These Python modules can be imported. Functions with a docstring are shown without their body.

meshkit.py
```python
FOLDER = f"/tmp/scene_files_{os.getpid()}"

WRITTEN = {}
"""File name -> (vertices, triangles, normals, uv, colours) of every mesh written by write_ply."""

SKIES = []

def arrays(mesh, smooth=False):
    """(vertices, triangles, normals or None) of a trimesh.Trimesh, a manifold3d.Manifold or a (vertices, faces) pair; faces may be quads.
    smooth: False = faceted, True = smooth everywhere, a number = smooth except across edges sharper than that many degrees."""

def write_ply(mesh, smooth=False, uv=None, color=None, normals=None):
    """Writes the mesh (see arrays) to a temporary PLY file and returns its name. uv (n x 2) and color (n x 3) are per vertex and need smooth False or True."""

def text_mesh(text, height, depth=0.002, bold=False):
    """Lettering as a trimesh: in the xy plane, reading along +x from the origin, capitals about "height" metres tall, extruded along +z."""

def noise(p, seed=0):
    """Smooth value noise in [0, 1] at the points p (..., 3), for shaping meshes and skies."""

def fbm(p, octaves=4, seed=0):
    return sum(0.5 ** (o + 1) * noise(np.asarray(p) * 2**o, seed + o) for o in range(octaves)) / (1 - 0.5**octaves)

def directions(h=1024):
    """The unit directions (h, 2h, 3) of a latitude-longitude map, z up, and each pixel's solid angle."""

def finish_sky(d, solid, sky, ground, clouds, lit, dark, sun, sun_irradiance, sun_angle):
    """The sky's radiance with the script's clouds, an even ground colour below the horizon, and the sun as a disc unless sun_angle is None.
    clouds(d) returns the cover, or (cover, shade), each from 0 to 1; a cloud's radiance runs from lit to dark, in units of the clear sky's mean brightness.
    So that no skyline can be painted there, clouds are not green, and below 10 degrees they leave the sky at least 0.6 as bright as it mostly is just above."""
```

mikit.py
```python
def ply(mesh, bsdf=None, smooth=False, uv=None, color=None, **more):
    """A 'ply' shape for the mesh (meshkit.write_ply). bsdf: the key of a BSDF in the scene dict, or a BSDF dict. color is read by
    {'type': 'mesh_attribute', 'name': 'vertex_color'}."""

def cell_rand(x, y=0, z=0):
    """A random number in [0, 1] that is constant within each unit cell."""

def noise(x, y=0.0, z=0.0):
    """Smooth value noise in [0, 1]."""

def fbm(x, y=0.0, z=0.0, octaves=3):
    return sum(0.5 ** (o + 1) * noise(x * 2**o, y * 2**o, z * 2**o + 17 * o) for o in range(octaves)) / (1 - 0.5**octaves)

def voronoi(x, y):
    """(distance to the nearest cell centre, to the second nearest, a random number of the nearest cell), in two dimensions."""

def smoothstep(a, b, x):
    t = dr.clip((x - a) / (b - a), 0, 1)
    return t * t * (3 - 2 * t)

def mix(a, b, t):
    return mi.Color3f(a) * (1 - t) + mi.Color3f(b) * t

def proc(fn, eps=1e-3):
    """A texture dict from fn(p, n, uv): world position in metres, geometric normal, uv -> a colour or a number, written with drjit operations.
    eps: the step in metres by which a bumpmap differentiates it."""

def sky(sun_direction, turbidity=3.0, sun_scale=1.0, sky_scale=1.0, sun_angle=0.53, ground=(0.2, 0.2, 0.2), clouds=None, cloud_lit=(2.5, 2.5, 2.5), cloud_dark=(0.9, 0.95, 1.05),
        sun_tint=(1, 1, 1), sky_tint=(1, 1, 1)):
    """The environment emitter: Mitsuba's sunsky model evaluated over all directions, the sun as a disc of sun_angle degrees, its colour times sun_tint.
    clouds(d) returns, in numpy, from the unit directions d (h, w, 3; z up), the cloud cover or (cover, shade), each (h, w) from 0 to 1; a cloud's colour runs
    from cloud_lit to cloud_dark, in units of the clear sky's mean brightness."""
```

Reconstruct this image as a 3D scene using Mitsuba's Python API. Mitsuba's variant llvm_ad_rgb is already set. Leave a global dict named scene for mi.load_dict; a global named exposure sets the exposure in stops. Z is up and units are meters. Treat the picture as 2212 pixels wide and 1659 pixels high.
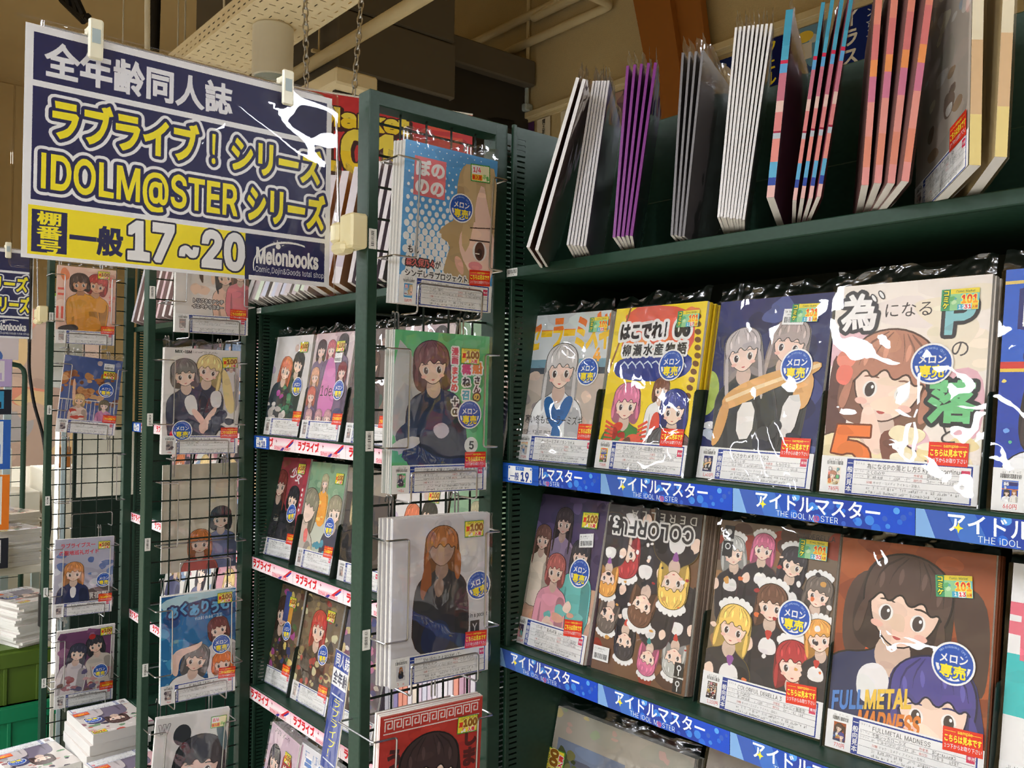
import math, random
import numpy as np, trimesh, shapely, mapbox_earcut
from shapely.geometry import Polygon, MultiPolygon, box as sbox, LineString
from shapely.ops import unary_union
from shapely import affinity
import mitsuba as mi, mikit, meshkit
import drjit as dr

scene, labels = {}, {}
T = mi.ScalarTransform4f

# ---------------------------------------------------------------- camera, lights, exposure
CAM, FWD, UP = [1.0341, -0.8436, 1.5], [-0.76731, 0.64117, 0.011387], [-0.000432, -0.018274, 0.999833]
scene['camera'] = {'type': 'perspective', 'fov': 60.522, 'fov_axis': 'x', 'near_clip': 0.02, 'far_clip': 100.0,
                   'to_world': T().look_at(origin=CAM, target=[a + b for a, b in zip(CAM, FWD)], up=UP)}
exposure = 1.8
LAMP = 15.0                                   # radiance of the fluorescent diffusers
LAMP_COLOUR = (0.96, 1.0, 1.05)
# ceiling lamps: centre x, y, height, half length along y, half width along x
LAMP_SPOTS = [(-4.6, -2.6, 2.75), (-2.8, -2.6, 2.75), (-1.0, -2.6, 2.75), (0.8, -2.6, 2.75), (2.6, -2.6, 2.75),
              (-4.6, -4.8, 2.75), (-2.8, -4.8, 2.75), (-1.0, -4.8, 2.75), (0.8, -4.8, 2.75), (2.6, -4.8, 2.75),
              (-4.4, -0.9, 2.75), (-4.6, 1.6, 2.75), (1.0, 1.7, 2.75), (2.8, 1.35, 2.75)]
LAMP_HALF_LENGTH, LAMP_HALF_WIDTH = 0.62, 0.13

# ---------------------------------------------------------------- materials
def lin(c):
    """8 bit sRGB colour -> linear reflectance."""
    c = np.asarray(c, float) / 255
    return np.where(c <= 0.04045, c / 12.92, ((c + 0.055) / 1.055) ** 2.4) * 0.88

def lin3(c): return [float(x) for x in lin(c)]

def rgb(c):
    return {'type': 'rgb', 'value': [float(x) for x in lin(c)]}

def principled(c, rough, spec=0.5, metal=0.0, **more):
    base = c if isinstance(c, dict) else rgb(c)
    return {'type': 'twosided', 'bsdf': {'type': 'principled', 'base_color': base, 'roughness': rough, 'specular': spec, 'metallic': metal, **more}}

VC = {'type': 'mesh_attribute', 'name': 'vertex_color'}
scene['paper_print'] = principled(VC, 0.42, 0.4)
scene['matte_print'] = {'type': 'twosided', 'bsdf': {'type': 'diffuse', 'reflectance': VC}}
def steel(p, n, uv):
    g = mikit.fbm(p.x * 240, p.y * 240, p.z * 240, octaves=2)
    return mikit.mix(lin3((29, 57, 44)), lin3((35, 64, 50)), g)
scene['green_steel'] = principled(mikit.proc(steel), 0.42, 0.3)
scene['dark_green_steel'] = principled((22, 38, 31), 0.45, 0.35)
scene['chrome'] = {'type': 'roughconductor', 'material': 'Cr', 'alpha': 0.12}
scene['bright_wire'] = principled((200, 200, 200), 0.22, 0.5, 1.0)
scene['film'] = {'type': 'thindielectric', 'int_ior': 1.49}
scene['flap_film'] = {'type': 'blendbsdf', 'weight': 0.13, 'a': {'type': 'thindielectric', 'int_ior': 1.49}, 'b': principled((235, 236, 240), 0.16, 0.5, 1.0)}
scene['acrylic'] = {'type': 'dielectric', 'int_ior': 1.45}
scene['clear_plastic'] = {'type': 'thindielectric', 'int_ior': 1.45}
scene['frosted_plastic'] = principled((236, 232, 208), 0.25, 0.5)
scene['cream_plastic'] = principled((236, 224, 178), 0.35, 0.5)
scene['black_rubber'] = principled((18, 18, 20), 0.5, 0.3)
scene['white_cable'] = principled((225, 220, 205), 0.45, 0.4)
scene['grey_plastic'] = principled((170, 186, 190), 0.4, 0.4)
scene['dark_grey_paint'] = principled((96, 90, 80), 0.6, 0.3)
scene['black_paint'] = principled((50, 48, 46), 0.6, 0.3)
scene['cream_paint'] = principled((205, 190, 152), 0.55, 0.3)
scene['tray_paint'] = principled((238, 224, 190), 0.5, 0.3)
scene['white_paint'] = principled((225, 220, 205), 0.5, 0.3)
scene['brown_paint'] = principled((150, 92, 38), 0.6, 0.3)
scene['crate_green'] = principled((16, 122, 80), 0.4, 0.4)
scene['crate_olive'] = principled((74, 98, 26), 0.45, 0.4)
def plaster(p, n, uv):
    g = mikit.fbm(p.x * 3, p.y * 3, p.z * 3, octaves=4)
    h = mikit.noise(p.x * 160, p.y * 160, p.z * 160)
    return mikit.mix(lin3((188, 170, 130)), lin3((200, 182, 142)), g) * (0.96 + 0.08 * h)
scene['plaster'] = {'type': 'diffuse', 'reflectance': mikit.proc(plaster)}
def ceiling_colour(p, n, uv):
    g = mikit.fbm(p.x * 2, p.y * 2, p.z * 2, octaves=4)
    return mikit.mix(lin3((194, 170, 124)), lin3((208, 184, 138)), g)
scene['ceiling_paint'] = {'type': 'twosided', 'bsdf': {'type': 'diffuse', 'reflectance': mikit.proc(ceiling_colour)}}
def vinyl(p, n, uv):
    g = mikit.fbm(p.x * 30, p.y * 30, 0.0, octaves=3)
    c = mikit.cell_rand(dr.floor(p.x / 0.45), dr.floor(p.y / 0.45))
    return mikit.mix(lin3((188, 182, 168)), lin3((204, 198, 184)), 0.7 * g + 0.3 * c)
scene['vinyl_floor'] = principled(mikit.proc(vinyl), 0.3, 0.4)

# ---------------------------------------------------------------- keys, labels
taken = {}
def key_for(name, parent=None):
    full = f'{parent}__{name}' if parent else name
    n = taken.get(full, 0)
    taken[full] = n + 1
    return full if n == 0 else f'{full}_{n:03d}'

def thing(name, label, category, group=None, kind=None):
    k = key_for(name)
    labels[k] = {'label': label, 'category': category}
    if group: labels[k]['group'] = group
    if kind: labels[k]['kind'] = kind
    return k

def structure(name, shape, label=None):
    k = key_for(name)
    scene[k] = shape
    labels[k] = {'kind': 'structure'}
    if label: labels[k]['label'] = label
    return k

def part(parent, name, shape, label=None, kind=None):
    k = key_for(name, parent)
    scene[k] = shape
    if label or kind:
        labels[k] = {}
        if label: labels[k]['label'] = label
        if kind: labels[k]['kind'] = kind
    return k

def single(name, shape, label, category, group=None, kind=None):
    k = thing(name, label, category, group, kind)
    scene[k] = shape
    return k

# ---------------------------------------------------------------- mesh helpers
def frame(p, u, v):
    u, v = np.asarray(u, float), np.asarray(v, float)
    u = u / np.linalg.norm(u)
    v = v - u * (u @ v); v = v / np.linalg.norm(v)
    m = np.eye(4); m[:3, 0], m[:3, 1], m[:3, 2], m[:3, 3] = u, v, np.cross(u, v), p
    return m

def placed(shape, m):
    return {**shape, 'to_world': T(m)}

BOX_F = trimesh.creation.box().faces
def block(x0, x1, y0, y1, z0, z1, c=0.0):
    """A box, with its edges cut by c where they catch light."""
    lo, hi = np.minimum([x0, y0, z0], [x1, y1, z1]), np.maximum([x0, y0, z0], [x1, y1, z1])
    if c <= 0:
        m = trimesh.creation.box(extents=hi - lo); m.apply_translation((lo + hi) / 2); return m
    pts = []
    for sx in (0, 1):
        for sy in (0, 1):
            for sz in (0, 1):
                corner = np.where([sx, sy, sz], hi - c, lo + c)
                for ax in range(3):
                    q = corner.copy(); q[ax] = hi[ax] if (sx, sy, sz)[ax] else lo[ax]; pts.append(q)
    return trimesh.convex.convex_hull(np.array(pts))

def join(*ms):
    ms = [m for m in ms if m is not None]
    return trimesh.util.concatenate(ms)

def fillet(pts, r, n=3):
    pts = [np.asarray(p, float) for p in pts]
    out = [pts[0]]
    for a, b, c in zip(pts, pts[1:], pts[2:]):
        d0, d1 = a - b, c - b
        l0, l1 = np.linalg.norm(d0), np.linalg.norm(d1)
        k = min(r, l0 * 0.45, l1 * 0.45)
        p, q = b + d0 / l0 * k, b + d1 / l1 * k
        for t in np.linspace(0, 1, n + 1):
            out.append((1 - t) ** 2 * p + 2 * t * (1 - t) * b + t ** 2 * q)
    return out + [pts[-1]]

def tube(pts, r, sides=6, bend=0.0):
    pts = np.array(fillet(pts, bend) if bend else pts, float)
    t = np.gradient(pts, axis=0) if len(pts) > 2 else np.repeat([pts[1] - pts[0]], 2, 0)
    t /= np.linalg.norm(t, axis=1, keepdims=True) + 1e-12
    a = np.cross(t[0], [0, 0, 1.0] if abs(t[0][2]) < 0.9 else [1.0, 0, 0]); a /= np.linalg.norm(a)
    rings = []
    for p, d in zip(pts, t):
        a = a - d * (a @ d); a /= np.linalg.norm(a) + 1e-12
        b = np.cross(d, a)
        ang = np.arange(sides) * 2 * np.pi / sides
        rings.append(p + r * (np.cos(ang)[:, None] * a + np.sin(ang)[:, None] * b))
    v = np.vstack(rings + [pts[:1], pts[-1:]])
    f = []
    n = len(pts)
    for i in range(n - 1):
        for j in range(sides):
            k = (j + 1) % sides
            q = (i * sides + j, i * sides + k, (i + 1) * sides + k, (i + 1) * sides + j)
            f += [(q[0], q[1], q[2]), (q[0], q[2], q[3])]
    for j in range(sides):
        k = (j + 1) % sides
        f += [(n * sides, k, j), (n * sides + 1, (n - 1) * sides + j, (n - 1) * sides + k)]
    return trimesh.Trimesh(v, np.array(f), process=False)

def lathe(profile, sides=32):
    pr = np.array(profile, float)
    ang = np.arange(sides) * 2 * np.pi / sides
    v = np.stack([np.outer(pr[:, 0], np.cos(ang)), np.outer(pr[:, 0], np.sin(ang)), np.repeat(pr[:, 1:2], sides, 1)], -1).reshape(-1, 3)
    i, j = np.meshgrid(np.arange(len(pr) - 1), np.arange(sides), indexing='ij')
    k = (j + 1) % sides
    q = np.stack([i * sides + j, i * sides + k, (i + 1) * sides + k, (i + 1) * sides + j], -1).reshape(-1, 4)
    return trimesh.Trimesh(v, np.vstack([q[:, [0, 1, 2]], q[:, [0, 2, 3]]]), process=False)

def triangulate(poly):
    rings = [np.asarray(poly.exterior.coords)[:-1]] + [np.asarray(r.coords)[:-1] for r in poly.interiors]
    v = np.vstack(rings)
    f = mapbox_earcut.triangulate_float64(v, np.cumsum([len(r) for r in rings]).astype(np.uint32)).reshape(-1, 3)
    return v, f

def plate(poly, thick):
    """A flat sheet of the outline's shape, with holes, from z = 0 to thick."""
    return join(*[trimesh.creation.extrude_polygon(g, thick, engine='earcut') for g in getattr(poly, 'geoms', [poly])])

def smooth_closed(pts, n=2):
    p = np.asarray(pts, float)
    for _ in range(n):
        q = np.roll(p, -1, 0)
        p = np.stack([0.75 * p + 0.25 * q, 0.25 * p + 0.75 * q], 1).reshape(-1, 2)
    return p

# ---------------------------------------------------------------- lettering: outlines as plain numbers
# code point, advance, then -1 for a new outline, -2 for a hole, and x, y pairs; -3 closes the character
GLYPH_NUMBERS = [
33,23,-1,10,17,11,21,14,24,18,23,20,20,20,16,17,14,13,14,-1,12,72,19,72,19,33,12,33,-3,37,78,-1,51,23,52,32,53,35,56,38,60,40,65,40,69,38,72,35,73,30,73,
23,72,18,68,15,65,13,58,14,54,17,-2,57,30,58,20,61,18,64,18,66,20,67,23,67,30,66,33,65,34,61,35,58,33,-1,20,14,60,72,66,72,65,70,27,15,26,14,-1,13,56,13,
64,15,68,18,72,22,73,27,73,32,71,34,68,36,64,36,56,34,52,31,49,27,47,20,48,16,51,-2,19,64,20,54,23,52,26,52,29,54,30,57,30,64,29,66,27,68,23,68,20,66,-3,
38,52,-1,8,26,8,32,10,37,13,40,19,45,16,51,13,57,13,63,15,67,19,71,24,73,30,73,35,71,38,68,40,65,41,58,38,52,33,47,30,45,30,44,41,30,42,30,43,34,44,39,
51,39,50,32,47,23,54,14,46,14,42,18,37,15,32,14,30,13,21,14,14,17,11,20,-2,15,30,17,24,19,21,23,20,31,20,37,23,35,26,24,40,21,38,16,33,-2,20,57,23,52,25,
50,26,50,33,56,34,59,33,63,32,65,30,66,25,66,23,65,21,63,20,61,-3,43,52,-1,11,34,11,40,26,41,27,56,33,56,33,41,49,40,49,34,33,34,33,18,27,18,26,34,-3,44,
22,-1,9,0,12,22,19,22,14,1,-3,45,52,-1,17,42,42,42,42,36,17,36,-3,46,22,-1,10,17,10,21,13,24,17,23,20,20,19,16,16,14,12,14,-3,47,29,-1,6,5,24,74,25,75,
30,75,31,74,12,5,-3,48,52,-1,10,37,10,48,11,57,14,63,19,69,27,73,33,73,39,71,44,66,47,60,49,53,50,36,47,26,44,20,40,16,37,14,33,13,27,13,19,16,15,20,13,
25,11,31,-2,16,47,17,34,19,27,21,24,24,21,27,20,33,20,36,21,39,24,41,28,42,34,43,48,41,58,39,62,36,65,33,66,27,66,24,65,21,62,18,54,-3,49,52,-1,13,14,13,
20,28,21,28,65,15,56,14,56,14,63,27,72,35,72,36,21,49,20,49,14,-3,50,52,-1,12,14,12,20,35,46,39,51,40,55,40,59,39,63,37,65,34,66,27,67,23,65,20,61,18,56,
12,56,13,63,15,66,18,70,25,73,31,73,39,71,44,67,46,63,48,60,47,52,45,48,40,41,23,23,22,21,48,21,48,14,-3,51,52,-1,12,21,9,28,16,28,18,24,21,22,26,20,33,
20,38,22,40,24,42,29,41,35,37,39,35,41,31,42,23,42,23,48,35,63,36,65,12,66,12,72,47,72,47,67,30,47,36,46,40,45,43,43,47,38,49,33,49,28,48,25,45,19,40,16,
35,14,32,13,23,14,15,17,-3,52,52,-1,9,26,9,32,31,72,32,73,38,73,39,72,18,36,17,33,36,33,36,51,43,51,43,33,51,33,51,26,43,26,43,14,36,14,36,26,-3,53,52,
-1,12,25,12,28,18,28,19,25,23,21,26,20,32,20,38,23,41,30,41,35,40,39,36,43,34,45,25,45,20,43,19,43,12,44,16,72,46,72,46,66,22,66,20,53,20,49,24,51,27,52,
35,51,41,48,45,45,47,41,48,36,48,29,45,21,42,18,36,14,32,13,26,13,21,15,17,17,13,21,-3,54,52,-1,12,29,12,38,17,49,33,72,40,72,40,71,29,54,28,53,25,49,27,
49,29,50,36,49,40,47,45,43,48,35,48,29,46,22,41,16,37,14,33,13,25,14,19,17,15,20,13,24,-2,19,34,21,24,24,21,27,20,33,20,36,21,39,24,41,30,41,36,39,40,35,
43,32,44,28,44,25,43,21,39,-3,55,52,-1,11,66,11,73,48,73,48,66,22,14,16,14,15,15,40,66,-3,56,52,-1,10,27,10,32,13,38,17,42,20,44,15,48,12,55,13,62,16,67,
20,71,27,73,35,72,42,69,44,67,47,62,47,54,45,49,39,44,44,42,47,39,49,35,50,32,50,27,47,21,44,17,39,15,34,13,26,13,22,14,17,17,12,22,-2,17,31,19,24,21,22,
26,20,34,20,38,21,41,25,42,28,42,32,41,35,36,39,33,40,26,40,22,38,19,35,-2,19,58,20,52,23,49,27,47,32,47,35,48,38,51,40,55,40,59,38,63,36,65,33,66,27,66,
23,65,21,62,-3,57,52,-1,12,51,12,58,14,65,18,69,25,73,31,73,39,71,44,67,47,61,48,57,48,51,46,44,42,37,27,14,19,14,28,27,35,37,33,37,31,37,26,37,21,38,15,
43,13,47,-2,19,56,20,49,23,44,28,42,32,42,37,44,40,48,41,53,41,59,38,63,36,65,32,67,28,67,23,65,21,62,-3,64,78,-1,9,30,9,40,10,46,12,52,15,57,22,64,33,
69,39,70,48,70,56,69,61,66,66,63,70,58,74,52,75,48,76,43,76,33,74,23,70,17,66,15,61,15,56,17,52,21,48,17,46,16,44,16,37,16,32,19,29,22,27,27,26,32,26,38,
28,44,30,48,34,51,40,53,45,53,49,52,52,50,53,52,58,52,59,25,59,23,62,21,66,21,68,23,70,28,70,43,67,52,60,60,56,63,48,65,40,65,35,64,26,60,21,55,18,49,16,
39,16,30,18,21,21,14,29,8,38,5,49,4,60,7,62,2,59,1,49,0,40,0,32,0,24,4,21,6,14,13,11,21,-2,32,38,34,27,37,23,40,22,44,22,48,23,51,27,52,32,52,39,51,44,
49,46,45,47,40,47,37,46,34,43,33,40,-3,65,55,-1,6,14,27,72,28,73,35,73,57,15,57,14,49,15,44,30,43,30,20,30,14,15,-2,22,37,41,37,34,59,32,65,31,64,-3,66,
52,-1,11,72,35,72,43,70,47,65,49,60,49,52,46,48,40,45,40,44,45,42,49,39,51,33,51,26,50,23,48,20,45,17,41,15,36,14,11,14,-2,19,40,19,21,37,21,40,22,43,24,
44,28,44,32,43,35,40,38,35,40,-2,18,47,34,47,39,50,42,56,42,58,41,62,39,64,35,66,19,66,-3,67,58,-1,9,38,9,48,12,59,16,64,19,67,24,71,31,73,38,73,44,71,
50,68,53,65,57,59,58,54,51,54,49,59,44,63,38,66,32,66,28,65,24,62,19,57,17,52,16,46,16,40,18,31,21,26,24,24,28,21,32,20,38,20,41,21,47,25,50,29,51,32,58,
32,57,27,53,21,50,18,44,15,38,13,31,13,22,16,16,22,13,26,10,33,-3,68,58,-1,11,72,37,72,46,68,50,64,53,61,55,55,57,48,56,35,54,29,51,24,44,17,39,15,33,14,
11,14,-2,18,21,34,21,39,22,42,24,45,27,48,33,50,40,49,52,46,59,42,63,38,65,34,66,19,66,-3,69,48,-1,11,72,46,72,46,66,19,66,19,47,44,47,44,41,19,40,18,21,
46,20,47,14,11,14,-3,70,48,-1,11,72,46,72,46,66,19,66,19,46,43,46,44,40,19,39,18,14,11,14,-3,71,60,-1,9,38,9,48,12,58,15,64,19,68,25,71,31,73,38,73,45,
71,50,68,54,64,57,58,58,54,51,54,48,59,44,63,38,66,32,66,28,65,23,62,19,57,17,52,16,46,16,40,18,31,23,25,30,21,38,20,42,21,48,25,51,30,52,36,37,37,37,43,
59,43,59,33,57,26,54,22,50,18,45,15,39,13,31,13,22,16,19,18,13,25,10,33,-3,72,60,-1,11,72,18,72,19,47,49,47,49,72,56,72,56,14,49,14,49,40,19,40,18,14,11,
14,-3,73,24,-1,12,72,19,72,19,14,12,14,-3,74,46,-1,8,27,8,34,15,34,16,26,18,22,20,21,23,20,28,20,33,23,36,28,36,72,43,72,43,27,42,23,39,19,36,16,31,14,
22,13,18,14,12,18,9,23,-3,75,54,-1,11,72,18,72,18,42,24,49,28,54,29,54,46,72,55,72,32,47,55,14,47,14,27,42,18,33,18,14,11,14,-3,76,46,-1,11,72,18,72,19,
21,45,20,45,14,11,14,-3,77,72,-1,11,72,22,72,36,35,40,24,41,24,44,35,59,72,69,72,69,14,62,14,62,63,43,14,37,15,23,50,19,62,18,62,18,14,11,14,-3,78,60,-1,
11,72,20,72,41,39,43,35,49,26,50,25,50,72,57,72,57,14,48,14,18,62,18,14,11,14,-3,79,62,-1,9,38,9,48,12,59,19,67,27,72,31,73,38,73,44,71,48,69,54,64,59,
55,60,48,60,38,58,29,54,22,50,18,44,15,38,13,31,13,22,16,16,22,13,26,10,33,-2,16,46,17,36,19,29,22,26,25,23,32,20,38,20,41,21,46,24,49,27,52,34,53,39,54,
47,52,54,49,59,46,62,41,65,38,66,32,66,28,65,23,62,18,55,-3,80,51,-1,11,72,33,72,40,71,44,68,47,66,50,58,50,50,49,46,47,42,44,39,40,37,35,35,19,35,18,14,
11,14,-2,18,42,35,42,39,44,41,46,43,51,43,56,41,62,38,64,34,66,19,66,-3,81,62,-1,9,38,9,48,10,53,14,61,19,67,24,71,31,73,41,72,48,69,54,64,56,61,59,55,
60,48,60,38,59,32,56,25,51,18,57,9,57,8,51,8,45,15,38,13,31,13,22,16,16,22,13,26,10,33,-2,16,46,17,36,18,31,23,24,30,21,38,20,40,21,40,22,33,32,40,32,46,
25,47,25,49,27,52,32,53,39,53,47,52,54,49,59,46,62,41,65,38,66,32,66,28,65,23,62,18,55,-3,82,52,-1,11,72,37,72,42,70,46,67,48,65,50,58,50,48,47,43,44,40,
41,38,41,37,51,18,51,17,52,14,44,14,32,36,19,36,18,14,11,14,-2,18,43,34,43,39,45,42,48,43,52,43,57,41,62,39,64,34,66,19,66,-3,83,51,-1,9,27,9,29,15,29,
17,25,19,23,23,21,27,20,32,20,36,21,39,22,42,25,43,28,43,33,40,36,37,38,21,43,16,46,12,49,11,52,10,59,11,63,14,67,17,70,23,72,28,74,35,73,40,71,44,69,48,
65,50,58,43,58,41,62,38,65,33,67,27,67,22,65,19,62,17,59,17,56,18,54,21,51,27,48,39,45,44,42,47,39,50,33,50,27,47,20,44,17,38,14,33,13,23,14,18,15,14,18,
11,22,-3,84,52,-1,8,72,52,72,52,66,34,66,34,14,27,14,26,66,8,66,-3,85,60,-1,11,72,18,72,18,32,20,27,24,23,27,21,31,20,37,20,43,23,46,26,48,30,49,32,49,
72,56,72,56,31,54,24,48,17,40,14,30,13,22,16,15,22,13,25,11,31,-3,86,55,-1,6,72,14,72,25,42,25,40,31,22,32,21,32,22,34,27,49,72,57,72,36,14,27,15,-3,87,
79,-1,6,72,14,72,24,33,26,24,26,23,27,24,28,30,39,72,47,72,56,41,60,22,61,23,62,29,73,72,80,72,80,69,65,14,56,14,47,49,44,62,43,62,31,15,22,14,-3,88,54,
-1,7,14,7,15,8,16,27,44,8,72,16,72,31,49,47,72,55,72,52,68,37,46,36,44,54,18,55,16,56,14,48,14,31,39,15,14,-3,89,54,-1,6,72,15,72,31,45,48,72,56,72,35,
38,35,14,28,14,27,38,-3,90,51,-1,9,72,49,72,49,66,18,21,50,20,50,14,10,14,10,20,41,66,9,66,-3,97,45,-1,8,24,8,31,12,36,18,38,33,41,35,42,35,46,34,49,30,
52,22,51,19,50,16,46,10,48,9,49,10,51,13,54,16,56,21,58,29,58,37,56,40,52,42,47,42,14,36,14,35,20,31,16,27,14,25,13,17,14,14,15,10,18,-2,14,27,16,23,18,
21,20,20,27,20,30,21,33,24,35,26,35,35,21,33,17,31,15,29,-3,98,48,-1,10,72,17,72,17,51,18,51,19,53,22,56,25,58,33,58,40,56,44,51,46,48,48,41,48,31,47,26,
44,20,40,16,37,14,33,13,25,14,22,16,18,20,17,20,17,14,10,14,-2,17,39,19,27,21,23,24,21,26,20,32,20,37,22,40,27,42,33,41,42,38,48,35,51,32,52,26,52,23,50,
20,48,18,42,-3,99,46,-1,8,32,8,40,10,46,13,51,16,55,21,57,25,58,31,58,36,57,40,54,45,48,46,47,45,46,39,45,38,47,34,50,31,52,25,52,21,50,19,48,16,41,15,
33,16,30,18,24,21,21,25,20,31,20,34,21,37,23,39,27,45,25,45,24,42,19,36,15,31,13,25,13,18,16,12,22,10,26,-3,100,49,-1,8,32,9,43,10,46,13,52,16,55,21,58,
29,58,34,57,39,52,40,72,47,72,47,14,40,14,40,20,34,15,31,14,24,13,19,15,16,16,12,21,10,25,-2,15,38,17,27,18,24,21,21,24,20,31,20,34,21,37,24,39,31,39,41,
38,46,33,51,31,52,24,52,22,51,17,45,-3,101,46,-1,8,32,8,39,10,46,13,51,16,55,21,57,25,58,30,58,36,57,42,52,45,47,46,41,46,34,15,33,16,29,18,25,21,21,23,
20,32,20,33,20,38,24,39,26,45,24,44,21,41,17,38,15,32,13,25,13,18,16,13,20,11,23,-2,16,44,15,40,40,40,38,46,36,48,33,51,31,52,25,52,20,49,-3,102,30,-1,
5,52,5,58,13,59,14,66,15,69,17,72,21,74,25,75,32,74,30,69,25,69,22,67,21,64,21,59,30,58,30,52,21,52,20,14,14,14,13,52,-3,103,49,-1,8,32,8,40,10,46,13,52,
18,56,25,58,31,58,36,55,40,51,41,58,47,58,47,10,44,3,40,0,31,0,21,0,16,0,11,4,10,6,15,9,16,9,19,5,24,3,32,3,36,5,38,7,40,11,40,22,39,22,38,20,35,17,32,
15,29,14,21,15,17,17,13,21,9,27,-2,15,38,16,31,17,27,22,22,24,21,31,21,34,23,37,26,39,29,40,34,39,42,37,47,34,50,30,52,25,52,21,50,18,47,16,43,-3,104,47,
-1,10,73,17,73,17,52,22,56,29,59,36,58,40,56,42,53,45,46,45,14,38,14,38,44,36,48,34,51,30,52,24,52,21,50,19,47,17,43,17,14,10,14,-3,105,20,-1,9,69,10,72,
13,74,15,74,17,73,19,71,19,69,18,67,15,65,13,65,11,66,-1,10,58,17,58,17,14,11,14,-3,106,20,-1,9,69,10,72,13,74,15,74,17,73,19,71,19,69,18,67,15,65,13,65,
11,66,-1,3,3,8,5,9,6,10,9,11,58,17,58,17,6,15,2,13,0,7,0,3,0,-3,107,44,-1,10,72,17,72,17,39,28,49,29,50,37,58,45,58,41,54,29,41,28,38,46,14,38,14,22,34,
17,30,17,14,10,14,-3,108,22,-1,10,72,17,72,17,23,19,20,24,19,25,14,23,14,17,14,14,15,12,17,10,21,-3,109,70,-1,10,58,17,58,17,52,20,55,24,58,28,59,33,58,
36,57,38,54,40,51,45,56,50,58,55,59,62,56,65,53,67,47,67,14,61,14,60,46,59,49,57,51,54,52,50,52,46,51,44,49,43,45,42,14,36,14,35,46,34,49,32,51,29,52,23,
52,21,51,18,47,17,44,17,14,10,14,-3,110,47,-1,10,58,17,58,17,52,22,56,29,59,36,58,41,54,44,50,45,46,45,14,38,14,38,44,36,48,34,51,30,52,24,52,21,50,19,
47,17,43,17,14,10,14,-3,111,48,-1,8,32,8,40,10,46,13,51,16,55,21,57,25,58,31,58,36,57,40,55,43,51,46,46,48,39,48,32,47,27,43,20,40,17,36,15,31,13,25,13,
18,16,12,22,10,26,-2,15,38,17,27,18,24,21,21,25,20,31,20,35,21,38,25,41,33,40,41,38,46,35,50,31,52,25,52,21,50,18,46,16,41,-3,112,48,-1,10,58,17,58,17,
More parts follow.
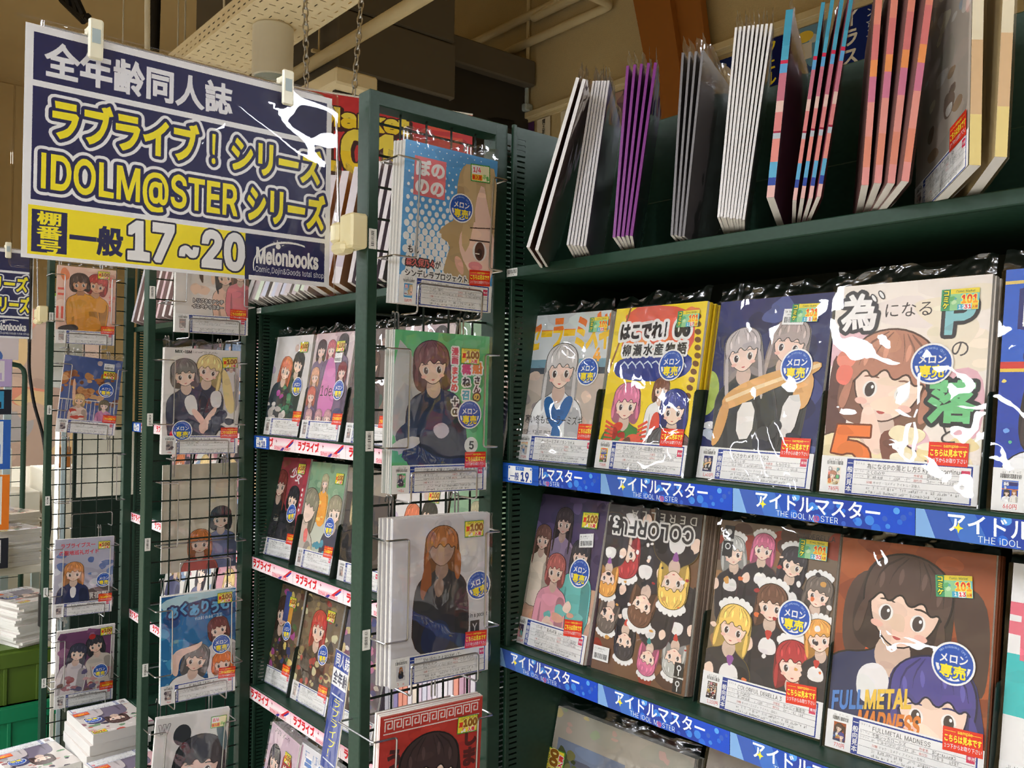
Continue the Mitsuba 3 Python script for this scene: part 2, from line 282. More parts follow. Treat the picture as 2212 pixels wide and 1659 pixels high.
51,22,56,25,58,33,58,37,57,40,55,44,51,47,45,48,41,48,31,46,24,44,20,39,15,33,13,27,13,22,16,19,18,18,20,17,20,17,0,10,0,-2,17,40,18,28,20,24,23,21,26,
20,32,20,35,21,39,26,41,33,41,42,38,48,35,51,32,52,26,52,23,50,19,46,18,42,-3,113,49,-1,8,32,8,40,10,46,13,52,16,55,21,58,29,58,34,56,39,51,40,58,46,58,
46,0,40,0,39,20,37,18,34,15,31,14,24,13,20,14,16,16,12,21,10,25,-2,15,38,17,27,18,24,21,21,24,20,30,20,33,21,37,25,39,32,39,39,37,46,34,50,30,52,24,52,
22,51,19,49,17,45,-3,114,30,-1,10,58,17,58,17,52,20,55,23,57,26,58,32,58,32,51,26,52,24,51,19,47,18,45,17,14,10,14,-3,115,42,-1,9,23,9,25,13,26,15,26,16,
23,18,21,22,20,30,20,34,23,35,25,35,27,33,30,29,32,17,35,11,40,10,43,10,48,11,52,15,55,20,58,29,58,36,56,40,51,41,49,40,48,35,47,32,51,28,52,23,52,20,51,
18,49,17,45,17,44,19,42,24,40,34,37,40,33,42,29,42,24,40,19,36,16,31,14,22,13,14,16,11,18,-3,116,26,-1,5,52,5,58,11,58,12,68,18,68,19,58,27,58,27,52,19,
51,18,24,19,22,21,20,27,20,28,14,26,14,19,14,16,16,13,18,12,22,11,51,-3,117,47,-1,10,58,17,58,17,29,19,24,20,22,23,21,30,20,33,22,36,24,37,27,38,58,45,
58,45,14,38,14,38,21,34,17,30,14,27,14,20,14,16,16,13,19,12,21,10,27,-3,118,45,-1,6,58,14,58,25,27,26,22,27,22,31,36,39,58,47,58,30,14,23,14,-3,119,66,
-1,20,14,7,58,14,58,23,26,23,24,24,23,24,24,25,26,33,57,33,58,40,58,47,35,49,24,50,24,59,58,66,58,66,55,53,14,47,14,46,15,39,40,37,48,36,48,33,36,27,15,
27,14,-3,120,44,-1,7,14,22,36,11,53,8,57,8,58,15,58,26,41,36,58,44,58,30,36,42,18,44,15,44,14,37,14,26,32,14,14,-3,121,45,-1,7,56,7,58,14,57,23,31,26,22,
27,22,31,34,39,57,46,58,46,56,28,8,25,3,22,0,18,0,10,0,11,4,16,4,19,6,22,11,22,15,-3,122,44,-1,9,14,9,20,33,50,33,51,10,51,10,58,42,58,42,51,40,49,19,21,
43,21,43,14,-3,124,26,-1,14,89,20,89,20,0,14,0,-3,126,52,-1,10,34,12,40,15,42,20,44,23,44,27,43,36,36,40,36,42,37,43,39,44,43,50,43,49,37,48,34,45,31,41,
30,35,30,30,33,23,38,20,38,17,35,16,31,10,31,-3,945,50,-1,8,32,9,41,11,47,13,51,19,56,25,58,31,58,34,56,38,52,41,48,43,57,50,57,45,33,44,22,46,20,48,19,
52,19,52,16,52,14,45,13,42,14,40,16,39,18,39,20,38,21,34,16,29,14,22,13,19,14,15,16,12,20,9,26,-2,16,37,16,29,17,26,21,21,27,19,33,22,36,25,38,30,39,40,
38,44,35,49,32,51,29,52,25,52,21,50,19,47,16,41,-3,9734,80,-1,7,52,7,53,35,53,44,80,53,53,81,53,80,52,59,36,67,9,65,10,44,26,23,10,21,9,29,36,-2,33,37,
26,16,43,29,45,29,62,16,62,17,60,23,55,37,73,50,51,50,46,64,44,71,44,72,37,50,15,50,-3,12293,80,-1,13,34,21,43,26,52,33,65,38,77,44,76,43,72,39,62,39,61,
67,61,71,59,69,54,64,43,55,29,54,28,55,26,59,23,65,18,61,13,47,24,34,31,31,33,30,34,34,38,35,38,45,32,49,31,56,42,62,54,62,55,35,55,27,41,18,30,-3,12354,
80,-1,13,21,13,29,17,37,21,42,25,46,32,50,33,58,33,62,16,63,16,68,24,68,34,68,35,78,41,77,40,70,40,68,55,69,68,71,68,66,66,65,39,62,38,53,48,54,55,55,56,
59,58,59,62,58,61,54,61,53,67,51,73,45,76,39,76,32,74,25,72,21,68,17,60,13,51,10,50,10,47,15,55,17,62,20,67,25,69,29,70,38,69,41,66,45,59,48,50,32,45,27,
41,23,42,18,42,16,37,15,35,18,32,17,26,15,19,15,15,18,-2,38,47,39,31,40,30,48,40,53,49,48,49,-2,19,28,20,22,22,21,26,21,34,25,33,32,32,44,29,42,23,36,-3,
12356,80,-1,58,65,58,66,63,68,66,64,71,55,74,45,77,31,77,28,71,26,70,35,66,48,61,60,-1,14,70,15,70,22,70,21,64,22,44,24,32,27,24,31,21,35,22,37,24,40,29,
43,37,47,32,47,31,43,22,41,19,36,14,30,14,26,16,23,19,19,25,17,34,16,40,-3,12358,80,-1,19,47,18,53,40,58,52,58,58,57,62,54,65,52,67,47,68,43,68,38,66,29,
63,25,55,18,48,14,40,12,32,10,29,16,35,17,46,21,53,25,58,29,61,37,61,45,58,49,51,52,37,51,27,49,20,46,-1,27,71,28,77,42,75,62,73,61,67,42,69,-3,12362,80,
-1,59,64,61,68,62,69,75,61,80,57,77,53,66,60,-1,13,23,13,27,15,31,20,37,30,43,30,57,14,58,14,63,30,63,30,78,37,78,36,70,36,64,42,65,52,67,52,61,36,58,36,
45,49,47,60,47,67,44,72,38,73,33,73,27,70,21,65,16,55,13,46,12,45,18,53,19,58,20,63,23,65,26,67,30,66,35,63,39,58,41,49,42,36,39,36,18,35,15,32,12,27,12,
21,14,16,18,-2,18,26,19,23,21,21,25,19,29,19,30,20,30,36,28,35,21,30,19,27,-3,12363,80,-1,61,65,62,66,66,68,67,68,77,50,80,42,81,39,76,37,75,37,71,48,65,
59,-1,11,52,11,59,21,59,29,60,31,71,32,77,38,77,39,76,36,61,48,61,52,60,56,56,58,51,58,40,56,28,54,19,52,16,48,13,45,12,38,12,32,13,32,19,41,18,45,19,48,
23,50,30,52,44,51,51,49,54,45,55,40,55,35,55,35,54,28,32,18,12,17,12,12,14,17,24,21,33,28,54,25,54,12,52,-3,12364,80,-1,71,80,72,81,75,82,82,71,78,69,75,
74,-1,60,64,65,67,66,66,75,50,80,39,79,38,74,36,69,48,63,59,-1,62,77,63,77,66,78,69,74,73,68,69,66,64,74,-1,10,52,9,59,28,60,30,67,31,77,38,76,35,60,50,
60,54,57,57,50,57,41,55,28,53,20,51,16,48,13,45,12,32,12,31,13,30,19,32,19,37,18,42,18,46,20,48,24,50,37,50,50,48,54,45,55,34,54,29,38,20,16,17,11,11,14,
15,22,21,34,27,53,23,53,-3,12365,80,-1,17,47,17,52,27,52,45,52,50,52,46,62,19,63,19,69,26,68,44,68,44,69,42,77,46,78,49,78,49,75,51,69,60,70,67,72,68,67,
67,66,56,64,53,63,56,53,62,54,72,56,72,50,59,47,62,41,66,34,66,33,63,29,46,32,47,36,58,35,52,46,-1,19,23,20,30,22,36,28,35,28,34,27,33,25,28,25,24,26,22,
29,19,33,17,39,16,50,16,62,17,62,12,51,10,38,10,32,11,27,13,23,15,21,18,-3,12367,80,-1,21,43,21,46,22,48,27,54,47,70,52,76,54,78,56,77,60,73,30,48,29,46,
29,44,33,39,36,37,52,24,56,20,62,14,58,10,56,9,46,19,27,36,22,41,-3,12371,80,-1,18,32,20,38,26,38,25,33,25,27,26,24,30,21,38,19,52,18,62,20,70,21,71,15,
63,13,52,12,38,12,30,14,23,17,20,21,18,24,-1,23,64,23,70,31,70,55,70,65,70,65,64,62,64,33,63,-3,12373,80,-1,17,59,17,64,29,64,47,64,48,64,44,77,51,78,53,
70,55,65,72,68,73,62,57,59,61,50,66,42,68,39,68,37,66,34,47,36,47,41,56,40,60,40,57,45,50,58,19,58,-1,19,24,20,33,23,40,24,40,29,39,27,35,25,27,27,23,30,
20,37,17,42,16,56,17,64,18,64,13,51,10,39,11,33,12,27,14,24,16,21,20,-3,12375,80,-1,23,45,24,67,23,76,31,76,30,63,30,26,32,21,35,18,40,17,46,17,52,18,58,
20,62,23,69,30,71,33,75,28,75,27,69,20,63,16,57,13,47,10,38,10,32,12,29,14,26,16,24,22,-3,12377,80,-1,12,60,12,66,47,67,47,77,54,77,54,68,78,67,78,62,54,
62,54,48,55,45,56,40,56,35,54,27,51,22,45,16,38,12,33,10,28,15,35,17,40,20,46,26,47,28,39,27,33,30,31,32,29,37,28,40,29,44,31,48,34,52,41,54,47,54,47,61,
35,62,-2,35,43,36,36,39,33,44,33,46,34,48,35,49,39,49,45,46,48,44,49,41,49,38,48,-3,12379,80,-1,9,48,8,54,25,56,25,73,31,73,31,56,57,59,57,76,63,76,63,
59,78,59,78,54,63,53,61,36,60,34,58,32,50,32,45,33,45,38,50,38,54,38,55,38,56,44,56,52,50,52,32,50,31,50,31,28,32,23,33,21,36,20,49,18,69,20,69,14,54,13,
39,12,31,15,28,17,26,22,25,49,17,49,-3,12381,80,-1,13,40,13,46,26,48,39,58,51,68,51,69,48,69,26,68,25,74,38,74,60,75,64,71,60,68,43,54,37,49,61,50,74,50,
74,45,61,45,54,44,46,41,41,37,39,31,39,25,42,21,45,19,49,18,63,17,62,11,52,11,47,12,40,14,35,19,33,24,33,31,35,36,40,42,40,43,-3,12385,80,-1,13,61,13,66,
29,65,31,77,38,77,36,66,51,67,66,69,67,67,66,63,53,61,35,60,30,42,31,42,32,42,40,46,47,47,59,47,66,44,70,39,72,34,72,29,69,22,64,16,56,13,48,11,31,12,29,
18,34,17,46,17,54,19,60,22,63,25,65,28,66,30,65,35,61,39,57,41,46,42,38,40,32,37,28,33,25,29,20,31,19,31,21,35,24,44,28,59,-3,12388,80,-1,13,49,10,56,16,
57,30,62,42,65,49,66,56,66,61,65,69,61,74,55,76,49,76,38,72,30,67,25,61,22,49,17,33,15,30,21,42,23,55,26,62,30,66,34,68,37,69,41,69,48,67,53,63,57,56,60,
49,60,37,57,26,54,14,49,-3,12389,80,-1,70,78,70,79,73,80,79,72,80,69,76,68,74,70,-1,9,54,10,55,17,57,29,61,39,63,47,65,55,65,60,64,69,59,72,55,74,52,76,
47,75,40,74,36,70,28,62,21,54,18,45,15,32,14,29,20,41,21,51,24,59,27,65,33,68,41,68,46,66,52,62,56,55,59,48,59,36,56,22,52,12,48,-1,61,75,64,77,69,70,71,
66,67,64,64,69,-3,12390,80,-1,12,61,11,67,17,68,55,71,74,72,74,66,65,66,59,65,54,62,49,58,43,49,41,42,41,34,44,28,48,24,54,21,59,19,68,18,66,12,55,13,47,
17,39,24,36,29,35,33,34,40,37,50,41,57,44,61,48,64,48,65,20,62,13,61,-3,12391,80,-1,68,57,71,59,78,49,78,48,74,46,70,53,-1,11,60,11,67,74,72,74,66,65,65,
59,64,53,62,48,57,43,50,40,41,41,34,44,27,47,24,54,20,59,19,67,17,65,11,55,13,46,16,38,23,35,29,34,32,34,39,36,50,40,57,44,61,47,64,19,61,13,60,-1,59,54,
63,55,69,45,65,43,62,49,-3,12392,80,-1,20,26,20,30,22,37,25,41,34,49,27,64,23,74,28,76,29,76,35,62,39,53,66,67,69,62,46,50,35,42,30,37,28,34,27,26,29,23,
31,21,36,19,41,18,53,18,71,20,71,14,53,12,42,12,35,13,30,14,25,17,22,20,-3,12394,80,-1,57,62,57,63,59,66,61,66,75,59,78,56,75,51,69,55,-1,30,24,32,28,37,
32,43,33,53,33,53,53,59,53,60,31,68,27,76,21,73,16,66,21,61,24,60,24,59,18,58,15,55,12,52,11,46,10,39,11,34,13,31,17,-2,36,22,37,19,40,16,42,16,49,16,52,
18,53,20,54,27,49,28,41,28,39,27,37,25,-1,12,29,16,34,21,43,26,53,28,58,13,59,12,64,24,64,30,65,32,72,33,78,40,78,37,66,44,67,49,68,49,62,35,59,28,42,18,
26,17,26,-3,12395,80,-1,37,24,37,30,38,35,41,36,43,35,43,32,43,26,46,23,50,21,65,21,75,23,76,16,64,14,48,15,41,18,38,21,-1,40,68,47,68,66,68,73,68,73,62,
43,62,41,62,-1,14,45,18,75,25,74,23,64,20,46,20,29,21,29,25,38,28,36,27,31,23,18,22,12,17,12,16,14,14,28,-3,12397,80,-1,9,26,25,49,26,53,26,58,11,56,11,
63,19,63,26,64,28,69,27,77,30,78,34,77,33,66,35,63,35,61,32,57,32,54,42,61,52,66,60,66,65,64,68,62,72,56,73,51,74,38,73,30,76,27,81,22,81,21,80,19,79,17,
78,17,71,23,67,17,64,15,59,13,53,13,49,14,46,16,43,19,42,23,42,27,43,30,48,34,53,35,59,36,66,34,67,34,68,45,67,52,65,55,62,59,58,61,53,60,47,58,39,52,32,
46,31,20,32,11,25,11,25,38,12,21,-2,47,25,49,21,50,20,53,19,57,19,60,20,63,22,65,26,66,27,60,30,53,30,50,29,48,27,-3,12398,80,-1,11,35,12,45,14,51,18,58,
21,61,21,62,27,66,32,69,39,71,42,72,53,71,63,67,67,64,71,59,76,49,76,37,74,30,71,24,63,17,56,14,51,12,47,12,43,17,51,19,55,20,62,24,65,28,68,32,70,38,70,
46,68,52,64,58,59,62,53,65,49,65,46,52,41,35,36,24,31,19,27,18,23,18,18,21,14,26,-2,18,44,18,33,20,28,23,26,27,25,30,28,35,36,37,43,41,60,42,65,35,64,30,
61,26,58,22,54,-3,12399,80,-1,34,25,36,29,39,32,43,34,47,35,58,35,57,55,36,56,36,61,57,61,57,76,64,76,63,62,77,63,77,57,63,55,64,33,74,27,79,23,80,22,77,
17,76,17,71,21,65,26,64,20,61,15,54,12,47,12,39,14,35,18,34,20,-2,40,24,40,21,44,18,53,18,55,19,57,21,58,29,53,30,45,29,43,28,40,26,-1,13,33,14,52,18,76,
24,75,22,66,20,48,19,32,20,28,25,38,27,36,28,34,27,33,22,19,22,16,22,12,16,11,14,21,-3,12402,80,-1,13,63,13,69,27,70,41,73,42,73,43,72,44,68,40,66,33,59,
27,49,24,40,22,30,24,25,25,22,28,19,31,18,35,17,42,16,47,18,53,23,57,29,59,39,60,53,58,65,57,72,62,73,63,73,64,66,67,57,73,47,79,40,79,39,76,35,75,34,70,
40,66,47,65,47,64,35,62,25,58,19,54,15,48,12,42,10,34,10,28,12,24,14,21,17,18,22,17,26,16,36,20,48,24,56,30,63,30,64,27,64,-3,12412,80,-1,74,78,75,79,78,
79,82,69,79,67,78,68,76,73,-1,32,21,32,23,34,27,38,31,44,33,54,33,54,45,34,46,35,52,54,52,54,64,36,65,36,70,58,70,65,71,67,71,66,76,69,77,73,69,74,66,71,
65,70,65,70,66,60,65,60,64,60,52,67,52,74,53,74,47,60,46,60,32,61,31,69,27,77,21,74,16,71,18,64,23,61,25,60,18,57,14,55,12,51,11,44,11,37,14,34,17,-2,38,
20,40,18,42,17,49,16,51,17,54,20,55,27,52,28,42,27,39,25,38,24,-1,11,44,15,74,22,74,20,66,17,45,17,28,18,27,22,37,25,34,21,20,20,16,19,11,18,10,14,10,13,
13,11,26,-3,12414,80,-1,19,20,19,26,21,28,24,31,32,34,44,34,43,45,29,45,19,46,19,52,32,51,43,51,43,62,20,63,19,65,19,69,33,68,43,68,44,78,50,77,50,68,71,
69,70,64,50,62,50,51,71,53,71,47,50,45,50,33,62,28,72,21,73,20,70,15,69,15,61,21,52,26,51,26,50,20,49,16,46,13,40,11,31,11,24,13,20,16,-2,24,24,25,20,27,
18,30,17,32,16,40,17,43,19,44,21,44,28,40,29,33,29,29,28,25,25,-3,12415,80,-1,10,25,10,32,13,39,18,44,24,47,28,48,36,50,44,66,44,68,22,67,22,73,41,73,47,
74,50,74,51,73,54,71,52,68,43,49,54,47,64,43,65,44,65,48,66,56,71,55,72,54,71,40,79,34,79,32,77,27,76,27,70,32,69,32,65,25,62,21,56,14,48,9,44,12,43,14,
47,16,51,19,57,25,60,29,63,35,63,36,56,40,46,43,40,43,31,24,28,20,24,18,23,17,16,18,12,21,-2,16,30,17,25,19,24,23,24,26,28,33,42,33,43,29,43,21,39,17,34,
-3,12416,80,-1,58,65,58,66,62,69,71,62,72,61,77,55,74,51,73,51,63,61,-1,12,62,12,67,19,66,27,66,27,77,33,77,34,67,44,68,48,69,48,63,34,61,34,48,35,45,35,
41,34,33,31,28,31,20,33,18,38,17,49,17,59,19,62,21,63,23,64,36,69,34,70,33,70,22,68,17,63,13,54,11,38,11,34,11,28,13,25,17,25,24,19,25,16,27,13,32,12,34,
12,39,14,45,16,48,19,51,23,52,27,53,27,60,16,61,-2,18,39,19,32,22,30,25,30,27,32,29,38,30,43,29,45,27,47,25,48,23,47,20,44,-3,12417,80,-1,11,27,11,35,13,
42,18,51,23,56,19,70,25,72,26,66,28,60,29,60,33,62,39,64,49,65,50,72,51,77,57,76,55,65,60,63,68,58,73,53,76,45,76,42,76,32,74,28,70,21,63,15,52,11,48,11,
45,16,48,17,55,19,62,22,67,28,70,35,70,43,67,50,62,55,55,59,53,58,48,43,42,32,44,29,46,26,43,23,42,22,38,26,37,26,30,19,24,17,20,17,17,18,14,20,-2,31,54,
33,46,37,39,38,38,44,49,47,59,38,58,-2,17,33,18,26,20,24,25,23,28,25,34,31,33,33,29,42,25,50,23,47,19,42,-3,12418,80,-1,12,41,12,46,21,44,29,44,30,55,30,
58,23,59,14,61,14,66,21,65,31,64,33,77,38,77,40,77,39,74,38,63,53,64,53,59,47,58,37,57,35,43,45,43,53,44,53,38,34,37,34,25,36,22,39,19,44,16,51,17,56,18,
62,21,66,26,67,33,64,40,59,46,59,47,64,48,65,48,68,45,72,37,74,33,73,24,70,19,67,16,61,13,54,11,40,11,36,13,32,15,29,20,28,26,28,37,19,39,-3,12420,80,-1,
12,42,9,48,10,49,14,50,24,55,20,64,17,69,23,72,23,71,26,66,27,65,30,58,49,64,56,66,63,66,71,63,75,59,77,54,77,48,74,41,71,38,67,36,62,34,55,35,48,36,47,
37,47,39,47,43,55,41,61,41,64,41,68,44,70,48,70,53,69,56,66,59,60,60,52,59,44,57,33,52,41,32,48,12,47,11,43,10,41,10,33,35,28,48,26,49,13,42,-1,37,75,38,
77,41,79,50,71,53,69,50,66,48,66,41,72,-3,12422,80,-1,15,38,15,49,17,72,23,71,21,54,21,46,26,54,32,59,41,65,46,66,46,70,45,77,50,78,51,77,53,68,61,66,68,
62,73,58,76,51,76,49,76,39,72,30,69,27,64,24,56,22,49,22,46,16,43,13,38,9,36,10,32,12,36,15,39,18,43,24,36,28,31,34,30,36,34,40,35,38,39,33,44,30,46,30,
48,42,47,61,42,59,38,57,35,55,29,49,24,41,22,36,22,33,22,26,22,23,17,23,-2,54,43,52,28,58,29,64,32,68,36,70,42,70,50,67,55,63,59,56,61,54,61,-3,12425,80,
-1,19,31,21,47,22,62,23,63,26,63,29,62,29,61,27,51,26,41,33,45,41,48,47,50,58,49,64,46,69,42,72,36,72,29,71,25,68,20,64,17,59,14,47,11,30,11,28,17,44,17,
48,18,55,20,60,22,63,26,65,29,65,35,64,38,59,42,54,44,47,44,39,42,34,39,26,33,24,30,-1,30,71,31,77,52,72,61,71,61,69,60,65,41,68,-3,12426,80,-1,21,38,21,
51,24,77,31,77,29,66,28,57,36,67,40,70,45,73,54,72,59,69,62,66,65,61,67,53,68,49,67,38,63,28,60,23,55,18,47,14,35,10,34,10,30,15,31,16,39,18,48,21,56,28,
59,34,61,45,60,52,58,60,56,63,54,66,50,67,44,67,39,64,36,60,32,55,29,47,28,41,28,33,22,32,-3,12427,80,-1,13,34,15,36,30,48,52,67,52,68,41,68,24,67,23,73,
39,73,61,74,64,70,57,65,40,50,53,50,58,49,64,47,69,42,72,36,72,29,71,25,67,18,63,15,55,12,49,11,41,10,32,14,28,18,28,24,29,27,33,31,39,32,44,32,50,29,54,
25,56,19,61,21,65,26,66,29,66,34,64,39,61,42,56,44,52,45,44,46,37,44,28,39,18,30,17,30,-2,34,20,36,18,39,17,47,16,50,17,48,23,45,26,42,27,38,27,36,26,34,
24,-3,12428,80,-1,9,26,10,28,13,32,25,49,26,53,26,58,11,56,11,62,27,64,28,68,27,77,28,78,34,77,33,66,35,63,35,62,32,57,32,53,33,54,36,56,43,61,52,65,54,
66,61,65,66,62,67,58,68,50,65,33,64,25,65,23,67,21,71,21,76,23,81,27,82,20,77,16,70,14,64,14,62,15,60,18,59,20,59,30,61,46,61,55,60,58,57,60,51,59,46,57,
38,51,32,45,31,20,32,11,25,11,25,38,12,21,-3,12429,80,-1,13,33,13,34,15,36,33,50,51,67,43,68,23,66,23,72,56,73,60,74,63,71,64,69,60,67,39,49,50,51,55,50,
63,48,68,43,71,39,72,36,72,29,69,21,64,17,59,14,46,11,31,11,30,14,29,17,44,16,50,18,58,21,63,25,65,30,65,36,63,39,61,42,56,44,52,45,45,45,37,43,28,38,18,
29,17,29,-3,12431,80,-1,9,26,13,32,25,49,26,53,26,58,11,56,11,62,27,64,28,78,34,77,33,66,35,63,35,62,32,57,32,53,37,56,44,59,54,62,60,62,66,60,70,58,75,
53,77,48,78,43,78,36,74,27,67,20,62,18,54,15,49,14,47,19,47,20,51,21,58,23,65,27,69,31,71,35,72,40,71,45,69,50,64,54,60,56,52,56,46,54,39,51,32,45,31,20,
32,11,25,11,25,38,12,21,-3,12435,80,-1,10,14,19,33,41,76,46,74,47,74,47,73,38,58,31,45,32,45,36,47,40,48,44,48,49,45,51,40,52,24,53,20,54,19,57,18,63,19,
66,21,70,26,75,37,79,33,79,30,75,23,70,16,66,13,62,12,55,11,50,13,47,17,46,20,45,36,44,40,42,42,37,42,31,39,25,32,21,23,17,11,-3,12450,80,-1,14,65,14,72,
19,72,75,72,78,68,68,54,60,46,57,44,56,44,53,46,52,47,52,48,56,51,64,59,67,63,68,65,-1,19,16,29,22,35,29,38,35,39,43,40,57,46,57,46,47,45,38,43,31,40,24,
33,17,25,11,23,12,-3,12451,80,-1,14,34,15,35,25,38,42,46,52,54,62,63,66,58,60,52,49,43,49,8,48,8,42,8,42,39,30,34,18,29,16,30,-3,12452,80,-1,14,37,11,43,
12,43,24,47,35,52,47,59,57,66,68,76,73,72,63,62,52,54,52,12,44,12,44,49,29,42,-3,12454,80,-1,15,65,40,65,40,78,47,78,47,65,70,65,74,63,74,62,71,47,68,38,
63,30,56,22,49,17,39,13,34,11,29,17,38,20,44,22,51,27,58,34,64,47,66,56,66,59,22,59,22,40,15,40,-3,12455,80,-1,16,20,40,20,40,49,21,50,21,55,68,55,68,50,
47,49,47,20,71,20,72,14,17,14,-3,12456,80,-1,11,18,11,24,40,24,40,61,16,61,16,67,73,67,73,61,47,61,47,24,77,24,77,17,-3,12459,80,-1,13,16,14,17,20,21,24,
26,29,33,33,41,36,53,36,56,15,56,14,63,37,63,37,77,44,78,44,63,68,63,72,60,71,37,69,26,68,19,64,14,60,13,46,13,45,20,51,19,58,19,61,21,63,26,64,35,66,48,
65,56,43,56,42,48,38,36,32,24,23,15,19,12,17,13,-3,12460,80,-1,69,78,70,79,73,80,78,73,79,69,75,68,73,72,-1,12,15,12,16,18,20,23,26,27,31,31,39,35,53,35,
55,13,55,13,62,36,62,36,76,43,76,42,62,66,62,70,60,70,44,68,25,66,18,62,13,59,12,44,13,44,19,57,19,59,20,62,28,63,35,64,49,64,56,42,55,40,48,37,36,33,28,
29,22,17,11,-1,60,75,64,77,69,69,70,66,67,64,-3,12462,80,-1,69,80,70,81,73,82,78,74,79,71,75,70,74,72,-1,13,28,11,34,13,35,17,35,40,39,37,54,34,54,13,50,
12,56,12,57,13,58,18,58,35,61,33,72,33,74,33,75,39,76,42,63,42,62,45,62,66,66,63,72,60,77,64,79,65,77,70,69,70,68,67,66,67,60,44,56,43,55,46,40,49,40,73,
44,74,38,73,38,48,34,51,18,52,12,52,10,46,9,45,10,45,13,41,32,21,29,-3,12463,80,-1,12,45,13,46,21,52,28,59,35,69,40,79,47,76,44,72,42,67,69,67,73,64,68,
49,62,39,57,31,45,20,37,15,27,11,26,11,23,13,21,15,21,16,30,19,37,23,44,28,52,36,58,44,62,52,64,61,38,61,32,54,25,47,18,42,17,42,-3,12464,80,-1,70,79,70,
80,74,81,80,72,80,71,78,69,76,69,73,74,-1,61,76,62,77,65,78,69,72,71,67,67,66,65,70,-1,9,43,10,44,14,47,19,51,26,58,32,67,37,77,43,74,39,66,39,65,65,65,
70,62,69,58,67,52,62,41,52,28,44,20,38,16,23,9,22,9,17,14,25,17,35,22,42,27,48,33,57,46,61,59,35,59,28,51,16,40,14,40,-3,12465,80,-1,10,43,15,48,22,58,
28,70,29,77,37,76,32,62,77,62,77,56,56,56,55,48,53,39,48,27,43,20,33,11,31,12,26,15,34,21,39,26,42,31,47,42,49,56,29,56,22,45,16,39,13,40,-3,12467,80,-1,
16,24,65,24,65,62,18,62,18,69,72,68,72,13,65,13,65,17,17,17,-3,12469,80,-1,10,54,10,60,26,60,26,76,33,76,33,60,55,60,55,76,62,76,62,60,78,60,77,54,62,54,
61,38,58,27,55,22,51,18,40,11,38,11,34,15,37,17,44,21,48,25,51,28,54,39,55,54,33,54,32,34,26,34,26,54,-3,12471,80,-1,17,17,17,18,23,20,32,23,46,30,55,36,
64,45,73,56,75,54,77,50,72,43,64,35,50,24,36,17,21,12,19,13,-1,25,70,27,74,28,75,43,66,45,64,42,60,41,59,37,62,-1,13,52,15,56,16,57,33,47,33,46,30,41,22,
46,-3,12472,80,-1,68,75,68,76,72,77,79,65,75,64,72,69,-1,16,17,16,18,22,19,34,23,42,27,51,33,64,45,72,55,72,56,73,55,76,50,73,46,62,33,50,24,39,18,21,12,
19,12,-1,57,72,59,73,61,73,66,66,68,61,64,60,-1,24,70,27,74,27,75,43,65,44,63,41,58,36,61,-1,12,51,15,56,16,56,29,48,32,46,30,42,29,41,20,46,-3,12473,80,
-1,13,17,13,18,19,21,28,26,34,31,43,40,51,49,58,63,58,64,19,64,19,71,64,71,68,68,62,55,53,41,69,25,69,24,76,17,74,15,71,12,70,12,61,23,49,36,34,23,21,14,
17,12,-3,12474,80,-1,70,80,70,81,74,82,79,73,80,71,76,70,-1,11,16,21,21,28,26,41,37,51,50,56,62,18,62,18,69,62,69,66,67,65,69,61,77,61,78,64,79,71,69,66,
65,58,50,51,39,67,24,67,23,74,16,74,15,69,11,58,23,47,34,46,34,41,29,41,28,31,20,21,14,16,11,15,11,-3,12475,80,-1,10,45,9,51,11,52,19,53,28,55,28,76,35,
76,35,56,58,61,70,64,74,60,66,45,56,34,52,36,52,37,60,47,65,56,35,50,35,23,37,20,43,19,59,19,71,21,71,14,56,13,41,12,33,15,30,18,29,21,28,48,-3,12479,80,
-1,12,45,21,52,29,61,36,72,40,79,46,77,46,76,43,71,42,68,69,68,73,66,67,49,64,43,60,37,61,35,68,29,64,24,56,30,55,30,48,24,43,20,30,13,24,11,19,15,34,22,
43,28,49,34,48,36,33,46,33,47,37,51,54,40,62,53,65,62,38,62,29,51,18,42,17,41,16,42,-3,12483,80,-1,28,13,44,21,48,25,54,31,59,39,62,45,64,52,65,57,66,57,
71,55,67,42,63,33,59,27,53,20,44,14,33,8,-1,37,57,38,58,43,60,49,43,48,43,43,41,-1,19,53,19,54,21,55,23,56,24,55,31,38,25,36,24,40,-3,12486,80,-1,12,47,
12,53,77,53,77,47,49,47,48,34,44,24,36,15,29,10,23,14,31,19,38,27,41,36,42,47,-1,21,73,68,73,68,67,21,67,-3,12487,80,-1,72,80,72,81,76,82,82,73,82,72,78,
70,75,75,-1,11,46,11,52,76,52,76,46,49,46,47,33,43,23,36,15,28,10,25,11,22,14,27,16,30,19,37,26,39,31,41,36,41,46,-1,63,77,63,78,67,79,71,72,73,68,69,67,
-1,20,67,21,73,62,73,62,67,-3,12488,80,-1,31,12,31,76,38,76,38,55,48,51,67,44,71,42,71,40,69,35,68,35,58,40,38,47,38,12,-3,12489,80,-1,62,73,63,74,66,75,
73,65,73,64,69,62,66,67,-1,28,11,28,75,35,75,35,54,64,43,68,41,69,39,67,34,66,34,55,39,38,45,35,46,35,11,-1,53,69,53,70,56,71,62,62,63,59,59,58,56,64,-3,
12490,80,-1,12,51,12,57,42,57,43,58,43,70,42,76,50,76,50,57,78,57,78,51,50,51,49,45,48,36,43,26,37,18,28,11,26,12,22,15,22,16,25,18,30,21,37,29,41,37,42,
44,43,51,-3,12493,80,-1,55,37,56,38,59,41,72,34,78,30,74,25,73,25,61,33,-1,11,31,11,32,16,33,29,38,40,44,52,53,58,59,58,60,16,60,16,66,41,66,41,78,48,78,
48,66,66,66,70,63,70,62,59,51,48,41,48,11,41,11,41,36,30,31,16,26,14,26,-3,12494,80,-1,16,18,16,19,26,23,33,28,44,38,49,44,54,53,58,65,61,73,68,71,60,51,
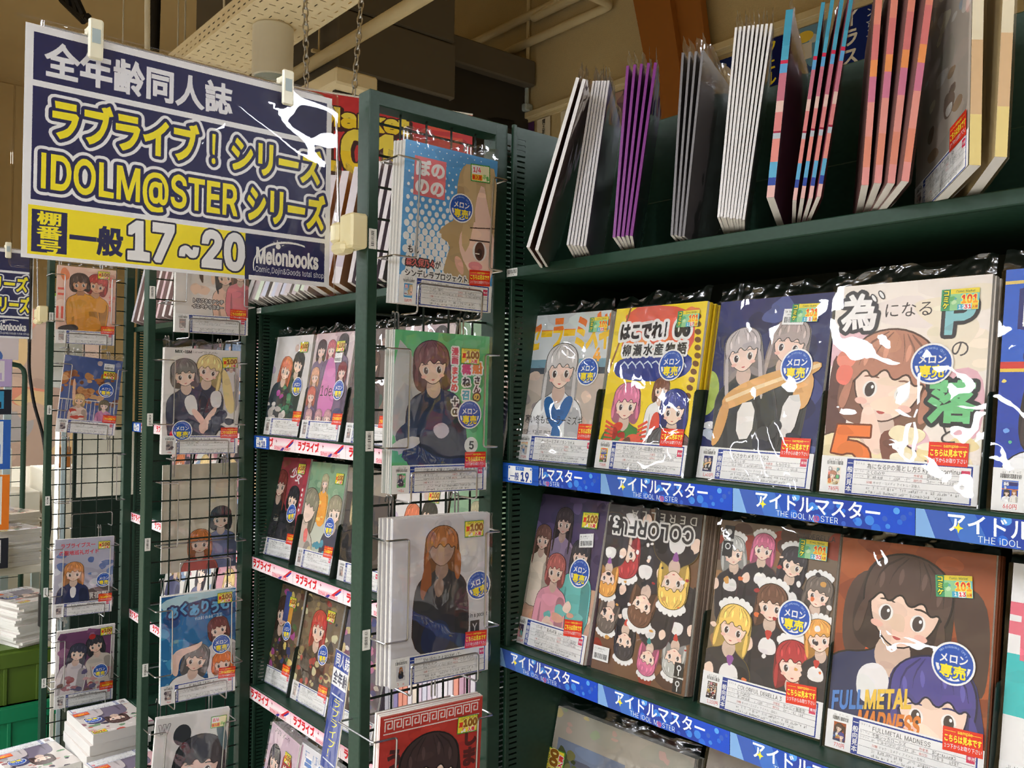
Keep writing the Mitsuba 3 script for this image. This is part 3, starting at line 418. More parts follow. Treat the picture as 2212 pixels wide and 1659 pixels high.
55,42,49,33,42,26,35,21,21,13,-3,12499,80,-1,67,78,68,79,71,80,76,73,77,69,73,68,71,71,-1,20,20,19,74,26,74,26,50,50,57,63,63,66,57,65,56,44,48,26,43,26,
23,29,20,35,18,58,19,69,21,69,14,49,12,36,12,28,13,22,16,-1,59,74,59,75,62,77,67,69,68,66,65,64,-3,12501,80,-1,16,64,16,70,68,70,73,67,69,52,66,44,62,37,
58,31,51,24,42,18,28,12,23,18,32,21,40,25,51,34,57,42,60,49,63,58,64,63,-3,12502,80,-1,71,81,75,83,79,76,81,72,77,71,74,76,-1,15,63,15,69,65,69,65,71,60,
79,63,80,65,80,66,79,70,71,70,70,69,68,71,66,69,55,66,46,61,37,58,32,51,24,46,20,35,14,27,11,24,15,22,17,31,20,38,24,44,28,52,35,55,39,59,48,62,56,63,62,
-3,12503,80,-1,15,63,15,69,65,69,65,72,66,76,68,79,71,80,76,80,78,79,80,78,82,74,82,68,79,64,74,63,71,63,69,55,65,44,61,37,56,29,50,24,41,17,27,11,24,15,
22,17,31,20,38,24,44,28,52,35,55,39,59,48,62,56,63,62,-2,69,70,71,67,75,67,78,69,79,73,76,76,72,77,69,73,-3,12505,80,-1,9,35,17,44,32,61,35,63,38,63,42,
61,56,47,79,22,74,17,73,17,51,43,40,54,37,56,35,55,32,52,14,29,-1,65,70,68,72,70,72,75,64,77,60,73,58,68,66,-1,55,66,55,67,59,68,65,59,66,56,62,54,59,59,
-3,12507,80,-1,60,44,61,45,65,47,70,40,78,26,73,23,66,34,61,42,-1,13,57,13,63,42,63,42,77,49,77,49,63,76,63,76,57,49,57,48,16,47,14,44,12,30,12,30,18,35,
18,40,18,42,19,42,57,-1,11,26,20,37,26,47,31,45,31,44,28,38,16,23,15,23,-3,12510,80,-1,12,62,12,69,74,69,78,65,72,56,65,47,55,37,48,30,48,29,60,16,60,15,
59,14,55,11,46,21,35,32,24,41,23,43,26,46,28,46,43,35,56,47,63,55,67,62,-3,12511,80,-1,25,69,27,74,29,74,50,70,64,67,69,65,66,59,61,61,50,64,-1,17,24,19,
29,21,30,52,23,66,18,64,12,63,12,59,14,48,17,29,22,-1,21,48,23,53,24,53,52,47,62,44,63,44,63,43,61,38,60,38,53,40,40,44,-3,12513,80,-1,14,16,14,17,20,20,
31,28,44,41,44,42,39,46,23,58,26,63,32,59,49,48,56,60,62,75,68,73,68,72,67,69,64,61,55,43,65,34,74,25,71,21,69,20,54,34,50,37,40,27,31,20,24,15,19,12,18,
12,-3,12514,80,-1,13,42,14,48,36,48,36,65,19,65,19,71,70,71,70,65,43,65,43,48,76,48,76,42,43,42,43,24,45,21,50,19,63,19,74,20,74,14,61,12,49,12,42,14,38,
17,37,21,36,42,-3,12515,80,-1,16,44,17,45,21,45,32,47,32,50,28,61,34,63,35,63,36,57,39,49,61,53,69,55,73,52,73,51,66,40,56,29,55,29,51,31,51,32,59,40,64,
48,41,43,41,41,43,33,50,9,44,7,43,7,42,13,34,41,31,41,18,39,-3,12518,80,-1,10,26,53,26,54,28,58,61,20,61,20,68,62,68,66,66,61,26,78,26,78,19,11,19,-3,12520,
80,-1,16,22,17,22,64,22,63,40,20,41,20,47,63,47,63,64,18,64,18,70,70,70,70,12,64,12,63,16,17,16,-3,12521,80,-1,16,49,16,55,70,56,74,53,70,41,67,35,61,27,
55,21,49,17,42,14,33,11,30,14,28,16,33,18,41,21,52,27,58,34,61,38,64,45,65,49,-1,22,74,68,74,68,68,23,68,-3,12522,80,-1,34,16,34,17,39,18,46,22,49,24,54,
30,57,36,59,46,59,75,66,75,65,42,64,34,61,28,58,24,53,19,42,12,38,11,-1,22,36,22,74,29,74,29,36,-3,12523,80,-1,46,16,46,74,53,74,53,23,54,23,58,25,65,30,
74,39,76,41,79,37,80,36,70,25,55,15,52,13,51,13,50,13,-1,10,16,18,25,21,30,23,36,26,51,25,73,32,74,32,73,31,46,30,38,28,30,23,20,15,12,-3,12524,80,-1,22,
16,22,73,29,73,29,21,42,25,53,31,64,39,73,48,76,44,76,42,67,33,51,22,37,16,29,14,27,13,26,13,-3,12525,80,-1,16,14,16,69,73,69,73,14,66,14,66,18,23,18,22,
14,-2,22,24,66,24,66,62,23,62,-3,12531,80,-1,16,19,17,19,21,20,33,24,49,32,61,42,68,51,74,59,75,59,77,54,76,51,68,39,56,28,47,23,38,18,23,13,20,13,-1,18,
68,22,72,33,64,42,56,38,52,37,52,24,63,-3,12539,80,-1,36,43,36,46,37,49,40,52,42,53,46,53,48,52,51,49,52,46,52,43,51,40,48,37,46,36,42,36,40,37,37,40,-3,
12540,80,-1,12,41,12,49,76,48,75,41,-3,19968,80,-1,8,48,81,48,81,42,8,42,-3,19977,80,-1,9,14,9,19,78,19,78,14,-1,14,73,74,73,74,68,14,68,-1,19,47,68,47,
68,42,19,42,-3,19979,80,-1,9,75,79,75,79,70,46,69,46,56,48,56,64,47,74,40,75,39,71,34,62,40,46,50,45,8,40,8,39,69,9,70,-3,20035,80,-1,7,12,15,23,19,31,
23,44,24,55,24,70,12,70,12,76,63,76,56,48,75,47,74,23,72,16,70,12,64,10,51,10,49,10,47,15,47,16,64,16,66,19,68,27,69,41,47,42,53,63,55,70,31,70,30,49,24,
28,20,19,11,8,-3,20037,80,-1,7,43,21,60,27,71,31,81,36,80,37,79,33,69,54,69,58,67,52,45,57,35,62,28,70,20,81,13,77,8,67,14,58,23,48,39,39,27,26,15,13,8,
12,8,8,12,8,13,23,21,34,32,44,45,48,55,50,62,30,62,22,49,12,39,-3,20141,80,-1,9,74,41,75,38,80,44,82,49,75,79,74,79,70,9,70,-1,10,44,78,44,78,30,73,30,
72,39,16,39,15,30,10,30,-1,20,29,20,33,68,33,68,29,49,28,48,12,47,9,41,8,30,8,28,13,42,14,42,28,-1,20,65,68,65,68,50,20,50,-2,26,54,62,54,62,60,26,60,-3,
20154,80,-1,8,13,19,21,31,35,38,54,40,66,41,81,47,81,47,66,49,56,54,43,63,28,73,18,81,13,76,9,69,13,60,21,53,30,44,51,39,38,30,23,22,15,12,8,-3,20316,80,
-1,29,49,38,62,46,80,51,79,48,68,81,68,80,62,56,62,56,51,79,50,79,45,56,45,56,33,80,32,80,27,56,27,56,8,50,8,50,62,44,62,40,54,33,46,-1,7,49,18,64,27,81,
32,79,25,63,24,8,19,8,18,52,11,44,10,44,-3,20445,80,-1,27,15,27,16,36,22,48,36,29,37,29,42,52,42,52,52,35,52,35,78,76,78,76,52,58,52,58,42,80,42,80,37,
62,36,62,35,72,24,82,16,78,11,69,19,58,32,58,8,52,8,52,32,45,24,32,12,30,11,-2,40,58,70,58,70,72,40,72,-1,6,49,17,64,26,80,31,80,29,73,24,63,23,8,18,8,
18,53,9,44,-3,20837,80,-1,8,13,19,21,24,26,30,34,36,46,40,61,28,74,31,80,35,77,45,66,66,29,75,20,81,15,78,9,67,17,59,28,45,53,38,35,29,21,23,15,13,8,-3,
20840,80,-1,10,47,7,51,17,57,30,67,37,74,44,82,48,80,48,78,56,69,66,61,82,51,78,46,69,52,68,47,47,46,47,34,68,34,68,29,47,28,47,15,78,15,78,10,10,10,10,
15,41,15,41,28,20,29,20,33,41,34,41,46,20,47,20,52,-2,32,61,22,52,68,52,56,61,44,73,-3,20870,80,-1,11,76,77,76,78,15,77,12,75,9,68,8,59,8,57,13,71,14,71,
40,18,40,17,8,11,8,-2,47,47,71,47,71,70,47,70,-2,18,47,41,47,41,70,18,70,-3,20908,80,-1,8,39,10,40,25,45,38,51,38,52,28,62,15,51,11,56,26,69,35,82,41,80,
38,74,65,74,67,72,68,71,62,63,50,51,68,43,80,40,77,35,75,35,59,40,43,47,31,41,13,35,11,35,-2,32,65,40,57,44,55,52,61,59,68,33,68,-1,22,19,24,24,26,24,55,
16,64,12,61,7,60,7,48,12,-1,32,34,34,38,36,38,59,30,61,29,61,28,59,24,58,24,-3,20998,80,-1,63,60,53,78,58,80,67,65,80,51,76,46,-1,8,49,20,62,24,68,30,79,
36,78,31,67,20,51,69,51,67,24,64,12,60,9,45,9,43,14,57,14,60,18,62,45,41,45,38,32,31,20,22,12,13,8,10,12,19,17,26,23,31,31,34,45,19,45,19,50,14,46,12,45,
-3,21315,80,-1,8,44,9,50,40,50,40,69,14,66,13,71,40,75,57,78,67,80,72,76,47,70,47,50,80,50,80,44,47,44,47,8,41,8,40,44,-3,21407,80,-1,7,12,11,22,13,33,
15,77,79,77,79,72,21,71,20,47,18,25,12,10,12,9,-1,60,27,65,29,78,15,79,13,74,11,-1,28,63,43,63,47,70,53,69,51,63,73,63,73,34,53,34,53,12,51,9,47,8,38,8,
37,9,36,13,45,13,47,14,47,34,28,34,-2,34,39,67,39,67,46,34,46,-2,34,51,67,51,67,58,34,58,-1,20,14,28,22,34,30,39,28,36,23,25,11,-3,21462,80,-1,9,18,7,24,
13,25,13,72,8,73,8,78,44,78,44,73,39,72,38,30,45,30,45,25,39,24,38,8,33,8,32,22,-2,19,26,32,28,32,38,19,38,-2,32,56,19,56,19,44,32,44,-2,32,72,19,72,19,
61,32,61,-1,44,72,76,72,78,71,74,49,66,29,72,20,81,13,77,8,71,13,62,23,56,16,47,8,46,8,43,12,53,22,59,30,54,43,48,66,45,67,-2,54,66,59,45,62,37,63,37,68,
51,72,66,-3,21484,80,-1,11,40,8,44,21,50,27,54,33,62,35,69,35,70,12,71,12,76,73,76,70,51,69,49,65,45,50,45,48,50,62,50,63,51,65,56,67,70,43,70,37,57,28,
47,12,40,-1,19,8,19,41,71,41,71,8,65,8,65,11,25,11,24,8,-2,25,36,25,17,65,17,65,35,-3,21495,80,-1,9,44,9,49,78,49,78,44,32,44,30,35,69,35,67,22,63,11,59,
8,55,8,42,8,40,13,57,14,60,19,62,29,21,30,25,44,-1,19,57,19,78,69,78,69,57,-2,63,62,63,73,25,73,25,62,-3,21516,80,-1,11,77,77,77,77,12,75,9,69,8,61,8,59,
13,68,13,71,14,71,71,17,72,17,8,11,8,-1,24,63,64,63,64,58,24,58,-1,28,49,60,49,60,24,34,24,33,18,28,18,-2,34,44,34,29,54,29,54,44,-3,21517,80,-1,8,36,9,
36,24,41,37,47,26,56,29,59,31,59,43,50,52,56,62,67,62,68,33,68,25,61,14,55,10,59,15,62,25,69,33,77,36,81,43,80,39,75,39,74,68,73,71,71,67,64,58,54,41,42,
72,41,72,8,66,8,66,12,30,12,30,8,25,8,24,34,11,31,-2,30,36,30,18,66,18,66,36,-3,21521,80,-1,12,67,34,68,39,82,46,80,41,68,76,67,76,13,75,10,73,9,68,8,58,
8,56,13,70,14,70,61,18,62,18,8,12,8,-1,28,51,59,51,59,25,34,24,34,19,29,19,-2,34,30,54,30,54,45,34,45,-3,22243,80,-1,10,77,77,78,77,8,72,8,71,11,17,11,
16,8,11,8,-2,16,17,71,17,71,72,17,72,-1,21,54,21,59,51,59,52,69,57,69,57,59,68,59,68,54,57,53,57,24,55,22,51,21,42,21,40,25,51,26,51,53,-1,33,38,27,47,
31,49,37,42,41,35,36,33,-3,22320,80,-1,30,47,31,49,38,52,39,74,44,74,44,55,47,56,55,59,55,81,60,81,61,62,68,65,74,68,77,66,76,33,75,31,71,29,65,29,64,33,
64,34,70,34,71,35,71,59,61,55,60,26,55,26,55,52,44,48,44,18,47,15,72,15,74,17,76,26,81,24,80,18,78,13,73,10,46,10,41,12,39,16,38,45,32,43,-1,9,21,7,26,
18,31,17,56,8,57,8,62,17,62,18,80,23,80,24,62,32,62,32,57,24,56,24,34,32,37,33,32,10,21,-3,22411,80,-1,8,16,41,16,41,26,16,26,16,31,41,32,42,40,47,40,48,
32,72,31,72,26,48,26,48,16,80,16,80,11,8,11,-1,59,43,69,44,70,81,75,81,75,41,71,39,61,38,-1,55,77,60,77,60,50,55,50,-1,9,41,15,47,19,55,19,56,10,57,10,
62,19,62,19,73,12,73,12,78,48,78,48,73,41,73,41,62,49,62,50,57,41,56,40,39,35,39,35,56,25,56,22,48,18,42,13,37,-2,35,73,25,73,25,62,35,62,-3,22770,80,-1,
50,14,50,38,56,38,56,16,57,15,72,15,73,17,74,25,79,22,78,14,76,10,73,9,56,9,53,10,-1,9,73,40,74,41,81,47,81,47,74,79,73,79,68,47,68,47,60,71,60,72,55,17,
55,17,60,40,60,40,68,9,68,-1,12,48,77,48,77,33,71,33,71,42,17,42,17,33,12,33,-1,8,12,22,18,28,26,30,38,36,38,33,23,31,19,26,14,12,8,11,8,-3,22799,80,-1,
7,12,24,15,37,18,27,27,12,21,11,21,8,24,20,30,31,37,18,38,18,68,39,68,40,72,40,73,10,73,10,78,78,78,78,73,47,73,45,69,70,68,70,38,39,38,36,34,66,33,68,
32,66,30,59,23,52,18,66,15,81,13,78,8,60,10,45,15,27,10,10,8,9,8,-2,24,42,64,42,64,47,24,47,-2,24,60,64,60,64,64,24,64,-2,64,51,64,55,24,55,24,51,-2,33,
29,39,24,46,21,55,27,58,29,-3,22899,80,-1,11,8,8,14,28,19,40,26,35,29,19,36,27,56,9,56,9,62,31,63,38,82,44,81,38,63,79,62,79,56,64,56,59,40,52,28,77,13,
73,8,48,22,33,14,16,9,-2,28,38,46,31,54,44,57,56,35,56,-3,23478,80,-1,9,16,33,26,45,34,43,39,42,39,26,31,15,26,13,27,11,30,11,31,27,36,40,44,38,48,36,48,
25,43,14,40,11,44,25,49,37,55,21,56,21,61,67,61,67,56,47,55,42,51,50,39,67,52,72,49,70,47,60,40,60,39,67,26,75,19,81,16,77,11,71,15,64,21,55,36,52,34,52,
21,51,16,49,12,44,8,33,8,31,13,41,13,43,14,46,21,46,28,34,21,13,12,12,12,-1,10,74,40,75,38,80,43,82,44,82,48,75,78,74,78,58,72,58,71,69,17,69,16,58,11,
58,-3,23487,80,-1,32,55,32,60,78,60,78,55,58,55,55,48,74,47,74,8,69,8,68,12,41,12,40,8,35,8,35,47,49,47,51,55,-2,40,18,68,18,68,27,41,27,-2,40,33,68,33,
68,42,41,42,-1,10,74,41,74,39,80,44,82,49,74,77,74,77,62,72,62,71,69,17,69,16,61,11,61,-1,7,39,18,51,25,64,31,63,24,50,24,8,19,8,18,41,11,34,-3,23506,80,
-1,7,23,20,30,28,37,9,37,9,42,29,42,29,48,18,48,18,52,29,53,29,58,17,59,16,61,10,61,10,75,41,76,39,80,44,82,45,82,49,76,78,75,78,61,72,61,72,70,16,70,16,
63,29,63,30,68,35,68,36,63,52,63,53,68,58,68,59,63,71,63,71,59,59,58,59,53,69,52,70,48,59,48,59,42,79,42,79,37,60,37,71,28,81,24,77,19,70,22,64,26,53,37,
35,37,30,31,24,26,11,18,-2,36,48,36,42,52,42,52,48,-2,36,58,36,53,52,53,52,58,-1,25,17,27,21,28,21,51,16,64,12,61,7,44,13,-1,35,30,37,33,38,33,53,28,55,
27,55,26,53,23,52,23,46,26,-3,23554,80,-1,8,27,8,31,56,32,56,38,16,38,16,64,41,65,41,70,10,70,10,75,41,75,41,82,46,81,47,75,78,75,78,70,47,70,47,65,72,
64,72,38,62,38,62,32,80,31,80,27,62,26,62,14,60,9,45,7,43,12,55,13,56,26,-2,46,54,66,54,66,60,47,60,-2,47,49,47,43,66,43,66,49,-2,22,54,41,54,41,60,22,
60,-2,22,49,22,43,41,43,40,49,-1,21,22,25,25,37,15,33,11,27,17,-3,23569,80,-1,70,51,61,67,65,69,66,67,80,45,79,44,76,42,75,42,-1,9,9,7,14,23,16,39,21,55,
29,61,35,65,40,70,38,67,33,60,26,50,19,41,15,25,11,11,8,-1,40,32,40,81,46,81,46,33,-1,9,44,14,52,22,68,27,67,27,66,21,52,14,41,-3,24033,80,-1,7,14,7,15,
14,22,18,24,17,46,8,47,8,52,23,52,24,24,33,18,43,16,81,17,79,11,72,10,50,10,38,11,29,14,21,19,18,18,16,16,11,9,-1,59,52,71,79,77,78,73,68,65,52,75,35,79,
24,74,22,64,42,-1,43,52,55,80,60,78,58,73,49,52,60,31,63,25,62,24,57,22,52,35,-1,28,52,38,79,44,78,34,52,41,38,46,24,41,22,34,38,-1,9,77,10,78,14,80,22,
72,26,66,21,63,16,70,-3,24178,80,-1,9,43,9,48,40,48,40,49,40,69,13,70,13,75,76,75,76,70,47,69,48,49,80,48,80,43,47,42,47,8,41,8,40,42,-3,24180,80,-1,8,
26,8,32,21,32,21,53,45,54,45,66,26,66,13,50,8,54,20,68,26,82,32,80,29,72,76,72,76,66,51,66,51,54,74,53,74,48,52,48,51,32,80,32,80,26,51,26,51,8,45,8,45,
26,-2,27,32,45,32,45,48,27,48,-3,24185,80,-1,8,22,8,27,22,28,22,33,11,34,11,61,22,61,22,67,8,67,8,72,22,73,23,81,28,81,28,73,42,72,42,67,28,67,28,61,40,
61,41,58,52,68,60,83,65,81,63,76,64,75,70,66,81,57,81,56,78,52,67,62,60,70,54,62,45,53,43,52,40,54,40,34,28,33,28,28,43,27,43,22,28,22,28,8,23,8,22,22,
-2,16,39,34,39,34,45,17,45,-2,17,56,17,50,34,50,34,56,-1,43,29,43,34,58,34,58,47,47,47,47,52,75,52,75,47,64,47,64,34,78,34,78,29,64,28,64,8,58,8,58,28,
-3,24375,80,-1,36,10,35,15,54,17,54,28,38,29,38,50,54,50,54,58,60,57,60,50,76,50,76,29,60,28,60,17,70,18,67,25,71,27,77,18,81,10,76,7,74,12,-2,60,34,71,
34,71,45,60,45,-2,43,34,44,34,54,34,54,45,43,45,-1,38,57,37,62,40,64,45,71,51,81,52,81,57,79,46,63,67,65,67,66,62,71,64,73,67,74,76,63,79,57,75,55,72,60,
70,60,-1,8,36,11,58,28,59,27,71,9,72,9,77,33,77,33,53,16,53,14,42,34,41,32,17,31,13,28,10,23,8,17,8,15,9,14,13,14,14,23,14,25,15,26,20,28,35,-3,26032,80,
-1,41,12,45,21,48,34,48,73,73,80,78,76,54,70,54,55,80,54,80,49,72,49,72,8,66,8,66,49,54,49,53,30,50,17,46,9,45,9,-1,8,50,8,54,17,55,14,66,18,68,9,68,9,
73,24,73,21,80,26,82,31,73,44,73,44,68,35,68,40,66,36,55,45,54,45,50,30,49,30,42,44,41,44,36,30,36,30,13,28,11,24,9,19,9,17,14,24,15,24,36,8,36,8,41,24,
42,24,49,-2,19,55,30,55,34,68,19,68,22,56,-1,39,18,33,31,36,33,38,32,43,21,42,20,-1,8,19,12,26,15,32,19,32,18,27,12,17,11,17,-3,26041,80,-1,8,12,9,13,14,
16,24,27,28,37,31,54,31,61,10,62,10,67,44,68,40,80,45,82,50,71,50,70,47,68,79,67,79,62,38,62,38,60,37,49,71,49,68,22,66,14,63,10,60,9,44,9,42,14,58,14,
60,16,63,26,64,43,36,43,31,28,23,16,12,8,-3,26085,80,-1,18,76,70,76,70,9,65,9,64,14,24,13,24,9,18,9,-2,24,48,64,48,64,70,24,70,-2,24,42,24,20,64,20,64,
42,-3,26368,80,-1,46,8,44,12,54,17,57,20,52,27,48,35,45,36,45,40,75,40,77,39,74,30,66,19,73,15,81,12,78,8,73,9,62,16,54,11,47,8,-2,53,35,57,28,62,23,66,
28,70,35,-1,8,17,16,19,15,45,8,46,8,50,80,50,80,46,42,45,42,22,46,21,46,17,42,16,41,8,36,8,35,15,9,12,-2,21,19,35,21,35,25,21,25,-2,21,30,35,30,35,35,21,
35,-2,21,40,35,40,35,45,21,45,-1,18,79,70,79,70,55,18,55,-2,24,69,64,69,64,75,24,75,-2,24,65,24,59,64,59,64,65,-3,26388,80,-1,38,10,45,22,49,34,50,44,50,
77,77,77,76,11,72,8,62,8,60,13,70,14,71,15,71,35,55,35,51,21,46,12,43,8,-2,56,41,71,41,71,53,56,53,-2,56,59,71,59,71,71,56,71,-1,8,61,8,66,20,67,17,72,
12,79,16,81,17,80,24,70,21,67,30,67,36,80,42,79,36,67,45,66,45,61,30,61,29,38,38,38,38,53,43,53,43,30,38,30,38,32,29,32,27,25,23,18,19,12,14,8,10,11,15,
16,19,21,22,32,10,33,10,54,15,54,16,38,23,38,24,61,-3,26412,80,-1,7,25,14,31,21,38,33,57,33,58,9,59,9,64,41,65,41,82,47,81,47,65,79,64,79,59,55,58,59,49,
66,39,75,30,81,26,76,21,66,29,66,23,47,22,47,8,41,8,41,22,22,23,22,28,41,29,41,58,40,58,32,44,24,32,12,21,-2,57,41,48,58,47,58,47,29,66,29,-3,26611,80,
-1,59,8,59,74,78,74,78,27,77,24,75,23,67,22,65,27,72,28,72,69,64,69,64,8,-1,31,28,34,33,34,72,51,81,55,78,39,69,39,32,47,34,48,68,52,68,52,37,51,30,46,
18,36,8,33,12,40,18,44,25,45,28,34,24,33,25,-1,7,27,14,45,17,58,17,59,9,59,9,64,17,65,18,81,22,81,23,65,30,64,30,59,23,59,23,56,32,42,28,38,23,47,22,8,
18,8,17,40,10,23,-3,26842,80,-1,25,11,30,22,32,35,33,77,52,77,52,12,55,19,57,31,58,77,78,77,77,10,73,8,66,8,65,12,72,13,73,14,73,35,63,35,61,20,56,8,52,
11,49,8,41,8,40,12,47,13,47,35,37,35,34,19,30,10,29,8,-2,63,41,73,41,73,54,63,54,-2,63,60,73,60,73,72,63,72,-2,38,54,38,41,47,41,47,54,-2,38,60,47,60,47,
72,38,72,-1,7,30,12,41,16,57,16,60,8,61,8,66,17,66,17,81,22,81,23,66,30,66,30,61,23,60,23,57,30,43,27,39,23,47,22,8,17,8,17,42,9,24,-3,26862,80,-1,38,15,
47,23,53,33,44,34,44,39,57,39,58,49,63,49,63,39,80,39,80,34,67,33,73,24,82,16,78,12,76,13,71,18,63,30,63,8,58,8,57,29,50,19,42,12,41,11,-1,10,51,23,58,
34,66,13,67,13,72,40,73,41,82,46,81,47,73,76,72,75,67,53,67,57,63,65,58,79,52,75,48,68,50,60,55,47,65,46,46,41,46,40,65,29,55,17,48,13,47,-1,7,17,14,25,
20,33,9,34,8,39,22,39,23,49,28,49,29,39,40,39,40,34,29,33,29,32,38,25,40,23,37,19,29,25,28,8,23,8,22,27,16,19,9,12,-3,27010,80,-1,46,10,57,26,63,43,57,
44,54,43,52,47,54,51,57,67,61,67,59,49,64,49,65,54,66,71,54,72,54,77,79,77,78,72,71,71,70,49,80,49,80,44,69,44,68,40,70,39,70,14,75,14,76,15,77,24,80,23,
79,11,76,9,69,9,66,10,65,31,59,19,52,9,50,8,-1,28,19,31,24,31,77,50,77,50,43,36,43,36,25,37,25,45,30,42,37,46,38,53,23,49,21,47,24,46,25,31,15,-2,36,48,
46,48,46,58,36,58,-2,36,63,46,63,46,71,36,71,-1,7,28,12,42,16,58,16,59,8,59,8,64,16,65,17,81,22,81,22,65,29,64,29,59,22,59,22,56,30,43,27,38,23,46,22,46,
22,8,17,8,16,38,10,23,9,23,-3,27700,80,-1,29,14,41,15,41,81,47,81,48,61,54,50,55,50,63,58,69,66,74,63,72,60,57,44,71,29,82,21,77,16,69,22,58,33,48,48,48,
14,46,11,42,8,32,8,-1,8,20,21,34,25,43,29,53,29,55,10,55,10,61,34,61,36,60,32,43,24,28,12,16,-3,28459,80,-1,26,12,27,13,35,14,47,18,35,29,30,30,30,34,73,
34,75,33,74,30,67,22,61,18,73,14,80,13,77,8,66,10,55,14,43,11,30,8,28,8,-2,43,29,48,24,54,21,61,25,66,29,-1,32,54,78,54,78,39,32,39,-2,64,43,72,43,72,50,
64,50,-2,50,43,59,43,59,50,50,50,-2,36,43,45,43,45,50,37,50,-1,36,79,74,79,74,58,36,58,-2,41,62,68,62,68,66,41,66,-2,41,71,68,71,68,75,41,75,-1,12,76,15,
80,27,73,29,70,26,66,-1,9,13,21,34,23,37,27,34,16,13,14,10,-1,8,54,11,57,12,57,20,52,25,48,21,44,-3,28716,80,-1,52,73,52,78,81,78,80,73,69,72,68,67,68,
65,78,65,78,25,55,25,55,65,62,65,63,72,-2,60,30,73,30,73,36,60,36,-2,60,41,73,41,73,48,60,48,-2,60,53,73,53,73,60,60,60,-1,68,21,72,23,80,13,81,10,77,8,
-1,47,11,55,18,59,23,64,20,61,16,52,8,-1,10,76,14,80,23,74,26,72,36,72,36,81,41,81,42,72,53,71,53,66,42,66,42,59,52,59,52,38,42,37,42,34,52,25,50,20,49,
20,42,27,42,8,37,8,36,30,29,18,25,13,22,18,22,19,29,27,34,36,34,37,27,38,27,59,36,59,36,66,26,66,25,70,22,68,16,72,-2,41,43,47,43,47,54,41,54,-2,31,43,
37,43,37,54,31,54,-1,9,12,18,35,20,37,24,34,15,12,14,8,-1,7,55,10,59,11,59,21,53,23,51,19,47,17,49,-3,28858,80,-1,10,24,7,29,15,35,22,41,28,48,36,61,36,
62,11,62,11,67,28,68,25,73,21,79,25,81,26,81,28,78,33,71,33,70,30,68,39,68,44,80,46,82,50,80,47,68,67,67,64,54,73,53,70,39,79,38,76,16,74,11,70,8,58,8,
56,13,67,13,68,14,71,24,72,33,22,33,-2,28,39,64,39,66,48,35,48,-2,39,54,58,54,60,62,44,62,-1,55,29,59,30,64,22,65,20,61,18,-1,48,14,44,28,48,28,51,20,52,
15,-1,34,11,32,27,36,27,38,12,-1,12,11,16,17,21,28,25,27,26,26,23,19,18,10,16,8,-3,29289,80,-1,33,50,42,66,47,81,52,80,49,68,80,68,77,24,75,15,72,10,69,
9,59,9,57,14,66,14,69,18,72,35,74,62,70,62,66,46,57,24,51,16,44,9,40,12,40,13,46,19,54,30,60,44,65,62,59,62,50,41,44,32,39,26,34,29,38,33,45,43,51,56,53,
62,47,62,37,47,-1,7,50,9,60,12,77,17,76,16,65,22,65,22,81,27,81,28,65,36,65,35,59,28,59,28,43,36,45,38,41,37,40,28,37,27,8,22,8,22,35,9,31,7,35,8,37,22,
41,22,59,14,58,11,48,-3,29579,80,-1,8,11,8,17,41,17,41,42,16,42,16,48,41,48,41,70,13,70,12,76,76,76,75,70,47,70,47,48,73,48,73,42,47,42,47,17,80,17,80,
11,-3,29987,80,-1,21,9,21,14,46,14,46,15,46,24,28,24,28,29,46,29,46,37,31,37,26,30,21,33,27,41,31,49,36,48,35,43,46,43,47,49,52,50,52,43,73,42,73,38,52,
37,52,29,71,29,72,24,52,24,52,15,53,14,78,14,78,9,-1,7,11,10,18,13,28,14,57,32,57,27,66,27,67,29,68,13,69,13,73,42,74,39,79,43,82,45,79,49,74,76,73,76,
69,59,68,65,66,60,57,78,57,78,52,20,51,19,34,17,20,11,7,-2,32,68,37,59,36,57,53,57,59,68,-3,30011,80,-1,11,56,17,56,18,17,71,17,71,57,76,57,77,8,71,8,71,
11,11,12,-1,12,76,77,76,77,71,12,71,-1,24,61,63,61,63,26,25,26,-2,47,41,47,31,58,31,58,41,-2,47,56,47,46,58,46,58,56,-2,41,41,30,41,30,31,41,31,-2,41,56,
30,56,30,46,41,46,-3,30058,80,-1,11,34,7,38,23,46,34,53,9,54,9,59,26,59,21,69,22,70,15,71,14,75,50,78,67,80,71,77,71,76,46,72,47,59,55,59,62,72,68,70,62,
59,79,59,79,54,54,54,56,52,66,45,81,39,77,34,70,36,70,8,64,8,64,10,25,10,25,8,19,8,19,37,-2,41,52,23,38,66,39,55,46,47,52,46,40,41,40,-2,46,15,64,15,64,
22,47,22,-2,46,27,47,26,64,27,64,33,47,33,-2,25,15,41,15,41,22,25,22,-2,25,27,40,27,41,33,25,33,-2,26,71,32,61,31,59,41,59,41,71,-3,30330,80,-1,7,48,15,
52,22,58,18,63,13,67,14,68,17,70,27,63,33,72,14,73,14,78,39,78,42,76,35,64,26,53,62,53,52,66,47,76,46,80,50,81,56,72,66,80,69,77,59,68,59,66,63,61,75,71,
78,69,79,68,67,57,81,48,78,44,73,46,67,50,66,47,57,47,57,35,76,35,76,30,57,29,57,16,58,14,70,14,72,16,73,23,78,21,75,10,72,8,54,9,52,11,51,14,50,29,36,
30,32,19,23,11,14,7,11,12,23,18,27,23,30,29,12,30,12,35,30,35,30,47,23,47,21,50,13,45,10,44,-2,36,35,50,35,50,47,37,47,-3,31036,80,-1,48,80,54,81,55,16,
57,15,73,16,74,19,75,30,80,27,80,22,79,15,75,10,56,10,52,11,50,13,48,18,-1,10,31,7,36,14,41,23,49,31,61,31,62,10,62,10,67,26,68,24,72,19,79,23,81,31,71,
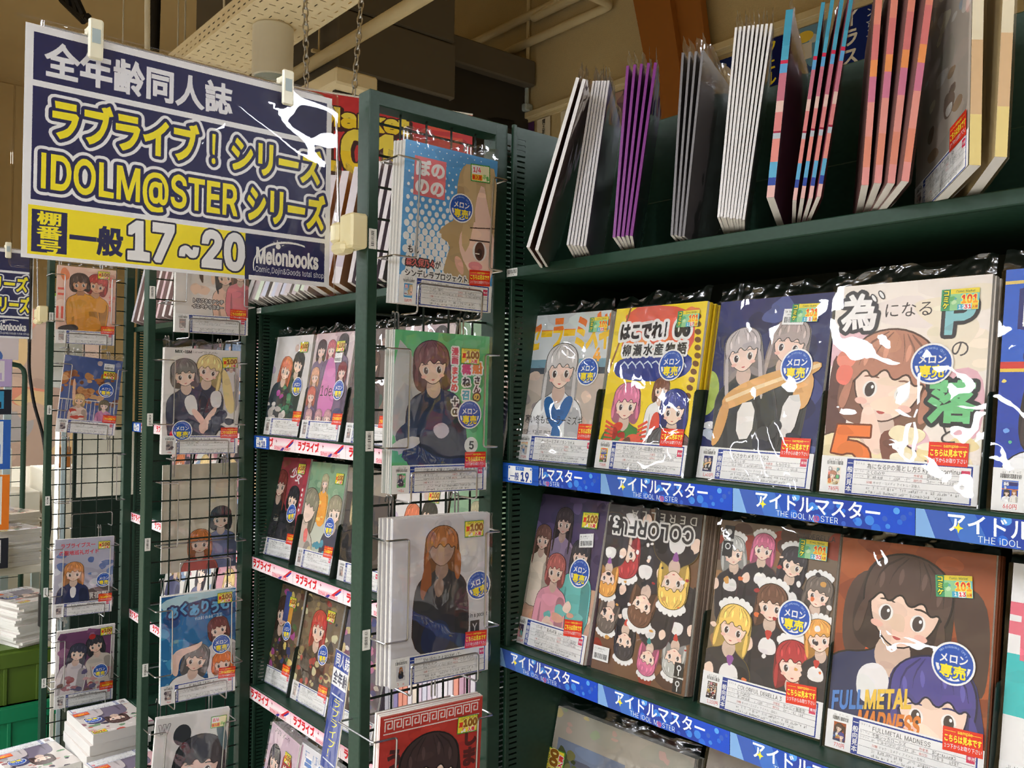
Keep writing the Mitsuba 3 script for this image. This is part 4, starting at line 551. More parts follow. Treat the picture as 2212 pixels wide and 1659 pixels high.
29,68,37,67,39,65,35,57,30,48,42,35,39,31,38,31,32,38,29,41,28,8,23,8,22,40,-3,32854,80,-1,8,9,8,14,41,14,41,21,16,22,17,26,41,26,41,33,13,33,13,38,75,
38,75,33,47,33,47,26,71,26,71,21,47,21,47,14,81,14,81,9,-1,50,76,77,75,76,45,50,45,-2,56,51,71,51,71,70,56,70,-1,8,48,14,49,14,74,9,74,9,78,45,78,45,74,
42,74,42,51,46,50,46,46,42,46,41,40,36,40,36,45,8,43,-2,20,59,36,59,36,64,20,64,-2,20,74,20,69,36,69,36,74,-2,20,55,20,49,36,50,36,55,-3,33021,80,-1,48,
14,48,44,54,44,54,31,65,35,74,39,77,35,71,32,54,26,54,15,56,14,73,14,75,16,76,24,81,22,80,13,77,9,74,8,55,8,51,9,-1,48,52,48,81,54,81,54,68,72,75,76,71,
73,69,54,63,54,53,56,52,72,52,74,54,75,60,80,58,79,51,76,47,74,46,55,46,50,48,-1,11,59,9,64,14,69,21,81,22,81,27,80,18,65,34,66,29,75,34,76,41,66,44,59,
39,57,37,61,33,61,-1,12,8,12,53,40,53,40,12,39,10,34,8,27,8,25,13,34,13,34,24,18,24,17,8,-2,18,29,18,28,34,29,34,36,18,36,-2,18,48,18,41,34,41,34,48,-3,
33324,80,-1,43,54,46,58,48,64,48,78,72,78,72,59,81,58,81,54,80,53,71,53,68,54,66,61,66,72,54,72,53,62,50,54,47,50,46,51,-1,42,13,52,17,57,21,51,30,45,41,
44,42,44,47,75,47,77,46,74,35,71,28,66,21,74,16,80,14,77,9,67,13,61,17,53,11,46,8,45,8,-2,52,42,55,34,62,25,67,32,70,41,-1,8,10,11,22,14,39,13,41,8,42,
8,47,13,47,14,73,22,74,25,81,30,81,28,74,40,73,39,12,36,9,26,8,25,13,34,14,34,15,34,41,19,42,17,22,14,11,12,8,-2,19,68,19,47,34,47,34,68,-1,27,24,22,36,
26,37,31,28,31,26,-1,22,62,23,63,26,63,31,53,27,51,-3,33337,80,-1,41,48,46,53,49,58,50,77,72,77,73,51,80,51,81,47,72,46,68,48,67,50,67,72,55,71,55,61,52,
52,46,45,45,45,-1,46,8,46,41,76,41,76,8,71,8,70,11,52,11,51,7,-2,52,17,70,17,70,36,52,36,-1,7,10,10,18,12,28,13,41,8,42,8,46,13,47,13,71,21,72,24,81,28,
81,29,80,27,72,39,71,39,12,36,9,27,9,25,13,33,14,34,15,34,41,18,41,17,26,14,12,11,7,-2,18,66,18,47,34,47,34,66,-1,22,36,24,38,26,38,31,26,27,25,-1,22,61,
25,63,26,62,30,54,30,52,26,50,-3,33464,80,-1,9,34,9,39,79,39,79,34,39,34,25,16,28,16,61,18,61,19,53,29,58,32,76,10,71,6,66,12,31,10,17,9,15,15,21,20,31,
34,-1,9,73,26,74,27,82,32,81,33,74,55,74,55,81,61,81,61,74,79,73,79,68,61,68,61,60,55,61,55,68,33,68,32,61,27,61,26,68,9,68,-1,17,50,17,55,71,55,71,50,
-3,33655,80,-1,32,58,80,58,80,53,72,53,72,12,71,10,65,8,55,8,53,13,65,14,66,15,66,53,32,53,-1,7,38,17,49,25,62,27,62,27,69,9,70,9,75,27,75,27,82,33,81,
33,75,55,75,55,81,61,82,61,75,79,75,79,70,61,69,61,62,55,62,55,69,33,69,33,62,29,62,30,60,24,49,24,8,18,8,18,40,10,34,-1,33,18,33,45,58,45,58,23,39,22,
38,18,-2,38,28,53,28,53,40,39,40,-3,33853,80,-1,28,34,40,38,50,43,41,51,32,44,28,47,41,59,46,66,51,65,49,60,72,60,74,59,75,58,72,54,62,44,62,43,82,35,78,
30,73,31,73,8,68,8,67,11,42,11,42,8,36,8,36,30,31,30,-2,57,40,40,32,72,32,-2,42,16,67,16,67,26,42,26,-2,44,55,50,50,56,46,61,50,66,55,-1,9,76,27,76,27,
82,33,81,33,76,54,76,55,81,60,81,61,76,79,76,79,71,61,70,60,64,55,64,54,70,33,70,33,64,27,64,27,70,9,71,-1,13,60,14,62,17,64,29,57,29,56,26,52,-1,13,8,
9,13,25,32,28,28,17,12,-1,8,45,10,48,11,49,19,45,24,41,21,37,17,39,-3,33865,80,-1,7,13,22,18,34,25,8,26,9,30,41,31,41,36,20,36,19,55,9,56,9,60,19,61,20,
66,25,66,25,61,38,61,39,67,44,67,45,61,61,61,61,65,55,65,54,71,33,71,33,65,28,65,27,71,9,71,9,76,27,76,28,82,33,81,33,76,54,76,55,81,60,82,61,76,80,76,
79,71,61,71,61,67,67,66,67,61,79,60,79,56,67,55,67,46,39,46,38,55,25,55,25,41,77,41,77,36,47,36,47,31,80,30,80,26,53,25,58,22,66,18,81,14,78,9,65,13,55,
18,48,23,47,23,47,8,41,8,41,23,23,13,12,9,10,9,-2,44,50,61,50,61,55,45,55,-3,34892,80,-1,36,49,36,54,80,54,80,49,69,48,68,14,65,9,50,8,48,13,62,14,62,48,
-1,39,77,78,77,78,71,39,71,-1,6,40,21,54,29,64,34,62,31,58,26,50,25,7,20,7,19,42,11,35,-1,11,60,7,64,16,71,25,81,31,79,28,75,17,65,-3,35211,80,-1,8,12,
22,18,27,24,29,31,29,32,19,33,19,79,69,79,69,33,55,32,55,16,58,14,73,14,75,17,76,25,81,22,79,11,74,8,55,8,51,10,49,14,49,32,36,32,34,24,30,18,27,14,20,
10,11,8,-2,24,38,63,38,63,46,25,46,-2,25,60,25,52,63,52,63,60,-2,25,74,25,65,63,65,63,73,-3,35468,80,-1,74,21,69,34,72,35,74,34,78,25,81,17,76,16,-1,36,
65,36,69,54,70,54,81,59,81,60,70,80,69,79,64,60,64,60,52,78,52,78,47,56,46,66,36,62,33,57,38,51,43,53,46,38,47,38,52,54,52,54,64,-1,47,14,47,38,52,38,53,
16,63,16,64,19,65,26,70,24,68,14,65,11,49,11,-1,34,17,37,25,39,35,43,34,41,22,38,15,-1,8,68,34,68,34,63,8,63,-1,10,36,32,36,32,13,16,12,15,9,11,9,-2,16,
18,27,18,27,31,16,31,-1,10,46,31,46,31,42,11,42,-1,10,57,31,57,31,53,11,53,-1,15,79,20,82,26,73,26,72,22,69,-3,35486,80,-1,36,43,36,47,47,48,49,59,40,60,
40,64,50,65,51,71,51,73,38,73,38,78,79,78,79,73,58,73,56,65,73,64,74,48,81,47,81,43,-2,55,59,53,48,67,48,67,59,-1,40,36,76,36,76,8,71,8,70,11,46,11,46,
8,41,8,-2,46,17,70,17,70,31,46,31,-1,8,68,37,68,37,63,8,63,-1,11,36,34,36,34,13,16,12,16,9,11,9,-2,16,31,16,18,29,18,29,31,-1,11,57,34,57,34,53,11,53,-1,
11,42,11,46,34,46,34,42,-1,17,79,21,81,27,72,23,69,-3,36557,80,-1,9,18,9,23,41,23,41,29,18,29,18,55,41,56,40,61,20,62,20,66,41,66,41,72,17,72,16,62,11,
62,11,77,78,77,77,62,72,62,72,72,47,72,47,66,68,66,68,62,47,61,47,56,71,55,71,29,47,29,47,23,79,23,79,18,47,17,47,8,41,8,41,17,-2,47,34,65,34,65,40,47,
40,-2,47,45,65,45,65,51,47,51,-2,24,34,41,34,41,40,24,40,-2,24,45,41,45,41,51,24,51,-3,36884,80,-1,7,13,13,18,18,22,18,48,8,48,8,54,24,53,24,23,31,18,36,
16,44,14,81,15,78,9,66,8,44,8,38,10,32,12,23,17,18,16,11,8,-1,26,60,41,70,52,82,53,82,57,80,57,78,64,71,75,65,81,62,78,57,69,61,68,56,57,56,57,48,79,48,
79,43,57,43,56,21,52,19,44,19,42,23,50,24,50,43,30,43,30,48,50,48,50,56,39,56,39,61,29,56,-2,53,74,40,61,68,61,60,68,-1,63,37,64,38,67,39,75,30,78,25,74,
23,69,29,-1,28,25,35,34,38,39,43,38,37,28,32,22,-1,11,75,14,78,24,72,28,68,24,65,-3,37096,80,-1,54,8,54,77,76,77,79,75,79,73,70,50,74,45,78,38,79,33,78,
26,74,20,71,19,64,19,63,20,62,24,69,25,73,28,72,38,69,44,64,50,72,71,60,71,59,8,-1,8,50,20,51,16,64,20,66,11,67,11,72,27,72,24,80,29,81,33,72,48,72,48,
67,40,66,44,65,44,64,39,51,50,50,50,45,8,45,-2,20,66,25,54,25,52,22,51,33,51,38,66,-1,12,37,46,37,46,9,41,9,40,12,19,12,18,8,13,8,-2,40,32,19,32,19,18,
40,18,-3,37325,80,-1,8,10,8,15,40,15,40,22,14,22,15,27,40,27,40,32,16,33,17,57,40,58,40,62,8,63,9,67,40,68,40,73,16,72,15,76,50,79,68,81,71,76,47,73,47,
68,79,67,79,63,47,62,47,58,71,57,72,33,47,32,47,27,74,27,75,22,47,22,47,15,80,15,80,10,-2,46,47,66,47,66,53,47,53,-2,47,43,47,37,66,37,65,43,-2,22,37,40,
37,40,43,23,43,-2,22,47,40,47,40,53,23,53,-3,37327,80,-1,8,10,8,14,41,14,40,19,15,19,15,23,41,23,41,27,17,28,17,48,72,48,72,28,47,27,47,23,74,23,74,19,
47,19,47,14,80,14,80,10,-2,47,31,66,31,66,36,47,36,-2,47,40,66,40,66,44,47,44,-2,22,31,41,31,41,36,23,36,-2,22,40,41,40,41,44,23,44,-1,8,56,80,56,80,52,
8,52,-1,18,79,70,79,70,60,18,60,-2,24,63,64,63,64,67,63,68,24,67,-2,24,71,64,71,64,75,63,76,24,75,-3,38291,80,-1,48,78,77,78,77,15,76,11,74,9,60,8,59,13,
71,14,71,50,48,51,-2,53,55,71,55,71,62,53,62,-2,53,73,53,67,71,67,71,73,-1,29,44,59,44,59,15,35,15,34,11,29,11,-2,35,28,35,20,53,20,53,27,-2,35,40,35,32,
53,32,53,39,-1,11,78,40,78,40,51,17,50,17,8,11,8,-2,17,62,17,55,34,55,34,62,-2,17,73,17,67,34,67,34,73,-3,39006,80,-1,65,18,69,21,79,13,82,11,78,8,-1,43,
73,43,78,80,78,80,73,64,72,62,66,62,65,78,64,78,23,45,23,45,64,56,65,57,72,-2,50,28,72,28,72,35,51,35,-2,50,40,72,40,72,48,51,48,-2,72,52,72,60,51,60,51,
53,-1,37,11,46,16,52,21,57,18,52,14,42,8,41,8,-1,10,45,7,49,15,55,20,61,8,62,8,66,22,67,23,80,28,80,28,67,42,66,42,62,28,61,42,51,39,47,28,55,28,46,23,
46,22,56,-1,7,13,14,18,19,22,22,29,22,31,8,31,8,36,22,36,23,44,28,43,28,36,37,36,31,43,34,45,41,39,38,36,42,36,42,31,28,31,28,27,41,17,37,13,26,22,18,14,
11,9,-1,32,70,36,79,41,78,35,68,-1,10,77,11,78,14,79,18,70,14,68,-3,39365,80,-1,11,78,40,78,40,73,29,73,29,66,39,66,39,61,29,61,29,54,39,53,39,49,29,49,
29,42,41,41,39,13,37,10,34,8,26,8,25,12,32,12,33,14,35,23,32,23,28,32,31,33,35,25,36,36,11,37,-2,16,42,24,42,24,49,16,49,-2,16,54,23,54,24,61,16,61,-2,
24,73,16,73,16,66,24,66,-1,39,11,43,18,46,34,47,78,78,78,78,46,66,45,66,43,69,31,72,23,77,16,81,12,77,8,72,13,64,27,60,45,53,46,51,26,47,14,44,8,39,10,
-2,52,51,72,51,72,72,53,72,-1,24,24,23,31,25,31,28,19,25,19,-1,16,30,19,31,20,28,20,16,18,16,-1,6,14,9,21,11,32,14,31,13,23,11,15,10,12,7,13,-3,39764,80,
-1,49,24,54,24,54,15,55,13,75,13,76,15,77,18,78,18,81,17,80,13,79,10,76,9,52,10,49,13,-1,49,53,59,60,52,61,52,64,62,65,62,69,67,69,67,65,79,64,79,61,70,
60,74,56,81,52,78,49,73,52,68,56,67,49,62,49,62,57,52,50,-1,7,11,10,19,12,32,13,75,44,75,42,80,45,82,48,81,51,75,80,75,80,71,19,70,18,36,16,22,11,8,-1,
18,11,19,12,25,14,34,18,41,24,26,25,26,46,42,46,45,50,50,49,49,46,74,46,74,25,65,25,66,23,63,19,69,19,68,22,70,23,74,16,74,15,72,15,71,16,69,16,58,15,57,
17,60,21,62,25,48,25,42,17,32,11,21,7,-2,50,29,68,29,68,34,51,34,-2,52,38,68,38,68,42,53,42,-2,30,38,46,38,46,42,31,42,-2,30,29,44,29,45,34,31,34,-1,20,
52,31,60,22,61,22,64,33,65,34,69,38,69,39,65,49,64,49,61,41,60,49,56,49,55,47,53,46,53,38,57,38,49,34,49,33,57,23,49,-3,40802,80,-1,44,49,52,60,56,69,61,
82,65,80,65,76,68,68,81,50,78,47,69,57,62,69,57,58,50,48,48,46,-1,49,37,49,41,74,42,77,40,72,28,66,19,66,18,72,11,70,9,68,8,56,20,52,23,53,25,56,26,61,
22,67,31,69,36,-1,64,44,57,55,61,57,68,46,-1,8,54,8,59,13,60,13,76,18,76,18,60,26,60,26,81,31,81,32,74,44,73,44,69,32,68,32,60,45,59,45,54,-1,10,47,14,
47,15,16,21,16,40,17,40,47,44,47,44,8,40,8,39,12,10,11,-1,16,25,24,34,16,35,16,39,25,39,26,52,29,52,30,39,38,39,38,35,30,35,30,33,32,33,38,25,35,23,30,
30,29,19,26,19,25,30,18,21,-1,31,43,34,49,37,49,34,42,32,42,-1,17,48,18,49,20,49,23,42,20,42,-3,65281,80,-1,19,17,19,21,21,23,26,24,28,22,29,17,27,15,23,
14,-1,21,36,20,74,28,74,26,34,22,34,-3,65291,80,-1,15,42,15,47,41,47,42,73,46,73,47,47,73,47,73,42,47,41,46,15,42,15,41,41,-3,65374,80,-1,8,41,11,46,16,
51,25,55,31,55,37,54,42,51,50,44,57,40,62,40,67,42,72,47,75,51,80,48,77,43,72,38,63,34,57,34,51,35,44,40,38,45,31,49,26,49,21,47,16,42,13,38,-3,
]
GLYPHS = {}
_i = 0
while _i < len(GLYPH_NUMBERS):
    _code, _adv = GLYPH_NUMBERS[_i], GLYPH_NUMBERS[_i + 1]
    _i += 2
    _rings = []
    while GLYPH_NUMBERS[_i] != -3:
        if GLYPH_NUMBERS[_i] in (-1, -2):
            _rings.append((GLYPH_NUMBERS[_i], [])); _i += 1
        else:
            _rings[-1][1].append((GLYPH_NUMBERS[_i] - 4, GLYPH_NUMBERS[_i + 1] - 14)); _i += 2
    _i += 1
    _polys = []
    for _k, _r in _rings:
        if _k == -1: _polys.append([_r, []])
        else: _polys[-1][1].append(_r)
    GLYPHS[_code] = (_adv / 80, unary_union([Polygon(a, b).buffer(0) for a, b in _polys]) if _polys else Polygon())

def words(s, size, bold=0.0, xs=1.0, vertical=False, gap=0.0):
    """The string's outlines, baseline start at the origin, y up; vertical: characters stacked downward, centred on x = 0."""
    out, x, y = [], 0.0, 0.0
    for ch in s:
        adv, g = GLYPHS.get(ord(ch), (0.33, Polygon()))
        if ch == ' ': adv = 0.3
        if not g.is_empty:
            if bold: g = g.buffer(80 * bold, join_style=2, mitre_limit=2)
            k = size / 80
            if vertical:
                if ch in 'ー～~': g = affinity.rotate(g, -90, origin=(40, 30))
                out.append(affinity.affine_transform(g, [k * xs, 0, 0, k, -40 * k * xs if adv > 0.9 else -adv * 40 * k * xs, y - 0.88 * size]))
            else:
                out.append(affinity.affine_transform(g, [k * xs, 0, 0, k, x, 0]))
        x += (adv + gap) * size * xs
        y -= size * (1.02 + gap)
    return unary_union(out) if out else Polygon()

# ---------------------------------------------------------------- flat print: coloured outlines in layers on one sheet
class Print:
    """Coordinates as on a page: x to the right, y DOWN from the top edge, in hundredths of the sheet's width."""
    def __init__(self, w, h, base=None):
        self.w, self.h, self.k = w, h, w / 100
        self.H = h / w * 100
        self.clip = sbox(0, 0, 100, self.H)
        self.rnd = random.Random(5)
        self.layers = []
        self.brush = None
        if base is not None: self.r(0, 0, 100, self.H, base)
    def add(self, poly, c, clip=True):
        if clip: poly = poly.intersection(self.clip)
        if poly.is_empty: return
        gs = [g for g in getattr(poly, 'geoms', [poly]) if g.geom_type == 'Polygon' and g.area > 1e-4]
        if not gs: return
        self.layers.append((gs, lin(c)))
        if self.brush is None: return
        for g in gs:                                  # strokes of the same ink, a little lighter and darker
            if g.area < 45: continue
            x0, y0, x1, y1 = g.bounds
            for _ in range(min(7, 2 + int(g.area / 260))):
                rr = self.brush
                cx, cy, s = rr.uniform(x0, x1), rr.uniform(y0, y1), rr.uniform(0.14, 0.3) * min(x1 - x0, y1 - y0) + 2
                a0, st = rr.uniform(0, 6.28), rr.uniform(0.3, 0.7)
                q = smooth_closed([(cx + s * rr.uniform(0.6, 1.5) * math.cos(a0 + 6.283 * i / 6), cy + s * st * rr.uniform(0.5, 1.5) * math.sin(a0 + 6.283 * i / 6)) for i in range(6)], 1)
                p = Polygon(q).buffer(0).intersection(g)
                ps = [x for x in getattr(p, 'geoms', [p]) if x.geom_type == 'Polygon' and x.area > 1]
                k = rr.uniform(0.93, 1.06)
                if ps: self.layers.append((ps, lin([min(255, v * k + rr.uniform(-3, 3)) if v > 6 else v for v in c])))
    def r(self, x0, y0, x1, y1, c): self.add(sbox(min(x0, x1), min(y0, y1), max(x0, x1), max(y0, y1)), c)
    def e(self, cx, cy, rx, ry, c, rot=0):
        n = 28
        t = np.arange(n) * 2 * np.pi / n
        g = Polygon(np.stack([cx + rx * np.cos(t), cy + ry * np.sin(t)], 1))
        self.add(affinity.rotate(g, rot, origin=(cx, cy)) if rot else g, c)
    def p(self, pts, c, n=2):
        self.add(Polygon(smooth_closed(pts, n) if n else pts).buffer(0), c)
    def line(self, pts, wd, c): self.add(LineString(pts).buffer(wd / 2, cap_style=2, quad_segs=3), c)
    def t(self, s, x, y, size, c, bold=0.0, xs=1.0, vertical=False, rot=0, out=(), gap=0.0, flip=False, slant=0.0):
        """Text: (x, y) is the baseline start, or the top centre when vertical; out: (width, colour) of outlines, widest first."""
        g = words(s, size, bold, xs, vertical, gap)
        g = affinity.affine_transform(g, [1, slant, 0, -1, x, y])
        if rot: g = affinity.rotate(g, rot, origin=(x, y))
        for wd, oc in out: self.add(g.buffer(wd, quad_segs=2), oc)
        self.add(g, c)
        return g
    def dashes(self, x0, x1, y, hgt, c, seed=0, fill=0.85):
        """A line of print too small to read."""
        rr = random.Random(seed); x = x0; gs = []
        while x < x1 - hgt * 0.4:
            wd = hgt * rr.uniform(0.45, 0.95)
            if rr.random() < fill:
                k, e, th = rr.randint(1, 15), x + wd * 0.82, hgt * 0.13
                if k & 1: gs.append(sbox(x, y - hgt * 0.95, e, y - hgt * 0.95 + th))
                if k & 2: gs.append(sbox(x, y - hgt * 0.5, e, y - hgt * 0.5 + th))
                if k & 4: gs.append(sbox(x + wd * 0.3, y - hgt * 0.9, x + wd * 0.3 + th, y))
                if k & 8: gs.append(sbox(e - th, y - hgt * 0.7, e, y)); gs.append(sbox(x, y - th, e, y))
            x += wd
        if gs: self.add(MultiPolygon([g for g in gs if g.area > 0]).buffer(0), c)
    def bars(self, x0, x1, y0, y1, c=(40, 40, 40), seed=1):
        rr = random.Random(seed); x = x0; gs = []
        while x < x1:
            wd = (x1 - x0) / 60 * rr.choice([1, 1, 2, 3])
            gs.append(sbox(x, y0, min(x + wd, x1), y1)); x += wd + (x1 - x0) / 60 * rr.choice([1, 1.4, 2])
        self.add(MultiPolygon(gs), c)
    def blobs(self, n, box4, size, cols, seed=1):
        """Painterly patches of colour."""
        rr = random.Random(seed)
        for _ in range(n):
            cx, cy = rr.uniform(box4[0], box4[2]), rr.uniform(box4[1], box4[3])
            s, m = rr.uniform(*size), rr.randint(6, 9)
            a0, st = rr.uniform(0, 6.28), rr.uniform(0.45, 1.0)
            pts = [(cx + s * rr.uniform(0.5, 1.1) * math.cos(a0 + 6.283 * i / m), cy + s * st * rr.uniform(0.5, 1.1) * math.sin(a0 + 6.283 * i / m)) for i in range(m)]
            self.p(pts, rr.choice(cols))
    def person(self, cx, cy, s, hair, skin, cloth, long=1.2, rot=0, tuft=None, face=True):
        """A plain stand-in figure, nobody in particular: hair, face, neck and shoulders."""
        def P(pts, c, n=2, edge=0.0):
            a = math.radians(rot); ca, sa = math.cos(a), math.sin(a)
            q = smooth_closed(pts, n)
            q = np.stack([cx + s * (q[:, 0] * ca - q[:, 1] * sa), cy + s * (q[:, 0] * sa + q[:, 1] * ca)], 1)
            g = Polygon(q).buffer(0)
            self.add(g, c)
            if edge: self.add(g.exterior.buffer(edge * s, quad_segs=1) if g.geom_type == 'Polygon' else g, ink)
        ink = tuple(int(x * 0.45) for x in hair)
        dk = tuple(int(x * 0.72) for x in hair); lt = tuple(min(255, int(x * 1.12 + 14)) for x in hair)
        sh = tuple(int(x * 0.88) for x in skin); cd = tuple(int(x * 0.78) for x in cloth)
        P([(-1.15, -.2), (-1.02, -.95), (0, -1.4), (1.02, -.95), (1.15, -.2), (1.25, long * .6), (.95, long + .4), (.2, long), (-.3, long + .3), (-1.0, long + .2), (-1.22, long * .6)], dk)
        P([(-.3, .9), (.3, .9), (.5, 1.3), (1.45, 1.62), (1.85, 2.6), (1.9, 6), (-1.9, 6), (-1.85, 2.6), (-1.45, 1.62), (-.5, 1.3)], cloth, edge=0.02)
        P([(.6, 1.9), (1.5, 1.9), (1.7, 2.8), (1.75, 6), (.9, 6), (.7, 3.4)], cd)
        P([(-1.2, 2.6), (-1.05, 2.5), (-.9, 6), (-1.3, 6)], cd)
        P([(-.32, .7), (.32, .7), (.5, 1.35), (0, 1.85), (-.5, 1.35)], sh)
        P([(-.84, -.5), (-.86, .15), (-.6, .68), (0, 1.08), (.6, .68), (.86, .15), (.84, -.5), (0, -1)], skin, edge=0.018)
        if face:
            for sx in (-1, 1):
                P([(sx * .4 + .19 * math.cos(t), .26 + .21 * math.sin(t)) for t in np.arange(10) * .6283], (240, 238, 235), 1)
                P([(sx * .4 + .13 * math.cos(t), .27 + .19 * math.sin(t)) for t in np.arange(10) * .6283], (74, 62, 60), 1)
                P([(sx * .4 + .05 + .04 * math.cos(t), .2 + .05 * math.sin(t)) for t in np.arange(6) * 1.047], (250, 250, 250), 1)
                P([(sx * .24, -.06), (sx * .42, -.1), (sx * .62, -.04), (sx * .62, 0.0), (sx * .42, -.05), (sx * .24, -.02)], dk, 1)
                P([(sx * .55 + .17 * math.cos(t), .58 + .09 * math.sin(t)) for t in np.arange(8) * .785], tuple(int(a * .8 + b * .2) for a, b in zip(skin, (235, 110, 110))), 1)
            P([(-.13, .74), (.13, .74), (.05, .81), (-.05, .81)], (190, 92, 88), 1)
        P([(-1.0, .3), (-1.1, -.5), (-.8, -1.08), (0, -1.34), (.8, -1.08), (1.1, -.5), (1.0, .3), (.84, -.12), (.62, .06), (.42, -.3), (.12, .02), (-.14, -.34), (-.4, .04), (-.62, -.24), (-.82, .1)], hair, edge=0.022)
        for a, b in ((-.85, -.1), (-.5, -.3), (-.02, -.4), (.25, -.35), (.55, -.3), (.9, -.1)):
            P([(a * .35, -1.2), (a * .9, -.8), (a, b), (a * .86, -.75), (a * .3, -1.18)], dk, 1)
        for a, b in ((-.7, -.5), (-.25, -.7), (.3, -.75), (.72, -.5)):
            P([(a, b - .25), (a + .1, b), (a + .02, b + .3), (a - .06, b)], lt)
        P([(-.95, 0), (-.86, .1), (-.9, long), (-1.12, long - .1), (-1.1, .4)], hair)
        P([(.95, 0), (.86, .1), (.9, long), (1.12, long - .1), (1.1, .4)], hair)
    def mesh(self, z0=0.0, step=1.6e-5):
        """One sheet in local metres: x right, y up from the bottom edge; what overlaps lies a hair higher."""
        vs, fs, cs, at = [], [], [], 0
        bounds, levels, top = np.zeros((0, 4)), np.zeros(0), 0
        flat = [(g, c) for gs, c in self.layers for g in gs]
        bounds = np.array([g.bounds for g, _ in flat]); levels = np.zeros(len(flat), int)
        start = 0
        for gs, c in self.layers:
            n = len(gs)
            bb = bounds[start:start + n]
            lo, hi = bb[:, :2].min(0), bb[:, 2:].max(0)
            prev = bounds[:start]
            hit = (prev[:, 0] < hi[0]) & (prev[:, 2] > lo[0]) & (prev[:, 1] < hi[1]) & (prev[:, 3] > lo[1]) if start else np.zeros(0, bool)
            levels[start:start + n] = (levels[:start][hit].max() + 1) if hit.any() else 1
            start += n
        for (g, c), lv in zip(flat, levels):
            v, f = triangulate(g)
            if not len(f): continue
            vv = np.column_stack([v[:, 0] * self.k, (self.H - v[:, 1]) * self.k, np.full(len(v), z0 + step * lv)])
            w = vv[f]; flip = np.cross(w[:, 1] - w[:, 0], w[:, 2] - w[:, 0])[:, 2] < 0
            f = np.where(flip[:, None], f[:, ::-1], f)
            vs.append(vv); fs.append(f + at); cs.append(np.repeat([c], len(v), 0)); at += len(v)
        self.top = z0 + step * (levels.max() + 2)
        return np.vstack(vs), np.vstack(fs), np.vstack(cs)
    def shape(self, m=None, z0=0.0, bsdf='paper_print'):
        v, f, c = self.mesh(z0)
        s = mikit.ply((v, f), bsdf, color=c)
        return placed(s, m) if m is not None else s
    def thumb(self, other, x, y, w, cut=1e9):
        """The other sheet printed small on this one."""
        k = w / 100
        for gs, c in other.layers:
            for g in gs:
                if g.area * k * k > 0.05:
                    g = affinity.affine_transform(g.simplify(0.8), [k, 0, 0, k, x, y])
                    if g.area > 0.02: self.layers.append(([g], c))

def colour_block(w, h, t, front, pages=(232, 229, 222), back=None, spine=None, spine_side=0):
    """A booklet as a block, vertex-coloured: printed front and back and spine, page edges on the other sides. Front at z = 0."""
    c0, c1 = lin(front), lin(pages)
    cb = lin(back) if back is not None else c0
    cs = lin(spine) if spine is not None else c1
    x0, x1, y0, y1, z0, z1 = 0, w, 0, h, -t, 0
    quads = [([(x0, y0, z1), (x1, y0, z1), (x1, y1, z1), (x0, y1, z1)], c0),
             ([(x1, y0, z0), (x0, y0, z0), (x0, y1, z0), (x1, y1, z0)], cb),
             ([(x1, y0, z1), (x1, y0, z0), (x1, y1, z0), (x1, y1, z1)], cs if spine_side == 1 else c1),
             ([(x0, y0, z0), (x0, y0, z1), (x0, y1, z1), (x0, y1, z0)], cs if spine_side == 0 else c1),
             ([(x0, y1, z1), (x1, y1, z1), (x1, y1, z0), (x0, y1, z0)], c1),
             ([(x0, y0, z0), (x1, y0, z0), (x1, y0, z1), (x0, y0, z1)], c1)]
    v = np.array([p for q, _ in quads for p in q], float)
    c = np.vstack([np.repeat([col], 4, 0) for _, col in quads])
    f = np.vstack([[[4 * i, 4 * i + 1, 4 * i + 2], [4 * i, 4 * i + 2, 4 * i + 3]] for i in range(6)])
    return v, f, c

# ---------------------------------------------------------------- the shop's printed pieces
NAVY, WHITE, YELLOW, RED, BLACK = (30, 40, 104), (238, 238, 238), (252, 236, 40), (222, 50, 30), (28, 26, 28)
CARD_BLUE = (34, 58, 140)

def round_sticker_print():
    a = Print(0.0435, 0.0435)
    a.clip = Polygon([(50 + 50 * math.cos(t), 50 + 50 * math.sin(t)) for t in np.linspace(0, 2 * math.pi, 49)[:-1]])
    a.r(0, 0, 100, 100, WHITE)
    a.e(50, 50, 45.5, 45.5, (36, 82, 176))
    low = Polygon([(50 + 40 * math.cos(t), 50 + 40 * math.sin(t)) for t in np.linspace(0.12, math.pi - 0.12, 30)])
    a.add(low, WHITE)
    a.p([(20, 52), (80, 52), (76, 62), (24, 62)], (36, 82, 176), 0)
    a.t('メロン', 17, 48, 24, WHITE, 0.03, 0.93)
    a.t('専売', 20, 80, 31, (250, 226, 40), 0.035, 0.98, out=[(3.2, (36, 82, 176))])
    s = 'Melonbooks Only'
    for i, ch in enumerate(s):
        t = math.radians(-142 + i * 104 / (len(s) - 1))
        a.t(ch, 50 + 35.5 * math.cos(t) - 2, 50 + 35.5 * math.sin(t), 8, (170, 200, 240), 0, rot=math.degrees(t) + 90)
    return a

def sample_sticker_print():
    a = Print(0.0385, 0.0235, (224, 50, 28))
    a.t('sample', 37, 13, 11, (252, 220, 60), 0.02)
    a.line([(4, 10), (33, 10)], 1.2, (252, 220, 60)); a.line([(67, 10), (96, 10)], 1.2, (252, 220, 60))
    a.t('こちらは見本です', 3, 35, 20, (252, 236, 60), 0.035, 0.59)
    a.t('1つ下からお取り下さい', 4, 52, 13, WHITE, 0.012, 0.68)
    return a

